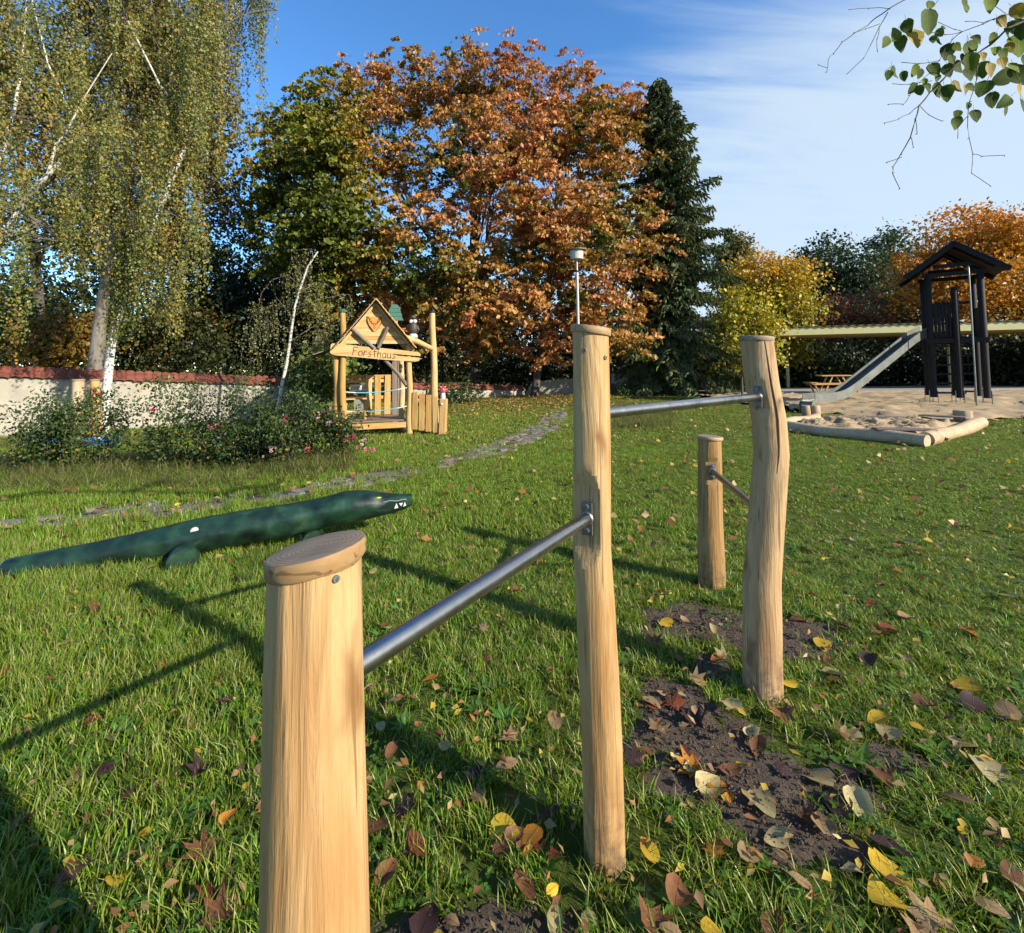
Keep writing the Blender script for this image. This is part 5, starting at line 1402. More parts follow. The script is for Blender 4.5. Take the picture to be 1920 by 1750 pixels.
# ---- spruce
def spruce(name, label, base, H, rad, seed, dens=1.0, asym=0.0):
    base = Vector(base); root = thing(name, label, 'tree', base)
    tb = Tubes(); tb.limb([base + Vector((0.02 * sin(i), 0, H * i / 10 - (0.3 if i == 0 else 0))) for i in range(11)], 0.30, 0.02, 10)
    C, D, Nn, Ln = [], [], [], []
    rs = np.random.default_rng(seed)
    z = 0.9
    while z < H - 0.15:
        u = z / H; Lb = rad * (1 - u) ** 0.62 * (0.55 + 0.75 * rs.random() if u < 0.88 else 1)
        Lb = max(Lb, 0.25)
        nb = int(6 + 5 * (1 - u))
        a0 = rs.random() * 6.28
        for k in range(nb):
            a = a0 + 2 * pi * k / nb + rs.normal() * 0.25
            l = Lb * (0.6 + 0.55 * rs.random()) * (1 + asym * cos(a))
            dv = np.array([cos(a), sin(a), 0]); rise = 0.15 + 0.5 * u
            m_ = max(4, int(l / 0.11 * dens)); t_ = np.linspace(0.12, 1.0, m_)
            bx = base.x + dv[0] * l * t_; by = base.y + dv[1] * l * t_
            bz = z + l * (rise * t_ - (0.55 - 0.3 * u) * t_ ** 2) + 0.12 * l * t_ ** 3
            if k % 2 == 0: tb.limb([Vector((bx[i], by[i], bz[i])) for i in (0, m_ // 3, 2 * m_ // 3, m_ - 1)], 0.035 * (1 - u) + 0.012, 0.006, 4)
            for s_2 in (-1, 1):
                sd_ = np.array([-dv[1], dv[0], 0]) * s_2
                for q in range(4):
                    C.append(np.stack([bx, by, bz], 1) + sd_ * (0.08 + 0.16 * q * (1 - t_ * 0.6))[:, None] + rs.normal(size=(m_, 3)) * 0.05 - np.array([0, 0, 1]) * (0.05 + 0.10 * q))
                    D.append(np.tile(dv * 0.7 + sd_ * 0.9 + np.array([0, 0, -0.55 - 0.35 * q]), (m_, 1)) + rs.normal(size=(m_, 3)) * 0.35)
                    Nn.append(np.tile(np.array([0, 0, 1.0]), (m_, 1)) + rs.normal(size=(m_, 3)) * 0.6)
                    Ln.append(np.full(m_, 0.30) * (0.7 + 0.6 * rs.random(m_)))
        z += 0.26 + 0.16 * (1 - u)
    C = np.concatenate(C); D = np.concatenate(D); Nn = np.concatenate(Nn); Ln = np.concatenate(Ln)
    f = 0.5 + 0.35 * vnoise(C, 0.8, seed) + rs.normal(size=len(C)) * 0.2
    cols = pick([(0.058, 0.080, 0.028), (0.135, 0.170, 0.060), (0.235, 0.270, 0.100)], None, f)
    V, F, cc_ = leaf_quads(C, D, Nn, Ln, Ln * 0.34, cols, 0.1)
    V2, F2, cc2 = leaf_quads(C, D, np.cross(unit(D), unit(Nn)), Ln, Ln * 0.28, cols, 0.1)
    tb.mb.build('trunk', 'bark', root, True, world=True)
    np_mesh('crown', np.concatenate([V, V2]), np.concatenate([F, F2 + len(V)]), 'needle', np.concatenate([cc_, cc2]), parent=root, loc=base)
    return root
sb_ = at(1237, 742, 25.0)
spruce('spruce_tree', 'tall dark green spruce right of the orange maple', (sb_.x + 0.35, sb_.y, 0), at(1229, 150, 25).z, 3.2, 31, 1.15, 0.3)

# ---- right side trees
YG = [(0.06, 0.12, 0.014), (0.19, 0.23, 0.022), (0.48, 0.38, 0.03), (0.68, 0.38, 0.035)]
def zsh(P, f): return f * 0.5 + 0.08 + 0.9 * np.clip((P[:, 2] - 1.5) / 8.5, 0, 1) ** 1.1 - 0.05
b_ = at(1430, 735, 30)
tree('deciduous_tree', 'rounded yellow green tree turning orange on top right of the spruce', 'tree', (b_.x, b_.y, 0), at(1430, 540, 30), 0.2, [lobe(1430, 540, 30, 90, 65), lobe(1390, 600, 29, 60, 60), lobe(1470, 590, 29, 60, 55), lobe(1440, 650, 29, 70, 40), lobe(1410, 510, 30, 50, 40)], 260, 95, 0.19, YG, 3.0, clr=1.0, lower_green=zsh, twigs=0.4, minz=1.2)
YL = [(0.22, 0.24, 0.02), (0.45, 0.40, 0.03), (0.60, 0.50, 0.04), (0.5, 0.34, 0.04)]
b_ = at(1392, 738, 22)
tree('young_tree', 'slender young tree with bright lemon yellow leaves behind the crooked post', 'tree', (b_.x, b_.y, 0), at(1400, 580, 22), 0.06, [lobe(1395, 580, 22, 40, 50), lobe(1430, 610, 22, 40, 28), lobe(1385, 650, 22, 32, 40), lobe(1445, 655, 21.6, 22, 22)], 70, 42, 0.17, YL, 4.4, clr=0.6, twigs=0.9, minz=1.0)
OR = [(0.14, 0.15, 0.02), (0.40, 0.27, 0.025), (0.65, 0.31, 0.022), (0.72, 0.27, 0.035), (0.74, 0.36, 0.03)]
b_ = at(1850, 735, 32)
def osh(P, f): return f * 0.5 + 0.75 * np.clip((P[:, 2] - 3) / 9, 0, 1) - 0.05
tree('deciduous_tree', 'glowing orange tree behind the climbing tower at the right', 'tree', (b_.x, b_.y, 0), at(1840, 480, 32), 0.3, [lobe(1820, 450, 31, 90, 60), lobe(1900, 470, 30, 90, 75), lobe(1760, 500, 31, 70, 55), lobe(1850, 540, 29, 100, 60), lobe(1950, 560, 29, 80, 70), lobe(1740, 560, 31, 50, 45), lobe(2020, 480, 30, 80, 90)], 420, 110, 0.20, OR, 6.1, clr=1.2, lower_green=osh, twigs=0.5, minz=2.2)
RB = [(0.13, 0.08, 0.03), (0.27, 0.11, 0.045), (0.38, 0.15, 0.05), (0.16, 0.14, 0.03)]
for (px, py, Y, rx, rz, pal, lab, n_, sz) in (
    (1600, 590, 33, 80, 45, RB, 'russet brown shrub behind the canopy left of the tower', 90, 0.16),
    (1545, 600, 34, 50, 45, RB, 'russet brown shrub beside the yellow green tree', 60, 0.16),
    (1690, 600, 33, 60, 50, BRN, 'olive shrub directly left behind the tower', 70, 0.16)):
    bush('shrub', lab, px, py, Y, rx, rz, pal, px * 0.01, n_, 80, sz, 1.0)
FAR = [(0.030, 0.058, 0.024), (0.055, 0.092, 0.036), (0.085, 0.125, 0.05)]
for i, (px, py, Y, rx, rz, lab) in enumerate(((1555, 500, 62, 55, 60, 'dark green far tree left of centre on the hill'), (1625, 520, 60, 55, 50, 'dark green far tree in the dip of the hill'), (1675, 480, 64, 40, 60, 'tall dark far tree next to the orange crown'), (1500, 510, 66, 40, 40, 'low far tree above the yellow green crown'), (1378, 470, 62, 24, 34, 'grey green far tree showing right of the spruce'))):
    b_ = at(px, 700, Y)
    if px < 1400: FAR = [(0.16, 0.16, 0.06), (0.26, 0.22, 0.08), (0.34, 0.22, 0.07)]
    tree('far_tree', lab, 'tree', (b_.x, b_.y, 0), at(px, py - rz * 0.5, Y), 0.3, [lobe(px, py, Y, rx, rz), lobe(px - rx * 0.5, py + rz * 0.6, Y, rx * 0.7, rz * 0.7), lobe(px + rx * 0.5, py + rz * 0.7, Y, rx * 0.7, rz * 0.7), lobe(px, py + rz * 1.6, Y, rx * 1.1, rz)], 170, 60, 0.42, FAR, i * 1.7 + 0.4, clr=2.0 if px > 1400 else 1.2, group='far trees on the hill', twigs=0.2)
# hedge under the canopy
for i, (px, py, Y, rx, rz) in enumerate(((1330, 690, 28, 50, 40), (1480, 680, 30, 60, 50), (1580, 685, 31, 70, 50), (1690, 680, 31, 70, 50), (1800, 690, 29, 80, 55), (1900, 680, 27, 80, 60), (2000, 680, 26, 80, 70))):
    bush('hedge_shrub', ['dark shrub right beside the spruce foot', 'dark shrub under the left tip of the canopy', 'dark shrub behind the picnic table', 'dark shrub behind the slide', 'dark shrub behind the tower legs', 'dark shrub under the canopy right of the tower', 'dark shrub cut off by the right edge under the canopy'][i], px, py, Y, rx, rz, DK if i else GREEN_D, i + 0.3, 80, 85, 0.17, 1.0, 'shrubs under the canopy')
# far woodland closing the view
P = []
for k in range(1300):
    x = rng.uniform(-75, 75); y = 52 + 10 * rng.random() + abs(x) * 0.1
    top = 17 + 4 * math.sin(x * 0.21) + 3 * math.sin(x * 0.53 + 1) - (10 if x > 15 else 0) - (6 if x > 30 else 0)
    P.append((x, y, rng.random() ** 1.5 * max(4, top)))
P = np.array(P); off = rng.normal(size=(1300, 60, 3)) * np.array([1.5, 1.2, 1.1])
Lp = (P[:, None, :] + off).reshape(-1, 3); n_ = len(Lp)
f = np.clip(0.5 + 0.5 * vnoise(Lp, 0.2, 4.0) + rng.normal(size=n_) * 0.15, 0, 1)
V, F, cc_ = leaf_quads(Lp, rng.normal(size=(n_, 3)), rng.normal(size=(n_, 3)) + np.array([0, 0, 0.6]), np.full(n_, 0.62), np.full(n_, 0.5), pick([(0.016, 0.030, 0.008), (0.030, 0.055, 0.012), (0.06, 0.075, 0.016), (0.10, 0.085, 0.02)], None, f))
stuff(np_mesh('woodland', V, F, 'leaf', cc_), 'distant mixed woodland closing the view behind the garden', 'woodland')

# ================================================================== WEEPING BIRCH
BIRCH = [(0.11, 0.155, 0.022), (0.18, 0.215, 0.038), (0.27, 0.27, 0.06), (0.33, 0.27, 0.045), (0.56, 0.30, 0.04)]
def strands(anchors, lens, root, loc, spacing=0.045, size=0.052, seed=0, pal=BIRCH, twig_r=0.0022, sway=0.07, bias=0.0):
    rs = np.random.default_rng(seed)
    Cs, Cols, TW = [], [], []
    for (a, ln) in zip(anchors, lens):
        n_ = max(6, int(ln / spacing))
        t_ = np.linspace(0, 1, n_)
        d = rs.normal(size=2) * sway
        ph = rs.random(2) * 6
        x = a[0] + d[0] * ln * (np.sin(t_ * 1.5)) * 0.6 + 0.02 * np.sin(t_ * 9 + ph[0]); y = a[1] + d[1] * ln * np.sin(t_ * 1.5) * 0.6 + 0.02 * np.sin(t_ * 8 + ph[1])
        z = a[2] - ln * (t_ ** 1.15)
        pts = np.stack([x, y, z], 1)
        TW.append(pts[:: max(1, n_ // 5)])
        lp = np.repeat(pts, 2, 0) + rs.normal(size=(2 * n_, 3)) * np.array([0.045, 0.045, 0.03])
        keep = rs.random(2 * n_) < 0.85
        lp = lp[keep]
        Cs.append(lp)
        yel = rs.random() < 0.06
        f = np.clip(bias + 0.36 + 0.2 * rs.normal() + 0.16 * rs.normal(size=len(lp)), 0, 0.85) if not yel else np.clip(0.85 + 0.1 * rs.normal(size=len(lp)), 0, 1)
        Cols.append(pick(pal, None, f))
    C = np.concatenate(Cs); cols = np.concatenate(Cols); n_ = len(C)
    D = rs.normal(size=(n_, 3)) * 0.5 + np.array([0, 0, -1.0])
    Nn = rs.normal(size=(n_, 3)) + np.array([0.3, -0.4, 0.2])
    ln = size * (0.7 + 0.6 * rs.random(n_))
    V, F, cc_ = leaf_quads(C, D, Nn, ln, ln * 0.78, cols * (1 + rs.normal(size=(n_, 1)) * 0.12))
    np_mesh('crown', V, F, 'leaf', cc_, parent=root, loc=loc)
    # hanging twigs as thin three sided tubes
    VV, FF = [], []; base_i = 0
    for pts in TW:
        k = len(pts)
        for j in range(3):
            a = 2 * pi * j / 3
            VV.append(pts + np.array([cos(a), sin(a), 0]) * twig_r)
        for i in range(k - 1):
            for j in range(3):
                FF.append((base_i + j * k + i, base_i + ((j + 1) % 3) * k + i, base_i + ((j + 1) % 3) * k + i + 1, base_i + j * k + i + 1))
        base_i += 3 * k
    np_mesh('hanging_twigs', np.concatenate(VV), FF, 'twig', parent=root, loc=loc)

YB = 10.6
bb = at(192, 822, YB); bloc = Vector((bb.x, bb.y, 0))
birch = thing('weeping_birch', 'large weeping birch with white forked trunk and long hanging strands', 'tree', bloc)
tb = Tubes()
tr_ = [at(x, y, YB + dy) for x, y, dy in ((192, 840, 0), (197, 770, 0), (201, 720, 0), (206, 670, 0), (214, 615, 0), (235, 550, 0.1), (262, 485, 0.2), (295, 400, 0.3), (322, 335, 0.4), (350, 270, 0.5), (385, 180, 0.6), (418, 90, 0.7), (440, 0, 0.7), (455, -90, 0.7), (470, -180, 0.7))]
tb.limb(tr_, 0.105, 0.03, 12)
tb2 = Tubes()
limbs = [tr_]
for pts, r_ in (([(262, 485), (240, 470), (222, 430), (210, 395)], 0.022), ([(228, 565), (222, 500), (200, 450), (180, 440), (120, 455)], 0.022), ([(295, 400), (260, 360), (220, 330), (150, 250), (90, 120), (60, 0), (50, -120)], 0.05),
                ([(322, 335), (300, 280), (250, 275), (190, 280)], 0.02), ([(350, 270), (335, 200), (300, 160), (240, 40), (200, -80)], 0.045), ([(385, 180), (440, 60), (480, -20), (505, -40), (520, 20)], 0.03), ([(418, 90), (380, -20), (330, -120)], 0.04), ([(350, 270), (330, 190), (322, 170)], 0.015)):
    q = [at(x, y, YB + 0.3 * sin(i * 1.3) + i * (0.25 if r_ > 0.03 else -0.1)) for i, (x, y) in enumerate(pts)]
    (tb if r_ > 0.03 else tb2).limb(q, r_, 0.008, 7); limbs.append(q)
anc, lens = [], []
def addanchors(n_, x0, x1, y0, y1, d0, d1, l0, l1, maxpy):
    cen = [(R.uniform(x0, x1), R.uniform(y0, y1), R.uniform(d0, d1), R.uniform(l0, l1)) for _ in range(max(4, n_ // 7))]
    for _ in range(int(n_ * 0.85)):
        px, py, Y, ln = R.choice(cen)
        px += R.gauss(0, 9); py += R.gauss(0, 16); Y += R.gauss(0, 0.12)
        ln *= R.uniform(0.55, 1.1); p = at(px, py, Y)
        mp_ = maxpy(px); zl = at(px, mp_ - R.random() ** 2 * 180, Y).z
        ln = min(ln, p.z - zl)
        if ln > 0.3: anc.append((p.x, p.y, p.z)); lens.append(ln)
low = lambda px: float(np.interp(px, [-200, 0, 90, 200, 240, 330, 395, 420, 520], [700, 690, 670, 665, 690, 690, 590, 300, 200]))
addanchors(430, -160, 400, -220, 250, 8.8, 12.2, 1.2, 3.2, low)
addanchors(260, -160, 390, 220, 520, 8.8, 12.0, 1.0, 2.6, low)
addanchors(110, 380, 450, -120, 60, 10.2, 11.6, 2.6, 4.6, lambda p_: 400)
addanchors(50, 450, 512, -120, 0, 10.4, 11.4, 1.6, 3.0, lambda p_: 230)
addanchors(110, -160, 130, 380, 560, 8.4, 9.6, 0.8, 1.8, low)
addanchors(190, 120, 400, 40, 440, 9.2, 10.2, 0.8, 2.0, low)
addanchors(60, 225, 335, 480, 560, 9.3, 10.2, 0.6, 1.6, low)
for (px, py, dy) in [(px_ + R.gauss(0, 10), py_ + R.gauss(0, 14), 0) for (px_, py_) in ((235, 470), (250, 430), (270, 400), (300, 240), (330, 170), (350, 120), (380, 60), (400, 20), (215, 520), (340, 200)) for _ in range(11)]:
    a = at(px, py, YB - R.uniform(0.15, 0.8)); anc.append(tuple(a)); lens.append(R.uniform(0.7, 1.7))
strands(anc, lens, birch, bloc, seed=5)
# thin limbs tie the strands to the boughs
for i in range(0, len(anc), 6):
    a = Vector(anc[i]); best = None
    for l in limbs:
        for p_ in l[2:]:
            if p_.z < a.z + 1.2 and (best is None or (p_ - a).length < (best - a).length): best = p_
    if best is not None and (best - a).length < 2.6:
        tb2.limb(branch_path(best, a, 5, 0.06, rise=0.12), 0.014, 0.004, 4)
tb.mb.build('trunk', 'birch_bark', birch, True, world=True)
stuff(tb2.mb.build('limbs', 'bark_grey', birch, True, world=True))
# second birch, its trunk outside the frame on the left
b2 = at(-190, 860, 9.3); b2l = Vector((b2.x, b2.y, 0))
birch2 = thing('weeping_birch', 'second birch reaching in from the left edge with white slanting limbs', 'tree', b2l)
tb = Tubes()
tb.limb([at(x, y, 9.3) for x, y in ((-190, 860), (-150, 740), (-90, 600), (-30, 500), (4, 450), (50, 368), (100, 318), (112, 306))], 0.10, 0.035, 10)
tb.limb([at(x, y, 9.3) for x, y in ((90, 328), (105, 270), (122, 252), (160, 180), (210, 100))], 0.03, 0.008, 7)
tb.limb([at(x, y, 9.1) for x, y in ((-60, 560), (-10, 330), (10, 270), (28, 200), (40, 130), (48, 40), (52, -60))], 0.05, 0.012, 8)
tb.limb([at(x, y, 9.2) for x, y in ((4, 450), (20, 440), (42, 425))], 0.012, 0.004, 6)
anc, lens = [], []
addanchors(150, -170, 130, -160, 260, 8.6, 9.8, 1.0, 2.4, low)
addanchors(70, -40, 220, 60, 340, 8.4, 9.0, 0.6, 1.5, low)
strands(anc, lens, birch2, b2l, seed=9, bias=0.08)
tb.mb.build('trunk', 'birch_bark', birch2, True, world=True)
# grey trunk standing behind the wall
g0 = at(180, 720, 14.0)
gt = thing('old_tree', 'thick grey lichen covered trunk behind the wall at the birch', 'tree', (g0.x, g0.y, 0))
tb = Tubes(); tb.limb([Vector((g0.x, g0.y, -.2))] + [at(x, y, 14.0) for x, y in ((180, 690), (186, 620), (193, 555), (205, 480), (225, 380), (240, 300))], 0.26, 0.03, 14)
tb.limb([at(x, y, 14.0) for x, y in ((200, 500), (170, 420), (120, 330))], 0.10, 0.03, 8)
tb.mb.build('trunk', 'bark_grey', gt, True, world=True)
lob = [lobe(230, 200, 14.5, 90, 70), lobe(130, 300, 14.5, 80, 60), lobe(260, 90, 14.5, 80, 60)]
P, lid = crown_clusters(lob, 90); off = rng.normal(size=(len(P), 55, 3)) * 0.32; Lp = (P[:, None] + off).reshape(-1, 3); n_ = len(Lp)
V, F, cc_ = leaf_quads(Lp, rng.normal(size=(n_, 3)), rng.normal(size=(n_, 3)) + np.array([0, 0, .6]), np.full(n_, .10), np.full(n_, .075), pick(BRN, None, np.clip(rng.normal(size=n_) * .2 + .4, 0, 1)))
np_mesh('crown', V, F, 'leaf', cc_, parent=gt, loc=(g0.x, g0.y, 0))
# young leaning birch before the playhouse
YS = 12.0
yb0 = at(524, 745, YS); ybl = Vector((at(515, 800, YS).x, YS, 0))
yb = thing('young_birch', 'slender young birch with white leaning stem and drooping twigs beside the playhouse', 'tree', ybl)
tb = Tubes(); tb.limb([at(x, y, YS) for x, y in ((512, 812), (520, 770), (527, 730), (538, 680), (545, 630), (553, 575), (563, 540), (577, 500), (596, 472))], 0.052, 0.018, 10)
tb.mb.build('trunk', 'birch_bark', yb, True, world=True)
tb = Tubes(); anc, lens = [], []
for pts in (((588, 485), (584, 467), (570, 468), (550, 470)), ((566, 530), (562, 505), (552, 495)), ((563, 538), (540, 515), (510, 525), (490, 550), (482, 590)), ((560, 572), (600, 562), (640, 553), (655, 552), (662, 575)), ((570, 545), (590, 530), (615, 535), (638, 555)), ((552, 600), (520, 560), (495, 590)), ((548, 620), (500, 600), (465, 640)), ((556, 580), (600, 570), (630, 600)), ((545, 640), (590, 610), (620, 640))):
    q = [at(x, y, YS + 0.12 * sin(i * 2 + x)) for i, (x, y) in enumerate(pts)]
    tb.limb(q, 0.010, 0.003, 5)
    for i in range(14):
        u = R.random() ** 0.7 * (len(q) - 1.001); j = int(u); a = q[j].lerp(q[j + 1], u - j); anc.append((a.x, a.y + R.uniform(-.3, .3), a.z)); lens.append(R.uniform(0.4, 1.5))
for i in range(26):
    a = at(R.uniform(470, 640), R.uniform(560, 640), YS + R.uniform(-.5, .7)); anc.append(tuple(a)); lens.append(R.uniform(0.4, 1.1))
stuff(tb.mb.build('limbs', 'bark_grey', yb, True, world=True))
strands(anc, [min(l, a[2] - 1.3) if a[2] > 1.8 else 0.3 for l, a in zip(lens, anc)], yb, ybl, 0.075, 0.045, 21, pal=[(0.12, 0.135, 0.035), (0.19, 0.20, 0.055), (0.27, 0.26, 0.075), (0.30, 0.24, 0.07)], sway=0.2)

# ================================================================== ROSE BUSHES
def rose_petals():
    mb = MB(); rr = random.Random(3)
    for ring, (r, zt, n_) in enumerate(((0.012, 0.030, 4), (0.024, 0.026, 5), (0.036, 0.014, 6))):
        for k in range(n_):
            a = 2 * pi * k / n_ + ring * 0.5; ca, sa = cos(a), sin(a); w_ = 0.018 + ring * 0.004
            b_ = Vector((ca * 0.006, sa * 0.006, 0)); tv = Vector((-sa, ca, 0))
            m_ = Vector((ca * r * 0.8, sa * r * 0.8, zt * 0.7)); t_ = Vector((ca * r * 1.1, sa * r * 1.1, zt * 1.05))
            i = len(mb.v); mb.add([b_, m_ + tv * w_ * 0.8, t_ + tv * w_ * 0.45, t_ - tv * w_ * 0.45, m_ - tv * w_ * 0.8], [(0, 1, 2, 3, 4)])
    me = bpy.data.meshes.new('flower'); me.from_pydata(mb.v, [], mb.f); me.update(); return me
plain('rose_pink', (0.72, 0.22, 0.30), 0.5, var=0.25, scale=30, bmp=0)
plain('rose_deep', (0.55, 0.05, 0.14), 0.5, var=0.25, scale=30, bmp=0)
plain('rose_pale', (0.80, 0.50, 0.50), 0.5, var=0.2, scale=30, bmp=0)
FLOWER = rose_petals(); FLOWER.materials.append(MATS['rose_pink'])
ROSE = [(0.022, 0.046, 0.012), (0.042, 0.082, 0.020), (0.070, 0.120, 0.030), (0.11, 0.155, 0.038)]
def rose_bush(label, px, Y, hpx, spread, ncane, seed, flowers, pal=ROSE, per=150):
    rs = random.Random(seed); b_ = at(px, 900, Y); base = Vector((b_.x, b_.y, 0))
    root = thing('rose_bush', label, 'rose bush', base, 0, 'rose bushes along the wall')
    Hm = at(px, hpx, Y).z
    tb = Tubes(); C = []
    for i in range(ncane):
        a = rs.uniform(0, 2 * pi); s0 = base + Vector((rs.uniform(-1, 1) * spread * 0.55, rs.uniform(-.25, .3), 0))
        rd = rs.uniform(0.15, 1.0) * spread * 0.55; h_ = Hm * rs.choice((0.35, 0.45, 0.55, 0.65, 0.75, 0.85, 1.0))
        e = s0 + Vector((cos(a) * rd, sin(a) * rd * 0.6, h_))
        pts = [s0.lerp(e, u) + Vector((0, 0, 0.18 * h_ * sin(pi * u) - 0.12 * rd * u * u)) + Vector((rs.uniform(-.02, .02), rs.uniform(-.02, .02), 0)) for u in (0, .2, .4, .6, .8, 1)]
        tb.limb(pts, 0.008, 0.003, 4)
        for k in range(per):
            u = rs.random() ** 0.75 * 4.999; j = int(u); p_ = pts[j].lerp(pts[j + 1], u - j)
            C.append(p_ + Vector((rs.gauss(0, .10), rs.gauss(0, .10), rs.gauss(0, .07))))
    tb.mb.build('canes', 'twig', root, True, world=True)
    C = np.array([tuple(c) for c in C]); C = C[C[:, 2] > 0.02]; n_ = len(C)
    f = 0.5 + 0.4 * vnoise(C, 2.2, seed) + rng.normal(size=n_) * 0.18
    cols = pick(pal, None, f); yl = rng.random(n_) < np.where(C[:, 2] < 0.45, 0.10, 0.015); cols[yl] = np.array([0.34, 0.26, 0.03])
    ln = 0.052 * (0.6 + 0.7 * rng.random(n_))
    V, F, cc_ = leaf_quads(C, rng.normal(size=(n_, 3)) + np.array([0, 0, -.2]), rng.normal(size=(n_, 3)) * 0.8 + np.array([0.1, -.1, 0.8]), ln, ln * 0.62, cols)
    np_mesh('foliage', V, F, 'leaf', cc_, parent=root, loc=base)
    for (fx, fy, k, mm) in flowers:
        c_ = at(fx, fy, Y - 0.25)
        for i in range(k):
            o = link('flower', FLOWER, root, Vector((c_.x + rs.gauss(0, .045), c_.y + rs.gauss(0, .03), max(0.05, c_.z + rs.gauss(0, .035)))) - base)
            o.rotation_euler = (rs.uniform(0.2, 1.1), rs.uniform(-.5, .5), rs.uniform(-.7, .7)); sc_ = rs.uniform(0.5, 0.85); o.scale = (sc_, sc_, sc_)
            o.material_slots[0].link = 'OBJECT'; o.material_slots[0].material = MATS[mm]
rose_bush('left rose bush half hiding a blue tub and two stubby posts', 128, 7.3, 730, 1.05, 30, 1, [(287, 768, 4, 'rose_deep'), (178, 745, 1, 'rose_deep')], per=260)
rose_bush('broad middle rose bush in front of the sunlit plaster wall', 425, 7.4, 700, 2.05, 54, 2, [(398, 800, 5, 'rose_pink'), (530, 790, 4, 'rose_deep'), (545, 792, 4, 'rose_deep'), (505, 845, 3, 'rose_pale')], per=260)
rose_bush('right rose bush with many pink flowers before the playhouse', 575, 7.9, 765, 1.2, 30, 3, [(540, 793, 3, 'rose_deep'), (597, 778, 4, 'rose_pale'), (575, 843, 5, 'rose_pink'), (535, 848, 4, 'rose_pink'), (658, 822, 6, 'rose_deep'), (683, 830, 3, 'rose_pale'), (680, 843, 4, 'rose_pink'), (697, 846, 3, 'rose_pink'), (620, 770, 3, 'rose_pink'), (615, 790, 3, 'rose_pale')], pal=[(0.03, 0.055, 0.012), (0.055, 0.09, 0.02), (0.09, 0.13, 0.03), (0.13, 0.16, 0.035)], per=230)

# ================================================================== GRASS
def tuft(name, nb, rad, h0, h1, wd, segs, cols, seed, lean=0.55):
    rs = np.random.default_rng(seed); V, F, Cc = [], [], []
    for i in range(nb):
        a = rs.random() * 6.28; r_ = rad * math.sqrt(rs.random()); x, y = r_ * cos(a), r_ * sin(a)
        h = h0 + (h1 - h0) * rs.random(); la = rs.random() * 6.28; lm = lean * h * (0.3 + rs.random()); w_ = wd * (0.7 + 0.6 * rs.random())
        dx, dy = cos(la), sin(la); sx, sy = -dy, dx; b_ = len(V); tw = rs.normal() * 0.6
        sx, sy = sx * cos(tw) - sy * sin(tw), sx * sin(tw) + sy * cos(tw)
        c_ = cols[rs.integers(len(cols))] * (0.85 + 0.3 * rs.random())
        for k in range(segs):
            u = k / segs; ww = w_ * (1 - 0.55 * u) / 2
            px, py, pz = x + dx * lm * u * u, y + dy * lm * u * u, h * u * (1 - 0.18 * u * lean)
            V += [(px - sx * ww, py - sy * ww, pz), (px + sx * ww, py + sy * ww, pz)]; Cc += [c_, c_]
        V.append((x + dx * lm, y + dy * lm, h * (1 - 0.2 * lean))); Cc.append(c_)
        for k in range(segs - 1):
            q = b_ + 2 * k; F += [(q, q + 1, q + 3), (q, q + 3, q + 2)]
        q = b_ + 2 * (segs - 1); F.append((q, q + 1, q + 2))
    me = bpy.data.meshes.new(name); me.from_pydata(V, [], F); me.update()
    at_ = me.color_attributes.new('Col', 'FLOAT_COLOR', 'POINT')
    at_.data.foreach_set('color', np.concatenate([np.array(Cc) * AF, np.ones((len(V), 1))], 1).astype(np.float32).ravel())
    me.materials.append(MATS['grass']); return me
def rosette(name, seed):
    rs = np.random.default_rng(seed); n_ = 9; a = np.arange(n_) * 2.4 + rs.random(n_) * 0.4; tl = 0.25 + 0.35 * rs.random(n_)
    D = np.stack([np.cos(a), np.sin(a), tl], 1); C = unit(D) * (0.030 + 0.012 * rs.random((n_, 1))) + np.array([0, 0, 0.018]); Nn = np.stack([-np.cos(a) * tl, -np.sin(a) * tl, np.ones(n_)], 1)
    ln = 0.06 + 0.035 * rs.random(n_)
    V, F, cc_ = leaf_quads(C, D, Nn, ln, ln * 0.34, np.tile(np.array([[0.10, 0.215, 0.03]]), (n_, 1)) * (0.8 + 0.4 * rs.random((n_, 1))), 0.12)
    me = bpy.data.meshes.new(name); me.from_pydata(V.tolist(), [], F.tolist()); me.update()
    at_ = me.color_attributes.new('Col', 'FLOAT_COLOR', 'POINT'); at_.data.foreach_set('color', np.concatenate([cc_ * AF, np.ones((len(V), 1))], 1).astype(np.float32).ravel())
    me.materials.append(MATS['grass']); return me
def clover(name, n_, seed):
    rs = np.random.default_rng(seed); C, D, Nn = [], [], []
    for i in range(n_):
        c_ = np.array([rs.normal() * 0.03, rs.normal() * 0.03, 0.025 + 0.03 * rs.random()]); a0 = rs.random() * 6
        for k in range(3):
            a = a0 + k * 2.094; d = np.array([cos(a), sin(a), 0.1]); C.append(c_ + d * 0.007); D.append(d); Nn.append(np.array([0, 0, 1.0]) + rs.normal(size=3) * 0.25)
    C, D, Nn = map(np.array, (C, D, Nn)); m_ = len(C)
    V, F, cc_ = leaf_quads(C, D, Nn, np.full(m_, .015), np.full(m_, .014), np.tile(np.array([[0.095, 0.20, 0.022]]), (m_, 1)) * (0.8 + 0.4 * rs.random((m_, 1))), 0.05)
    me = bpy.data.meshes.new(name); me.from_pydata(V.tolist(), [], F.tolist()); me.update()
    at_ = me.color_attributes.new('Col', 'FLOAT_COLOR', 'POINT'); at_.data.foreach_set('color', np.concatenate([cc_ * AF, np.ones((len(V), 1))], 1).astype(np.float32).ravel())
    me.materials.append(MATS['grass']); return me
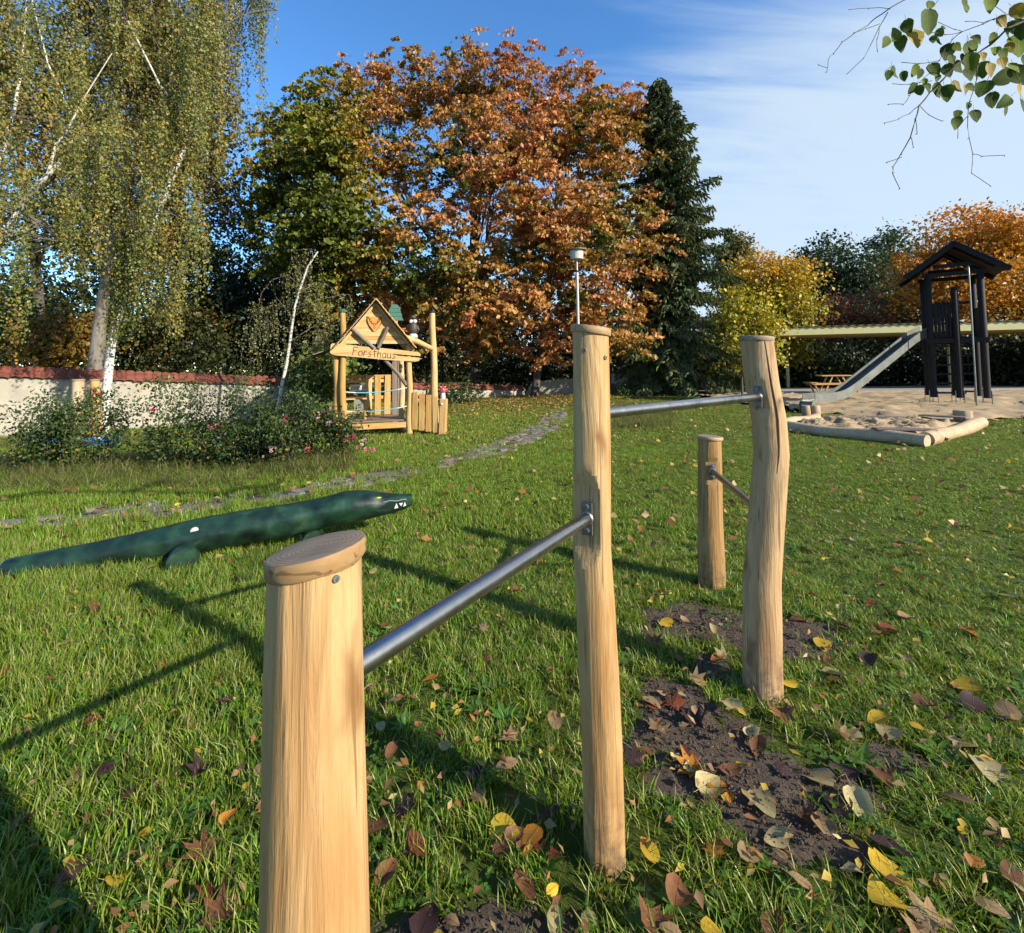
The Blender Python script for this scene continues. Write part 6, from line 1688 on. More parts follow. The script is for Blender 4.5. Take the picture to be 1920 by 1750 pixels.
GC = np.array([(0.160, 0.290, 0.017), (0.205, 0.345, 0.022), (0.26, 0.390, 0.033), (0.32, 0.41, 0.055), (0.135, 0.245, 0.017), (0.42, 0.40, 0.13)])
GD = np.array([(0.22, 0.19, 0.07), (0.30, 0.25, 0.11), (0.14, 0.17, 0.04), (0.09, 0.14, 0.03)])
def grass_cloud(name, label, pts, meshes, rots, scl, idx):
    col = bpy.data.collections.new(name + '_blades')          # referenced by the nodes only
    for i, me in enumerate(meshes):
        col.objects.link(bpy.data.objects.new('%s_%02d' % (name, i), me))
    me = bpy.data.meshes.new(name); me.vertices.add(len(pts)); me.vertices.foreach_set('co', np.asarray(pts, np.float32).ravel()); me.update()
    a = me.attributes.new('rot', 'FLOAT_VECTOR', 'POINT'); a.data.foreach_set('vector', np.asarray(rots, np.float32).ravel())
    a = me.attributes.new('scl', 'FLOAT_VECTOR', 'POINT'); a.data.foreach_set('vector', np.asarray(scl, np.float32).ravel())
    a = me.attributes.new('idx', 'INT', 'POINT'); a.data.foreach_set('value', np.asarray(idx, np.int32))
    me.materials.append(MATS['grass'])
    o = link(name, me)
    g = bpy.data.node_groups.new(name, 'GeometryNodeTree')
    g.interface.new_socket('Geometry', in_out='INPUT', socket_type='NodeSocketGeometry'); g.interface.new_socket('Geometry', in_out='OUTPUT', socket_type='NodeSocketGeometry')
    gi, go = g.nodes.new('NodeGroupInput'), g.nodes.new('NodeGroupOutput')
    ci = g.nodes.new('GeometryNodeCollectionInfo'); ci.inputs[0].default_value = col; ci.inputs['Separate Children'].default_value = True; ci.inputs['Reset Children'].default_value = True
    ip = g.nodes.new('GeometryNodeInstanceOnPoints'); ip.inputs['Pick Instance'].default_value = True
    def na(n_, ty):
        q = g.nodes.new('GeometryNodeInputNamedAttribute'); q.data_type = ty; q.inputs[0].default_value = n_; return q.outputs[0]
    g.links.new(gi.outputs[0], ip.inputs['Points']); g.links.new(ci.outputs[0], ip.inputs['Instance']); g.links.new(na('idx', 'INT'), ip.inputs['Instance Index'])
    e2r = g.nodes.new('FunctionNodeEulerToRotation'); g.links.new(na('rot', 'FLOAT_VECTOR'), e2r.inputs[0]); g.links.new(e2r.outputs[0], ip.inputs['Rotation'])
    g.links.new(na('scl', 'FLOAT_VECTOR'), ip.inputs['Scale']); g.links.new(ip.outputs[0], go.inputs[0])
    md = o.modifiers.new('grass', 'NODES'); md.node_group = g
    return stuff(o, label, 'grass')
NEAR = [tuft('t', 16, 0.045, 0.045, 0.11, 0.0042, 3, GC, s) for s in range(6)] + [clover('c', 9, s) for s in range(3)] + [rosette('r', 5)]
MID = [tuft('t', 24, 0.075, 0.045, 0.09, 0.0065, 2, GC, 40 + s) for s in range(5)]
FARG = [tuft('t', 30, 0.16, 0.04, 0.085, 0.013, 2, GC * np.array([1.0, 0.95, 1.0]), 60 + s) for s in range(5)]
WILD = [tuft('w', 24, 0.12, 0.10, 0.38, 0.006, 3, np.concatenate([GC[:3] * 0.8, GD, GD[:2]]), 80 + s, 0.8) for s in range(5)]
def scatter(z0, z1, dens, margin=1.0):
    a = (z1 * z1 - z0 * z0) * 1.16 + 2 * margin * (z1 - z0); n_ = int(a * dens)
    y = np.sqrt(rng.random(n_) * (z1 * z1 - z0 * z0) + z0 * z0); x = (rng.random(n_) * 2 - 1) * (1.16 * y + margin)
    return x, y
def in_sand(x, y):
    return (x > 7.5 and sand_in(x, y) > 0.12) or quad_in(x, y) > -0.1 or (11.6 < y < 13.4 and False)
def hlen(x, y):
    """mown short to the right, left to grow on the left"""
    return float(np.clip(0.78 - 0.14 * x + 0.28 * mnoise.noise(Vector((x * 1.1, y * 1.1, 0.5))) + 0.15 * mnoise.noise(Vector((x * 4, y * 4, 2.5))), 0.36, 1.35))
def field(z0, z1, dens, meshes, w_clover=0, thin=None, k=1.0):
    X, Y = scatter(z0, z1, dens); P_, Rr, Sc, Ix = [], [], [], []
    for x, y in zip(X, Y):
        if y > 9 and in_sand(x, y): continue
        if y < 4 and soil(x, y) > -0.06 + 0.2 * R.random() ** 2 and R.random() < 0.95: continue
        if 4 < y < 17 and x < 2.6 and path_in(x, y) > 0.03 and R.random() < 0.86: continue
        h = hlen(x, y) * k
        pd_ = mnoise.noise(Vector((x * 0.8, y * 0.8, 7.0))) + 0.6 * mnoise.noise(Vector((x * 2.6, y * 2.6, 1.0)))
        if pd_ < -0.42 and R.random() < 0.6: continue
        P_.append((x, y, hgt(x, y) - 0.004)); Rr.append((R.uniform(-.15, .15), R.uniform(-.15, .15), R.uniform(0, 6.28))); s_1 = R.uniform(0.85, 1.2)
        Sc.append((s_1, s_1, h * R.uniform(0.75, 1.25)))
        Ix.append(R.randrange(len(meshes) - w_clover) if R.random() > (0.16 if w_clover else 0) else len(meshes) - 1 - R.randrange(max(1, w_clover)))
    return P_, meshes, Rr, Sc, Ix
grass_cloud('lawn_grass', 'long green lawn grass in the foreground around the posts', *field(0.55, 4.2, 720, NEAR, 4))
grass_cloud('mown_grass', 'green lawn grass in the middle distance', *field(4.2, 9.5, 270, MID))
grass_cloud('far_grass', 'green lawn grass reaching back to the walls', *field(9.5, 26, 62, FARG))
# tall wild grass under the roses and along the wall
P_, Rr, Sc, Ix = [], [], [], []
for i in range(1500):
    px = R.uniform(-60, 660); Y = 5.9 + 2.4 * R.random() ** 0.6; g = at(px, 900, Y); x, y = g.x, g.y
    if pathdist(x, y) < PW + 0.1: continue
    P_.append((x, y, 0)); Rr.append((0, 0, R.uniform(0, 6.28))); s_1 = R.uniform(0.7, 1.2); Sc.append((s_1, s_1, R.uniform(0.35, 1.05))); Ix.append(R.randrange(5))
for i in range(340):
    g = at(R.uniform(1140, 1260), 760, R.uniform(11.5, 15)); P_.append((g.x, g.y, 0)); Rr.append((0, 0, R.uniform(0, 6.28))); Sc.append((1, 1, R.uniform(0.4, 1.0))); Ix.append(R.randrange(5))
for i in range(500):
    Y = R.uniform(9.5, 11.0); g = at(R.uniform(-40, 300), 830, Y); P_.append((g.x, g.y, 0)); Rr.append((0, 0, R.uniform(0, 6.28))); Sc.append((1, 1, R.uniform(0.3, 0.8))); Ix.append(R.randrange(5))
grass_cloud('wild_grass', 'tall wild grass and straw under the rose bushes', P_, WILD, Rr, Sc, Ix)

# ================================================================== FALLEN LEAVES
def leafshape(kind, bend, cup, twist, seed):
    """one curled leaf about 1 unit long, stem towards -y; returns mesh"""
    rs = random.Random(seed); mb = MB()
    if kind == 'maple':
        out = []
        lob_ = [(-2.3, .42), (-1.95, .28), (-1.55, .60), (-1.2, .34), (-0.75, .62), (-0.42, .36), (0.0, .66), (0.42, .36), (0.75, .62), (1.2, .34), (1.55, .60), (1.95, .28), (2.3, .42), (2.8, .18), (-2.8, .18)]
        lob_ = lob_[-1:] + lob_[:-1]
        V = [Vector((0, 0, 0))] + [Vector((sin(a) * r_ * 0.5, cos(a) * r_ * 0.5, 0)) for a, r_ in lob_] + [Vector((sin(a) * r_, cos(a) * r_, 0)) for a, r_ in lob_]
        n_ = len(lob_); F = [(0, 1 + i, 1 + (i + 1) % n_) for i in range(n_)] + [(1 + i, 1 + n_ + i, 1 + n_ + (i + 1) % n_, 1 + (i + 1) % n_) for i in range(n_)]
    else:
        st = [0, .08, .25, .45, .65, .82, .94, 1.0]
        wd = {'heart': [.10, .30, .40, .385, .31, .19, .08, 0.01], 'oval': [.02, .14, .25, .29, .26, .18, .09, .01]}[kind]
        V, F = [], []
        for i, (t_, w_) in enumerate(zip(st, wd)):
            y = t_ - 0.5
            for s_2 in (-1, -.55, 0, .55, 1):
                yy = y - (0.05 * abs(s_2) if kind == 'heart' and i == 0 else 0) + rs.uniform(-.012, .012) * abs(s_2)
                V.append(Vector((s_2 * w_ * (1 + rs.uniform(-.05, .05)), yy, 0)))
        for i in range(len(st) - 1):
            for k in range(4): F.append((i * 5 + k, i * 5 + k + 1, i * 5 + 6 + k, i * 5 + 5 + k))
    VV = []
    for v in V:
        z = cup * (v.x * v.x) * 2.2 + bend * v.y * v.y * 1.6 + twist * v.x * v.y * 1.5 + 0.02 * sin(v.x * 17 + seed) * (abs(v.x) > .1)
        sh = 1 - 0.35 * min(1, abs(cup)) * abs(v.x)
        VV.append(Vector((v.x * sh, v.y, z)))
    mb.add(VV, F)
    # stalk
    b_ = Vector((0, -0.5 if kind != 'maple' else -0.1, VV[2].z if kind != 'maple' else 0)); mb.tube([b_, b_ + Vector((0.03, -0.18, 0.05)), b_ + Vector((0.05, -0.34, 0.12))], [0.012, 0.009, 0.008], 4)
    me = bpy.data.meshes.new('fallen_leaf'); me.from_pydata(mb.v, [], mb.f); me.materials.append(MATS['fl_tan']); me.polygons.foreach_set('use_smooth', [True] * len(me.polygons)); me.update()
    return me
# scale baked per size class so that the vein pattern keeps its real spacing
LEAFM = {}
def leafmesh(kind, size, var):
    sz = round(size * 100) / 100.0
    key = (kind, sz, var)
    if key not in LEAFM:
        rs = random.Random(var * 7 + len(kind)); me = leafshape(kind, rs.uniform(-.25, .35), rs.uniform(-.3, .75), rs.uniform(-.5, .5), var)
        for v in me.vertices: v.co *= sz
        LEAFM[key] = me
    return LEAFM[key]
WORDS = {'fl_yellow': 'bright yellow', 'fl_pale': 'pale cream yellow', 'fl_tan': 'dry tan', 'fl_orange': 'orange', 'fl_brown': 'curled brown', 'fl_red': 'reddish brown', 'fl_dark': 'dark purple brown'}
KW = {'heart': 'heart shaped leaf', 'oval': 'oval leaf', 'maple': 'lobed maple leaf'}
def zone(x, y):
    if soil(x, y) > 0: s_2 = 'on soil'
    else: s_2 = 'in grass'
    d1, d2, d3, d4 = (math.hypot(x - q.x, y - q.y) for q in (P1, P2, P3, P4))
    if d4 < 0.5: w_ = 'at the shortest post'
    elif d3 < 0.45: w_ = 'by the crooked post'
    elif d2 < 0.40: w_ = 'by the tall middle post'
    elif x < P1.x - 0.1 and y < 2.2: w_ = 'left of the nearest post'
    elif x < -0.2 and y < 4.0: w_ = 'behind the nearest post'
    elif x < P2.x and y < 2.4: w_ = 'below the low steel bar'
    elif x < P3.x and y < 2.6: w_ = 'below the highest steel bar'
    elif y < 2.2: w_ = 'in the right foreground'
    elif x > P3.x and y < 4.0: w_ = 'right of the crooked post'
    elif y < 4.0: w_ = 'behind the tall middle post'
    elif x < 0: w_ = 'near the crocodile head'
    else: w_ = 'behind the short post'
    return s_2 + ' ' + w_
made = []
def put_leaf(x, y, size, mat, kind=None, lift=None, flatness=1.0):
    kind = kind or ('heart' if mat in ('fl_pale', 'fl_yellow') and R.random() < 0.8 else R.choice(('oval', 'heart', 'oval', 'maple') if mat != 'fl_yellow' else ('heart', 'oval')))
    on = soil(x, y) > 0.02
    o = link('fallen_leaf', leafmesh(kind, size, R.randrange(11)))
    o.material_slots[0].link = 'OBJECT'; o.material_slots[0].material = MATS[mat]
    zz_ = hgt(x, y) + (0.024 if on else 0.016 + 0.034 * hlen(x, y)) if lift is None else lift
    o.location = (x, y, zz_)
    tl = 0.12 if on else 0.20
    o.rotation_euler = (R.gauss(0, tl) - 0.05, R.gauss(0, tl), R.uniform(0, 6.28))
    lab = '%s %s %s' % (WORDS[mat], KW[kind], zone(x, y))
    tag(o, lab, 'leaf', 'fallen leaves: ' + lab); made.append(o)
C7 = [(265, 195, 'Y', 70), (355, 180, 'T', 50), (490, 225, 'P', 55), (460, 275, 'D', 70), (210, 295, 'B', 90), (500, 352, 'O', 60), (545, 350, 'P', 80), (990, 285, 'Y', 90), (395, 450, 'T', 90), (300, 560, 'R', 110), (200, 555, 'T', 90), (230, 670, 'T', 150), (395, 645, 'D', 110), (570, 570, 'P', 120), (665, 680, 'P', 85), (690, 740, 'B', 140), (390, 840, 'O', 120), (380, 795, 'R', 90), (465, 920, 'P', 110), (565, 855, 'B', 80), (175, 790, 'B', 60), (120, 840, 'D', 100), (715, 1010, 'P', 130), (960, 880, 'P', 120), (1085, 855, 'D', 95), (1250, 875, 'B', 120), (1055, 430, 'P', 100), (1020, 360, 'B', 70), (1285, 680, 'P', 140), (1240, 630, 'Y', 80), (1075, 695, 'T', 110), (1470, 560, 'B', 130), (1680, 560, 'D', 90), (1650, 480, 'Y', 100), (1640, 750, 'T', 160), (1750, 850, 'P', 130), (1590, 980, 'T', 160), (1160, 1015, 'P', 120), (905, 1060, 'B', 90), (985, 1095, 'T', 100), (770, 1165, 'P', 95), (185, 1250, 'Y', 85), (500, 1260, 'O', 80), (640, 1250, 'T', 90), (1310, 1335, 'Y', 150), (1270, 1450, 'Y', 140), (1300, 1225, 'D', 120), (890, 1385, 'T', 70), (1500, 1570, 'M', 200), (1440, 1620, 'T', 120), (190, 1560, 'B', 150), (760, 1600, 'B', 130), (1760, 1490, 'T', 90), (1680, 1280, 'O', 60), (1870, 1350, 'B', 100), (825, 470, 'Y', 70), (800, 600, 'B', 110), (880, 170, 'B', 80), (930, 65, 'R', 60), (1390, 170, 'T', 80), (1840, 70, 'P', 60), (375, 1030, 'T', 50), (1100, 215, 'D', 110), (1250, 245, 'B', 90), (1310, 225, 'R', 80), (1660, 225, 'O', 70), (1370, 345, 'T', 90), (1850, 600, 'T', 120), (1200, 360, 'D', 90), (1060, 1010, 'D', 110), (320, 1440, 'B', 120), (300, 1640, 'T', 90)]
C6 = [(765, 695, 'O', 60), (610, 780, 'T', 70), (565, 885, 'P', 45), (825, 965, 'P', 55), (1085, 1040, 'T', 95), (1085, 935, 'T', 85), (1285, 855, 'T', 100), (605, 985, 'B', 80), (960, 1070, 'D', 90), (975, 1175, 'T', 85), (660, 1240, 'D', 100), (715, 1380, 'R', 100), (1080, 1320, 'Y', 110), (1185, 1350, 'O', 90), (1245, 1240, 'D', 110), (590, 1490, 'B', 90), (1160, 1550, 'B', 100), (1285, 1650, 'P', 90), (750, 1650, 'D', 120), (775, 1725, 'Y', 90), (855, 1650, 'T', 60), (530, 1300, 'B', 100), (1275, 1410, 'R', 60), (730, 1125, 'O', 50), (985, 480, 'T', 50), (1000, 600, 'B', 60), (1130, 320, 'B', 60), (910, 185, 'B', 45)]
CL = [(1000, 940, 'D', 170), (845, 960, 'Y', 90), (515, 945, 'D', 75), (265, 1085, 'P', 60), (130, 1190, 'B', 130), (350, 1440, 'B', 150), (580, 1480, 'Y', 70), (985, 1325, 'B', 120), (1050, 1545, 'R', 120), (1080, 1650, 'B', 150), (1280, 940, 'T', 80), (1120, 1170, 'O', 65), (700, 1260, 'Y', 50), (625, 1050, 'B', 80), (1090, 625, 'D', 70), (1320, 550, 'R', 70), (335, 330, 'T', 50), (355, 995, 'T', 60), (540, 800, 'T', 45), (800, 440, 'B', 60), (845, 175, 'Y', 40), (360, 90, 'Y', 35), (480, 165, 'B', 70), (430, 720, 'R', 90)]
KEY = {'Y': 'fl_yellow', 'P': 'fl_pale', 'T': 'fl_tan', 'O': 'fl_orange', 'B': 'fl_brown', 'R': 'fl_red', 'D': 'fl_dark', 'M': 'fl_tan'}
for lst, s_2, ox, oy in ((C7, 2.4615, 1140, 1080), (C6, 2.2149, 460, 960), (CL, 2.6125, 0, 1080)):
    for zx, zy, k, sz in lst:
        g = gp(ox + zx / s_2, oy + zy / s_2, 0.05)
        size = min(0.11, max(0.035, sz / s_2 * math.hypot(g.x, g.y, 1.45) / FPX * 0.86))
        put_leaf(g.x, g.y, size, KEY[k], 'maple' if k == 'M' else None)
PROB = ['fl_tan'] * 7 + ['fl_brown'] * 6 + ['fl_pale'] * 4 + ['fl_dark'] * 3 + ['fl_red'] * 3 + ['fl_orange'] * 2 + ['fl_yellow'] * 2
while len(made) < 298:
    y = R.uniform(0.95, 5.6); x = R.uniform(-1.08, 1.12) * y
    dn = 0.35 + 0.65 * np.clip((x + 0.6 * y) / (1.2 * y), 0, 1)
    if y > 3.4: dn *= 0.6
    if R.random() > dn or min(math.hypot(x - q_.x, y - q_.y) for q_ in (P1, P2, P3, P4)) < 0.1: continue
    put_leaf(x, y, R.choice((0.03, 0.03, 0.04, 0.04, 0.05, 0.05, 0.06, 0.07)), R.choice(PROB))
bylab = {}
for o in made: bylab.setdefault(o['label'], []).append(o)
ORD = ['leftmost', 'second', 'third', 'fourth', 'fifth', 'sixth', 'seventh', 'eighth']
for lab, lst in bylab.items():
    if len(lst) < 2: continue
    lst.sort(key=lambda o: o.location.x / o.location.y)
    for i, o in enumerate(lst):
        o['label'] = (('left ' if i == 0 else 'right ') if len(lst) == 2 else ('rightmost ' if i == len(lst) - 1 else ORD[min(i, 7)] + (' from left ' if i else ' '))) + lab
for o in made: o['group'] = 'fallen leaves around the bars'
# crumbs of earth and grit on the bare patches
C = []
while len(C) < 3800:
    x, y = R.uniform(-1.0, 2.9), R.uniform(0.95, 3.3)
    s_2 = soil(x, y)
    if s_2 > -0.12 and R.random() < 0.35 + s_2: C.append((x, y, hgt(x, y) + (0.010 + 0.012 * min(1, max(0, s_2) * 3)) , R.uniform(0.0015, 0.0055) if R.random() < 0.9 else R.uniform(0.006, 0.011)))
TV = np.array([(1, 1, 1), (1, -1, -1), (-1, 1, -1), (-1, -1, 1), (0, 0, 1.3)]) ; OCT = np.array([(1, 0, 0), (-1, 0, 0), (0, 1, 0), (0, -1, 0), (0, 0, .8), (0, 0, -.8)]); OF = np.array([(0, 2, 4), (2, 1, 4), (1, 3, 4), (3, 0, 4), (2, 0, 5), (1, 2, 5), (3, 1, 5), (0, 3, 5)])
C = np.array(C); n_ = len(C)
V = C[:, None, :3] + OCT[None] * C[:, 3][:, None, None] * (0.7 + 0.6 * rng.random((n_, 6, 1)))
F = (OF[None] + np.arange(n_)[:, None, None] * 6).reshape(-1, 3)
stuff(np_mesh('soil_crumbs', V.reshape(-1, 3), F, 'soil'), 'crumbs of dark earth scattered on the bare ground', 'soil')
# the many farther ones
n_ = 10500; xs_, ys_, cs_ = [], [], []
pal = np.array([(0.36, 0.22, 0.10), (0.26, 0.12, 0.05), (0.40, 0.18, 0.05), (0.50, 0.36, 0.14), (0.20, 0.07, 0.03), (0.55, 0.38, 0.05)])
while len(xs_) < n_:
    if R.random() < 0.70:                            # carpet under the maples
        y = R.uniform(13.5, 26); c_ = at(960, 760, y); x = c_.x + R.gauss(0, 3.6)
        if R.random() > min(1, max(0.05, (y - 13.5) / 5)): continue
    else:
        y = math.sqrt(R.uniform(3.6 ** 2, 16 ** 2)); x = R.uniform(-1.1, 1.12) * y
        if R.random() > 0.35 + 0.65 * math.exp(-(y - 3.6) / 5): continue
    if len(xs_) < 1400:
        y = R.uniform(1.0, 4.2); x = R.uniform(-1.0, 1.12) * y
    if y > 9 and in_sand(x, y) and R.random() < 0.9: continue
    xs_.append(x); ys_.append(y); cs_.append(pal[R.choice((0, 0, 1, 1, 2, 3, 3, 4, 5))])
C = np.stack([xs_, ys_, np.full(n_, 0.055) + rng.random(n_) * 0.03], 1)
ln = 0.075 * (0.6 + 0.8 * rng.random(n_)); ln[:1400] *= 0.46; C[:1400, 2] -= 0.022
wf = np.full(n_, 0.78); wf[:1400] = 0.35 + 0.35 * rng.random(1400)
V, F, cc_ = leaf_quads(C, rng.normal(size=(n_, 3)) * np.array([1, 1, .3]), rng.normal(size=(n_, 3)) * 0.5 + np.array([0, 0, 1.0]), ln, ln * wf, np.array(cs_))
stuff(np_mesh('leaf_litter', V, F, 'leaf', cc_), 'scattered small fallen leaves farther back and under the maples', 'leaf litter')

# ================================================================== LINDEN REACHING IN AT THE TOP RIGHT
LB = Vector((3.3, -3.4, 0))
linden = thing('linden_tree', 'linden tree outside the frame whose leafy branch hangs in at the top right', 'tree', LB)
def zp(zx, zy, Y): return at(1500 + zx / 4.376, zy / 4.376, Y)
tb = Tubes(); tb.limb(branch_path(LB - Vector((0, 0, .2)), LB + Vector((-.1, 0.1, 5.0)), 8, 0.02), 0.17, 0.05, 12)
tb.mb.build('trunk', 'bark', linden, True, world=True)
TWIG = [([(2700, -260), (2250, -60), (1838, 170), (1700, 240), (1560, 370), (1440, 450), (1290, 530), (1180, 640), (1060, 760), (980, 870), (940, 980), (910, 1130), (830, 1270), (770, 1370), (765, 1420), (820, 1550)], 15, 2.3),
        ([(2500, -160), (1838, 80), (1640, 140), (1500, 200), (1330, 260), (1200, 290), (1080, 265)], 8, 2.45),
        ([(1330, 260), (1250, 330), (1190, 400), (1140, 500), (1060, 600), (960, 690), (900, 790), (850, 860), (720, 857)], 5, 2.45),
        ([(1440, 450), (1460, 500), (1450, 650), (1390, 830), (1370, 960), (1390, 1130), (1420, 1260), (1415, 1420), (1560, 1525)], 7, 2.3),
        ([(1420, 1260), (1500, 1280), (1680, 1275)], 4, 2.3), ([(980, 870), (900, 930), (800, 985), (690, 1010)], 5, 2.3), ([(980, 870), (1060, 950), (1165, 995)], 4, 2.3),
        ([(1700, -500), (1250, -220), (860, 0), (740, 70), (620, 150), (560, 210), (440, 280), (350, 350), (270, 440), (230, 490), (220, 590)], 9, 2.6),
        ([(740, 70), (570, 65), (400, 82)], 4, 2.6), ([(720, 95), (650, 230), (580, 380), (520, 480), (385, 610)], 6, 2.6), ([(650, 200), (540, 240), (440, 270)], 3, 2.6), ([(230, 560), (150, 535)], 3, 2.6),
        ([(1400, -200), (1140, 0), (1080, 60), (1040, 110)], 4, 2.5), ([(1360, 175), (1500, 185), (1600, 160)], 4, 2.4), ([(1130, 180), (1270, 240), (1330, 260)], 4, 2.45), ([(690, 590), (760, 545)], 3, 2.4), ([(830, 508), (980, 520), (1140, 500)], 4, 2.45), ([(765, 687), (920, 695), (1080, 665)], 4, 2.4), ([(910, 1130), (930, 1210)], 3, 2.3), ([(830, 1290), (705, 1335)], 3, 2.3), ([(950, 980), (960, 1100)], 3, 2.3), ([(1300, 1140), (1300, 1050), (1370, 960)], 3, 2.3), ([(1600, 60), (1680, 110)], 5, 2.4), ([(640, 430), (630, 330), (650, 240)], 4, 2.6)]
tw = MB()
for pts, wpx, Y in TWIG:
    q_ = [zp(a, b, Y + 0.05 * sin(i * 1.7)) for i, (a, b) in enumerate(pts)]
    dens = []
    for i in range(len(q_) - 1):
        for u in (0, .5): dens.append(q_[i].lerp(q_[i + 1], u) + Vector(rand_unit(1)[0]) * 0.0035)
    dens.append(q_[-1])
    r0_ = wpx / 4.376 * Y / FPX * 0.62
    tw.tube(dens, [max(0.0014, r0_ * (1 - 0.72 * i / (len(dens) - 1))) for i in range(len(dens))], 6)
    for i in range(2, len(dens), 2):
        b_ = dens[i]; tw.tube([b_, b_ + Vector(rand_unit(1)[0]) * 0.008], [0.0024, 0.001], 4)
LIMB = [LB + Vector((-.1, .1, 4.9)), Vector((3.4, -2.2, 5.5)), Vector((3.3, -1.0, 5.5)), Vector((3.1, 0.2, 5.0)), Vector((2.95, 1.0, 4.3)), Vector((2.9, 1.7, 3.6))]
tw.tube(LIMB, [0.07, 0.06, 0.052, 0.045, 0.036, 0.026], 8)
for pts, wpx, Y in (TWIG[0], TWIG[1], TWIG[7]):
    a = zp(*pts[0], Y); tw.tube(branch_path(LIMB[-1] if Y < 2.5 else LIMB[-2], a, 4, 0.04), [0.024, 0.02, 0.017, 0.014, 0.012], 7)
brn = tw.build('branch', 'twig', linden, True, world=True)
brn['label'] = 'dark knobbly twigs hanging against the sky'
LL = [(1045, 190, 235, 'g', 0.1), (945, 320, 200, 'y', 0.05), (880, 230, 130, 'g', .4), (780, 290, 150, 'l', -.5), (820, 375, 140, 'g', .1), (700, 350, 120, 'l', -.5), (1060, 50, 110, 'l', -.6), (1150, 275, 85, 'l', .3), (1135, 345, 80, 'g', .8), (1090, 330, 75, 'g', -.1), (1200, 440, 160, 'g', -.3), (1380, 440, 190, 'g', .2), (1420, 380, 120, 'l', .3), (1290, 395, 100, 'l', .5), (1340, 20, 130, 'g', .2), (1360, 80, 90, 'l', -.2), (1555, 50, 150, 'l', .1), (1590, 0, 120, 'g', .3),
      (1660, 185, 120, 'y', .9), (1790, 100, 140, 'y', .8), (1790, 150, 130, 'l', .4), (1570, 330, 130, 'l', -.4), (1700, 300, 160, 'g', .2), (1790, 380, 230, 'l', -.1), (1820, 250, 180, 'g', .1), (1670, 450, 110, 'l', .6), (1660, 520, 110, 'y', .2), (1560, 580, 130, 'y', .3), (1400, 520, 170, 'l', .2), (1290, 560, 130, 'g', .6), (1380, 620, 150, 'g', -.1), (1500, 580, 140, 'g', .1), (1760, 560, 120, 'l', .5), (1650, 640, 190, 'g', -1.2), (1790, 640, 200, 'g', .2), (1800, 770, 150, 'y', .3), (1820, 870, 130, 'g', .2), (1500, 730, 180, 'g', -.5), (1570, 830, 150, 'g', .1), (1670, 840, 140, 'g', -.9), (1680, 910, 100, 'g', .1), (1440, 955, 125, 'g', .05),
      (1290, 940, 90, 'g', -.4), (1275, 1020, 130, 'g', -.3), (1380, 870, 70, 'g', -.4), (770, 610, 130, 'g', .6), (725, 620, 90, 'g', -.2), (850, 630, 100, 'g', .3), (930, 590, 120, 'l', -.6), (980, 610, 90, 'g', -.3), (1100, 580, 150, 'g', .3), (1210, 590, 120, 'g', .2), (920, 730, 110, 'g', -.6), (980, 750, 110, 'g', .1), (1045, 730, 120, 'g', .4), (1120, 750, 140, 'g', .3), (1200, 770, 170, 'g', .1), (1280, 720, 120, 'y', .6), (1355, 750, 110, 'y', .2), (1400, 720, 90, 'l', .7), (1180, 230, 60, 'g', 1.0), (1500, 470, 90, 'y', .2), (1720, 400, 100, 'y', .1), (1450, 330, 110, 'g', .5), (1330, 500, 130, 'g', -.3), (1240, 500, 110, 'g', .2), (1120, 640, 90, 'g', -.2), (1020, 680, 80, 'l', .2), (1440, 590, 120, 'g', .6), (1600, 420, 110, 'l', -.3), (1740, 230, 120, 'g', .4), (1830, 500, 110, 'g', .0)]
LINM = []
for v_ in range(6):
    me = leafshape('heart', R.uniform(-.25, .35), R.uniform(0, .6), R.uniform(-.4, .4), 50 + v_); me.name = 'leaf'
    LINM.append(me)
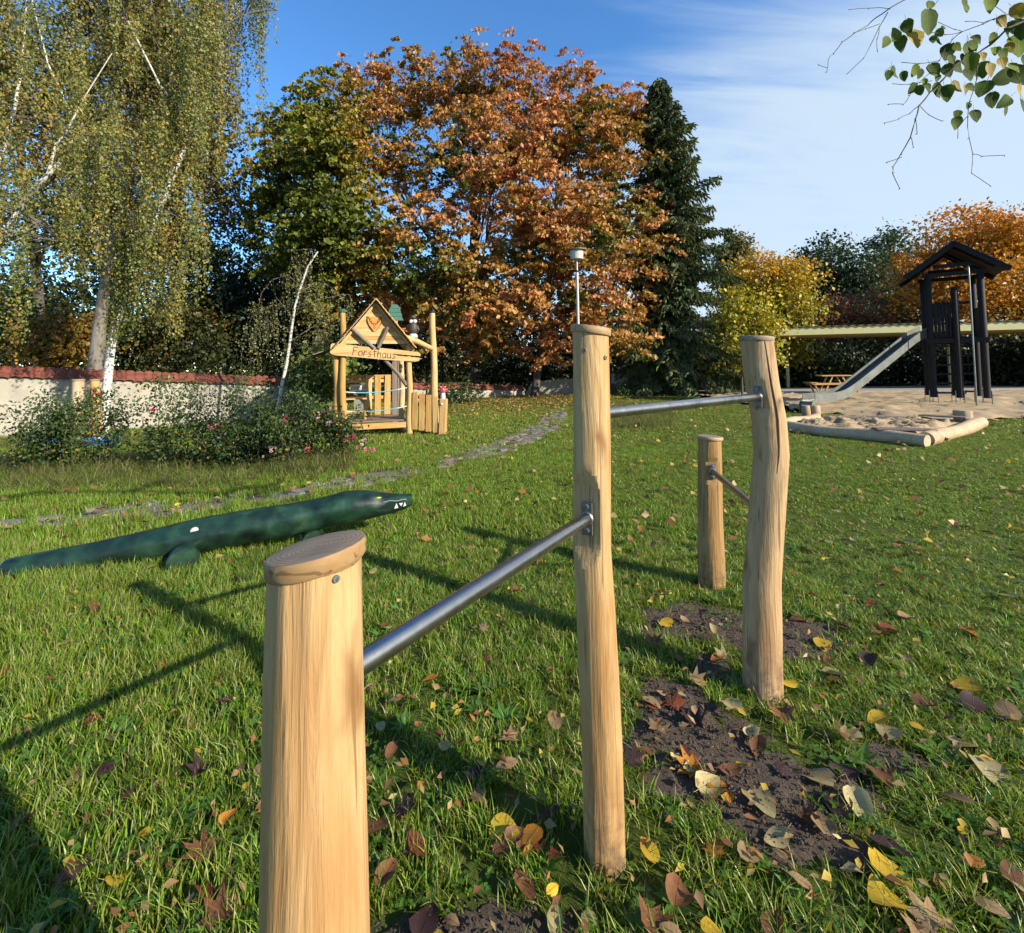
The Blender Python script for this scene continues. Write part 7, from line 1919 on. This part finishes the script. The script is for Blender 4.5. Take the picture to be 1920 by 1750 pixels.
for zx, zy, sz, k, ang in LL:
    Y = 2.38 + R.uniform(-.12, .14); c_ = zp(zx, zy, Y); ln = sz / 4.376 * Y / FPX * 0.92
    me0 = R.choice(LINM); key = ('lin', LINM.index(me0), round(ln, 2))
    if key not in LEAFM:
        m_ = me0.copy()
        for v in m_.vertices: v.co *= round(ln, 2)
        LEAFM[key] = m_
    o = link('leaf', LEAFM[key], linden, c_ - LB)
    o.material_slots[0].link = 'OBJECT'; o.material_slots[0].material = MATS[{'g': 'lin_green', 'l': 'lin_lime', 'y': 'lin_yellow'}[k]]
    d = Vector((sin(ang), R.uniform(-.25, .25), -cos(ang))).normalized()      # stalk end up, tip hanging
    nn = Vector((R.gauss(0, .35), -1, R.gauss(0, .45))).normalized(); x = d.cross(nn).normalized(); nn = x.cross(d)
    o.rotation_euler = Matrix((x, d, nn)).transposed().to_euler()
# the rest of its crown, beyond the frame
lobes = [(3.2, -3.2, 4.8, 1.6, 1.3, 0.9), (3.55, 0.55, 2.8, 0.5, 0.4, 0.3), (2.6, -4.8, 4.6, 1.0, 1.0, 0.8), (3.3, -1.0, 5.8, 0.9, 1.0, 0.5)]
P, lid = crown_clusters(lobes, 90, 0.3); off = rng.normal(size=(len(P), 14, 3)) * 0.16; Lp = (P[:, None] + off).reshape(-1, 3); n_ = len(Lp)
V, F, cc_ = leaf_quads(Lp, rng.normal(size=(n_, 3)) + np.array([0, 0, -1]), rng.normal(size=(n_, 3)) + np.array([0, 0, .5]), np.full(n_, .085), np.full(n_, .075), pick([(0.05, 0.10, 0.012), (0.10, 0.15, 0.02), (0.45, 0.30, 0.03)], None, np.clip(rng.normal(size=n_) * .25 + .35, 0, 1)))
np_mesh('crown', V, F, 'leaf', cc_, parent=linden, loc=LB)
tb = Tubes()
for q_ in P[::4]:
    q_ = Vector(q_); s_ = min(LIMB + [LB + Vector((-.05, .05, 3.6))], key=lambda v: (v - q_).length); tb.limb(branch_path(s_, q_, 4, 0.06, rise=0.05), 0.018, 0.004, 5)
stuff(tb.mb.build('limbs', 'bark', linden, True, world=True))
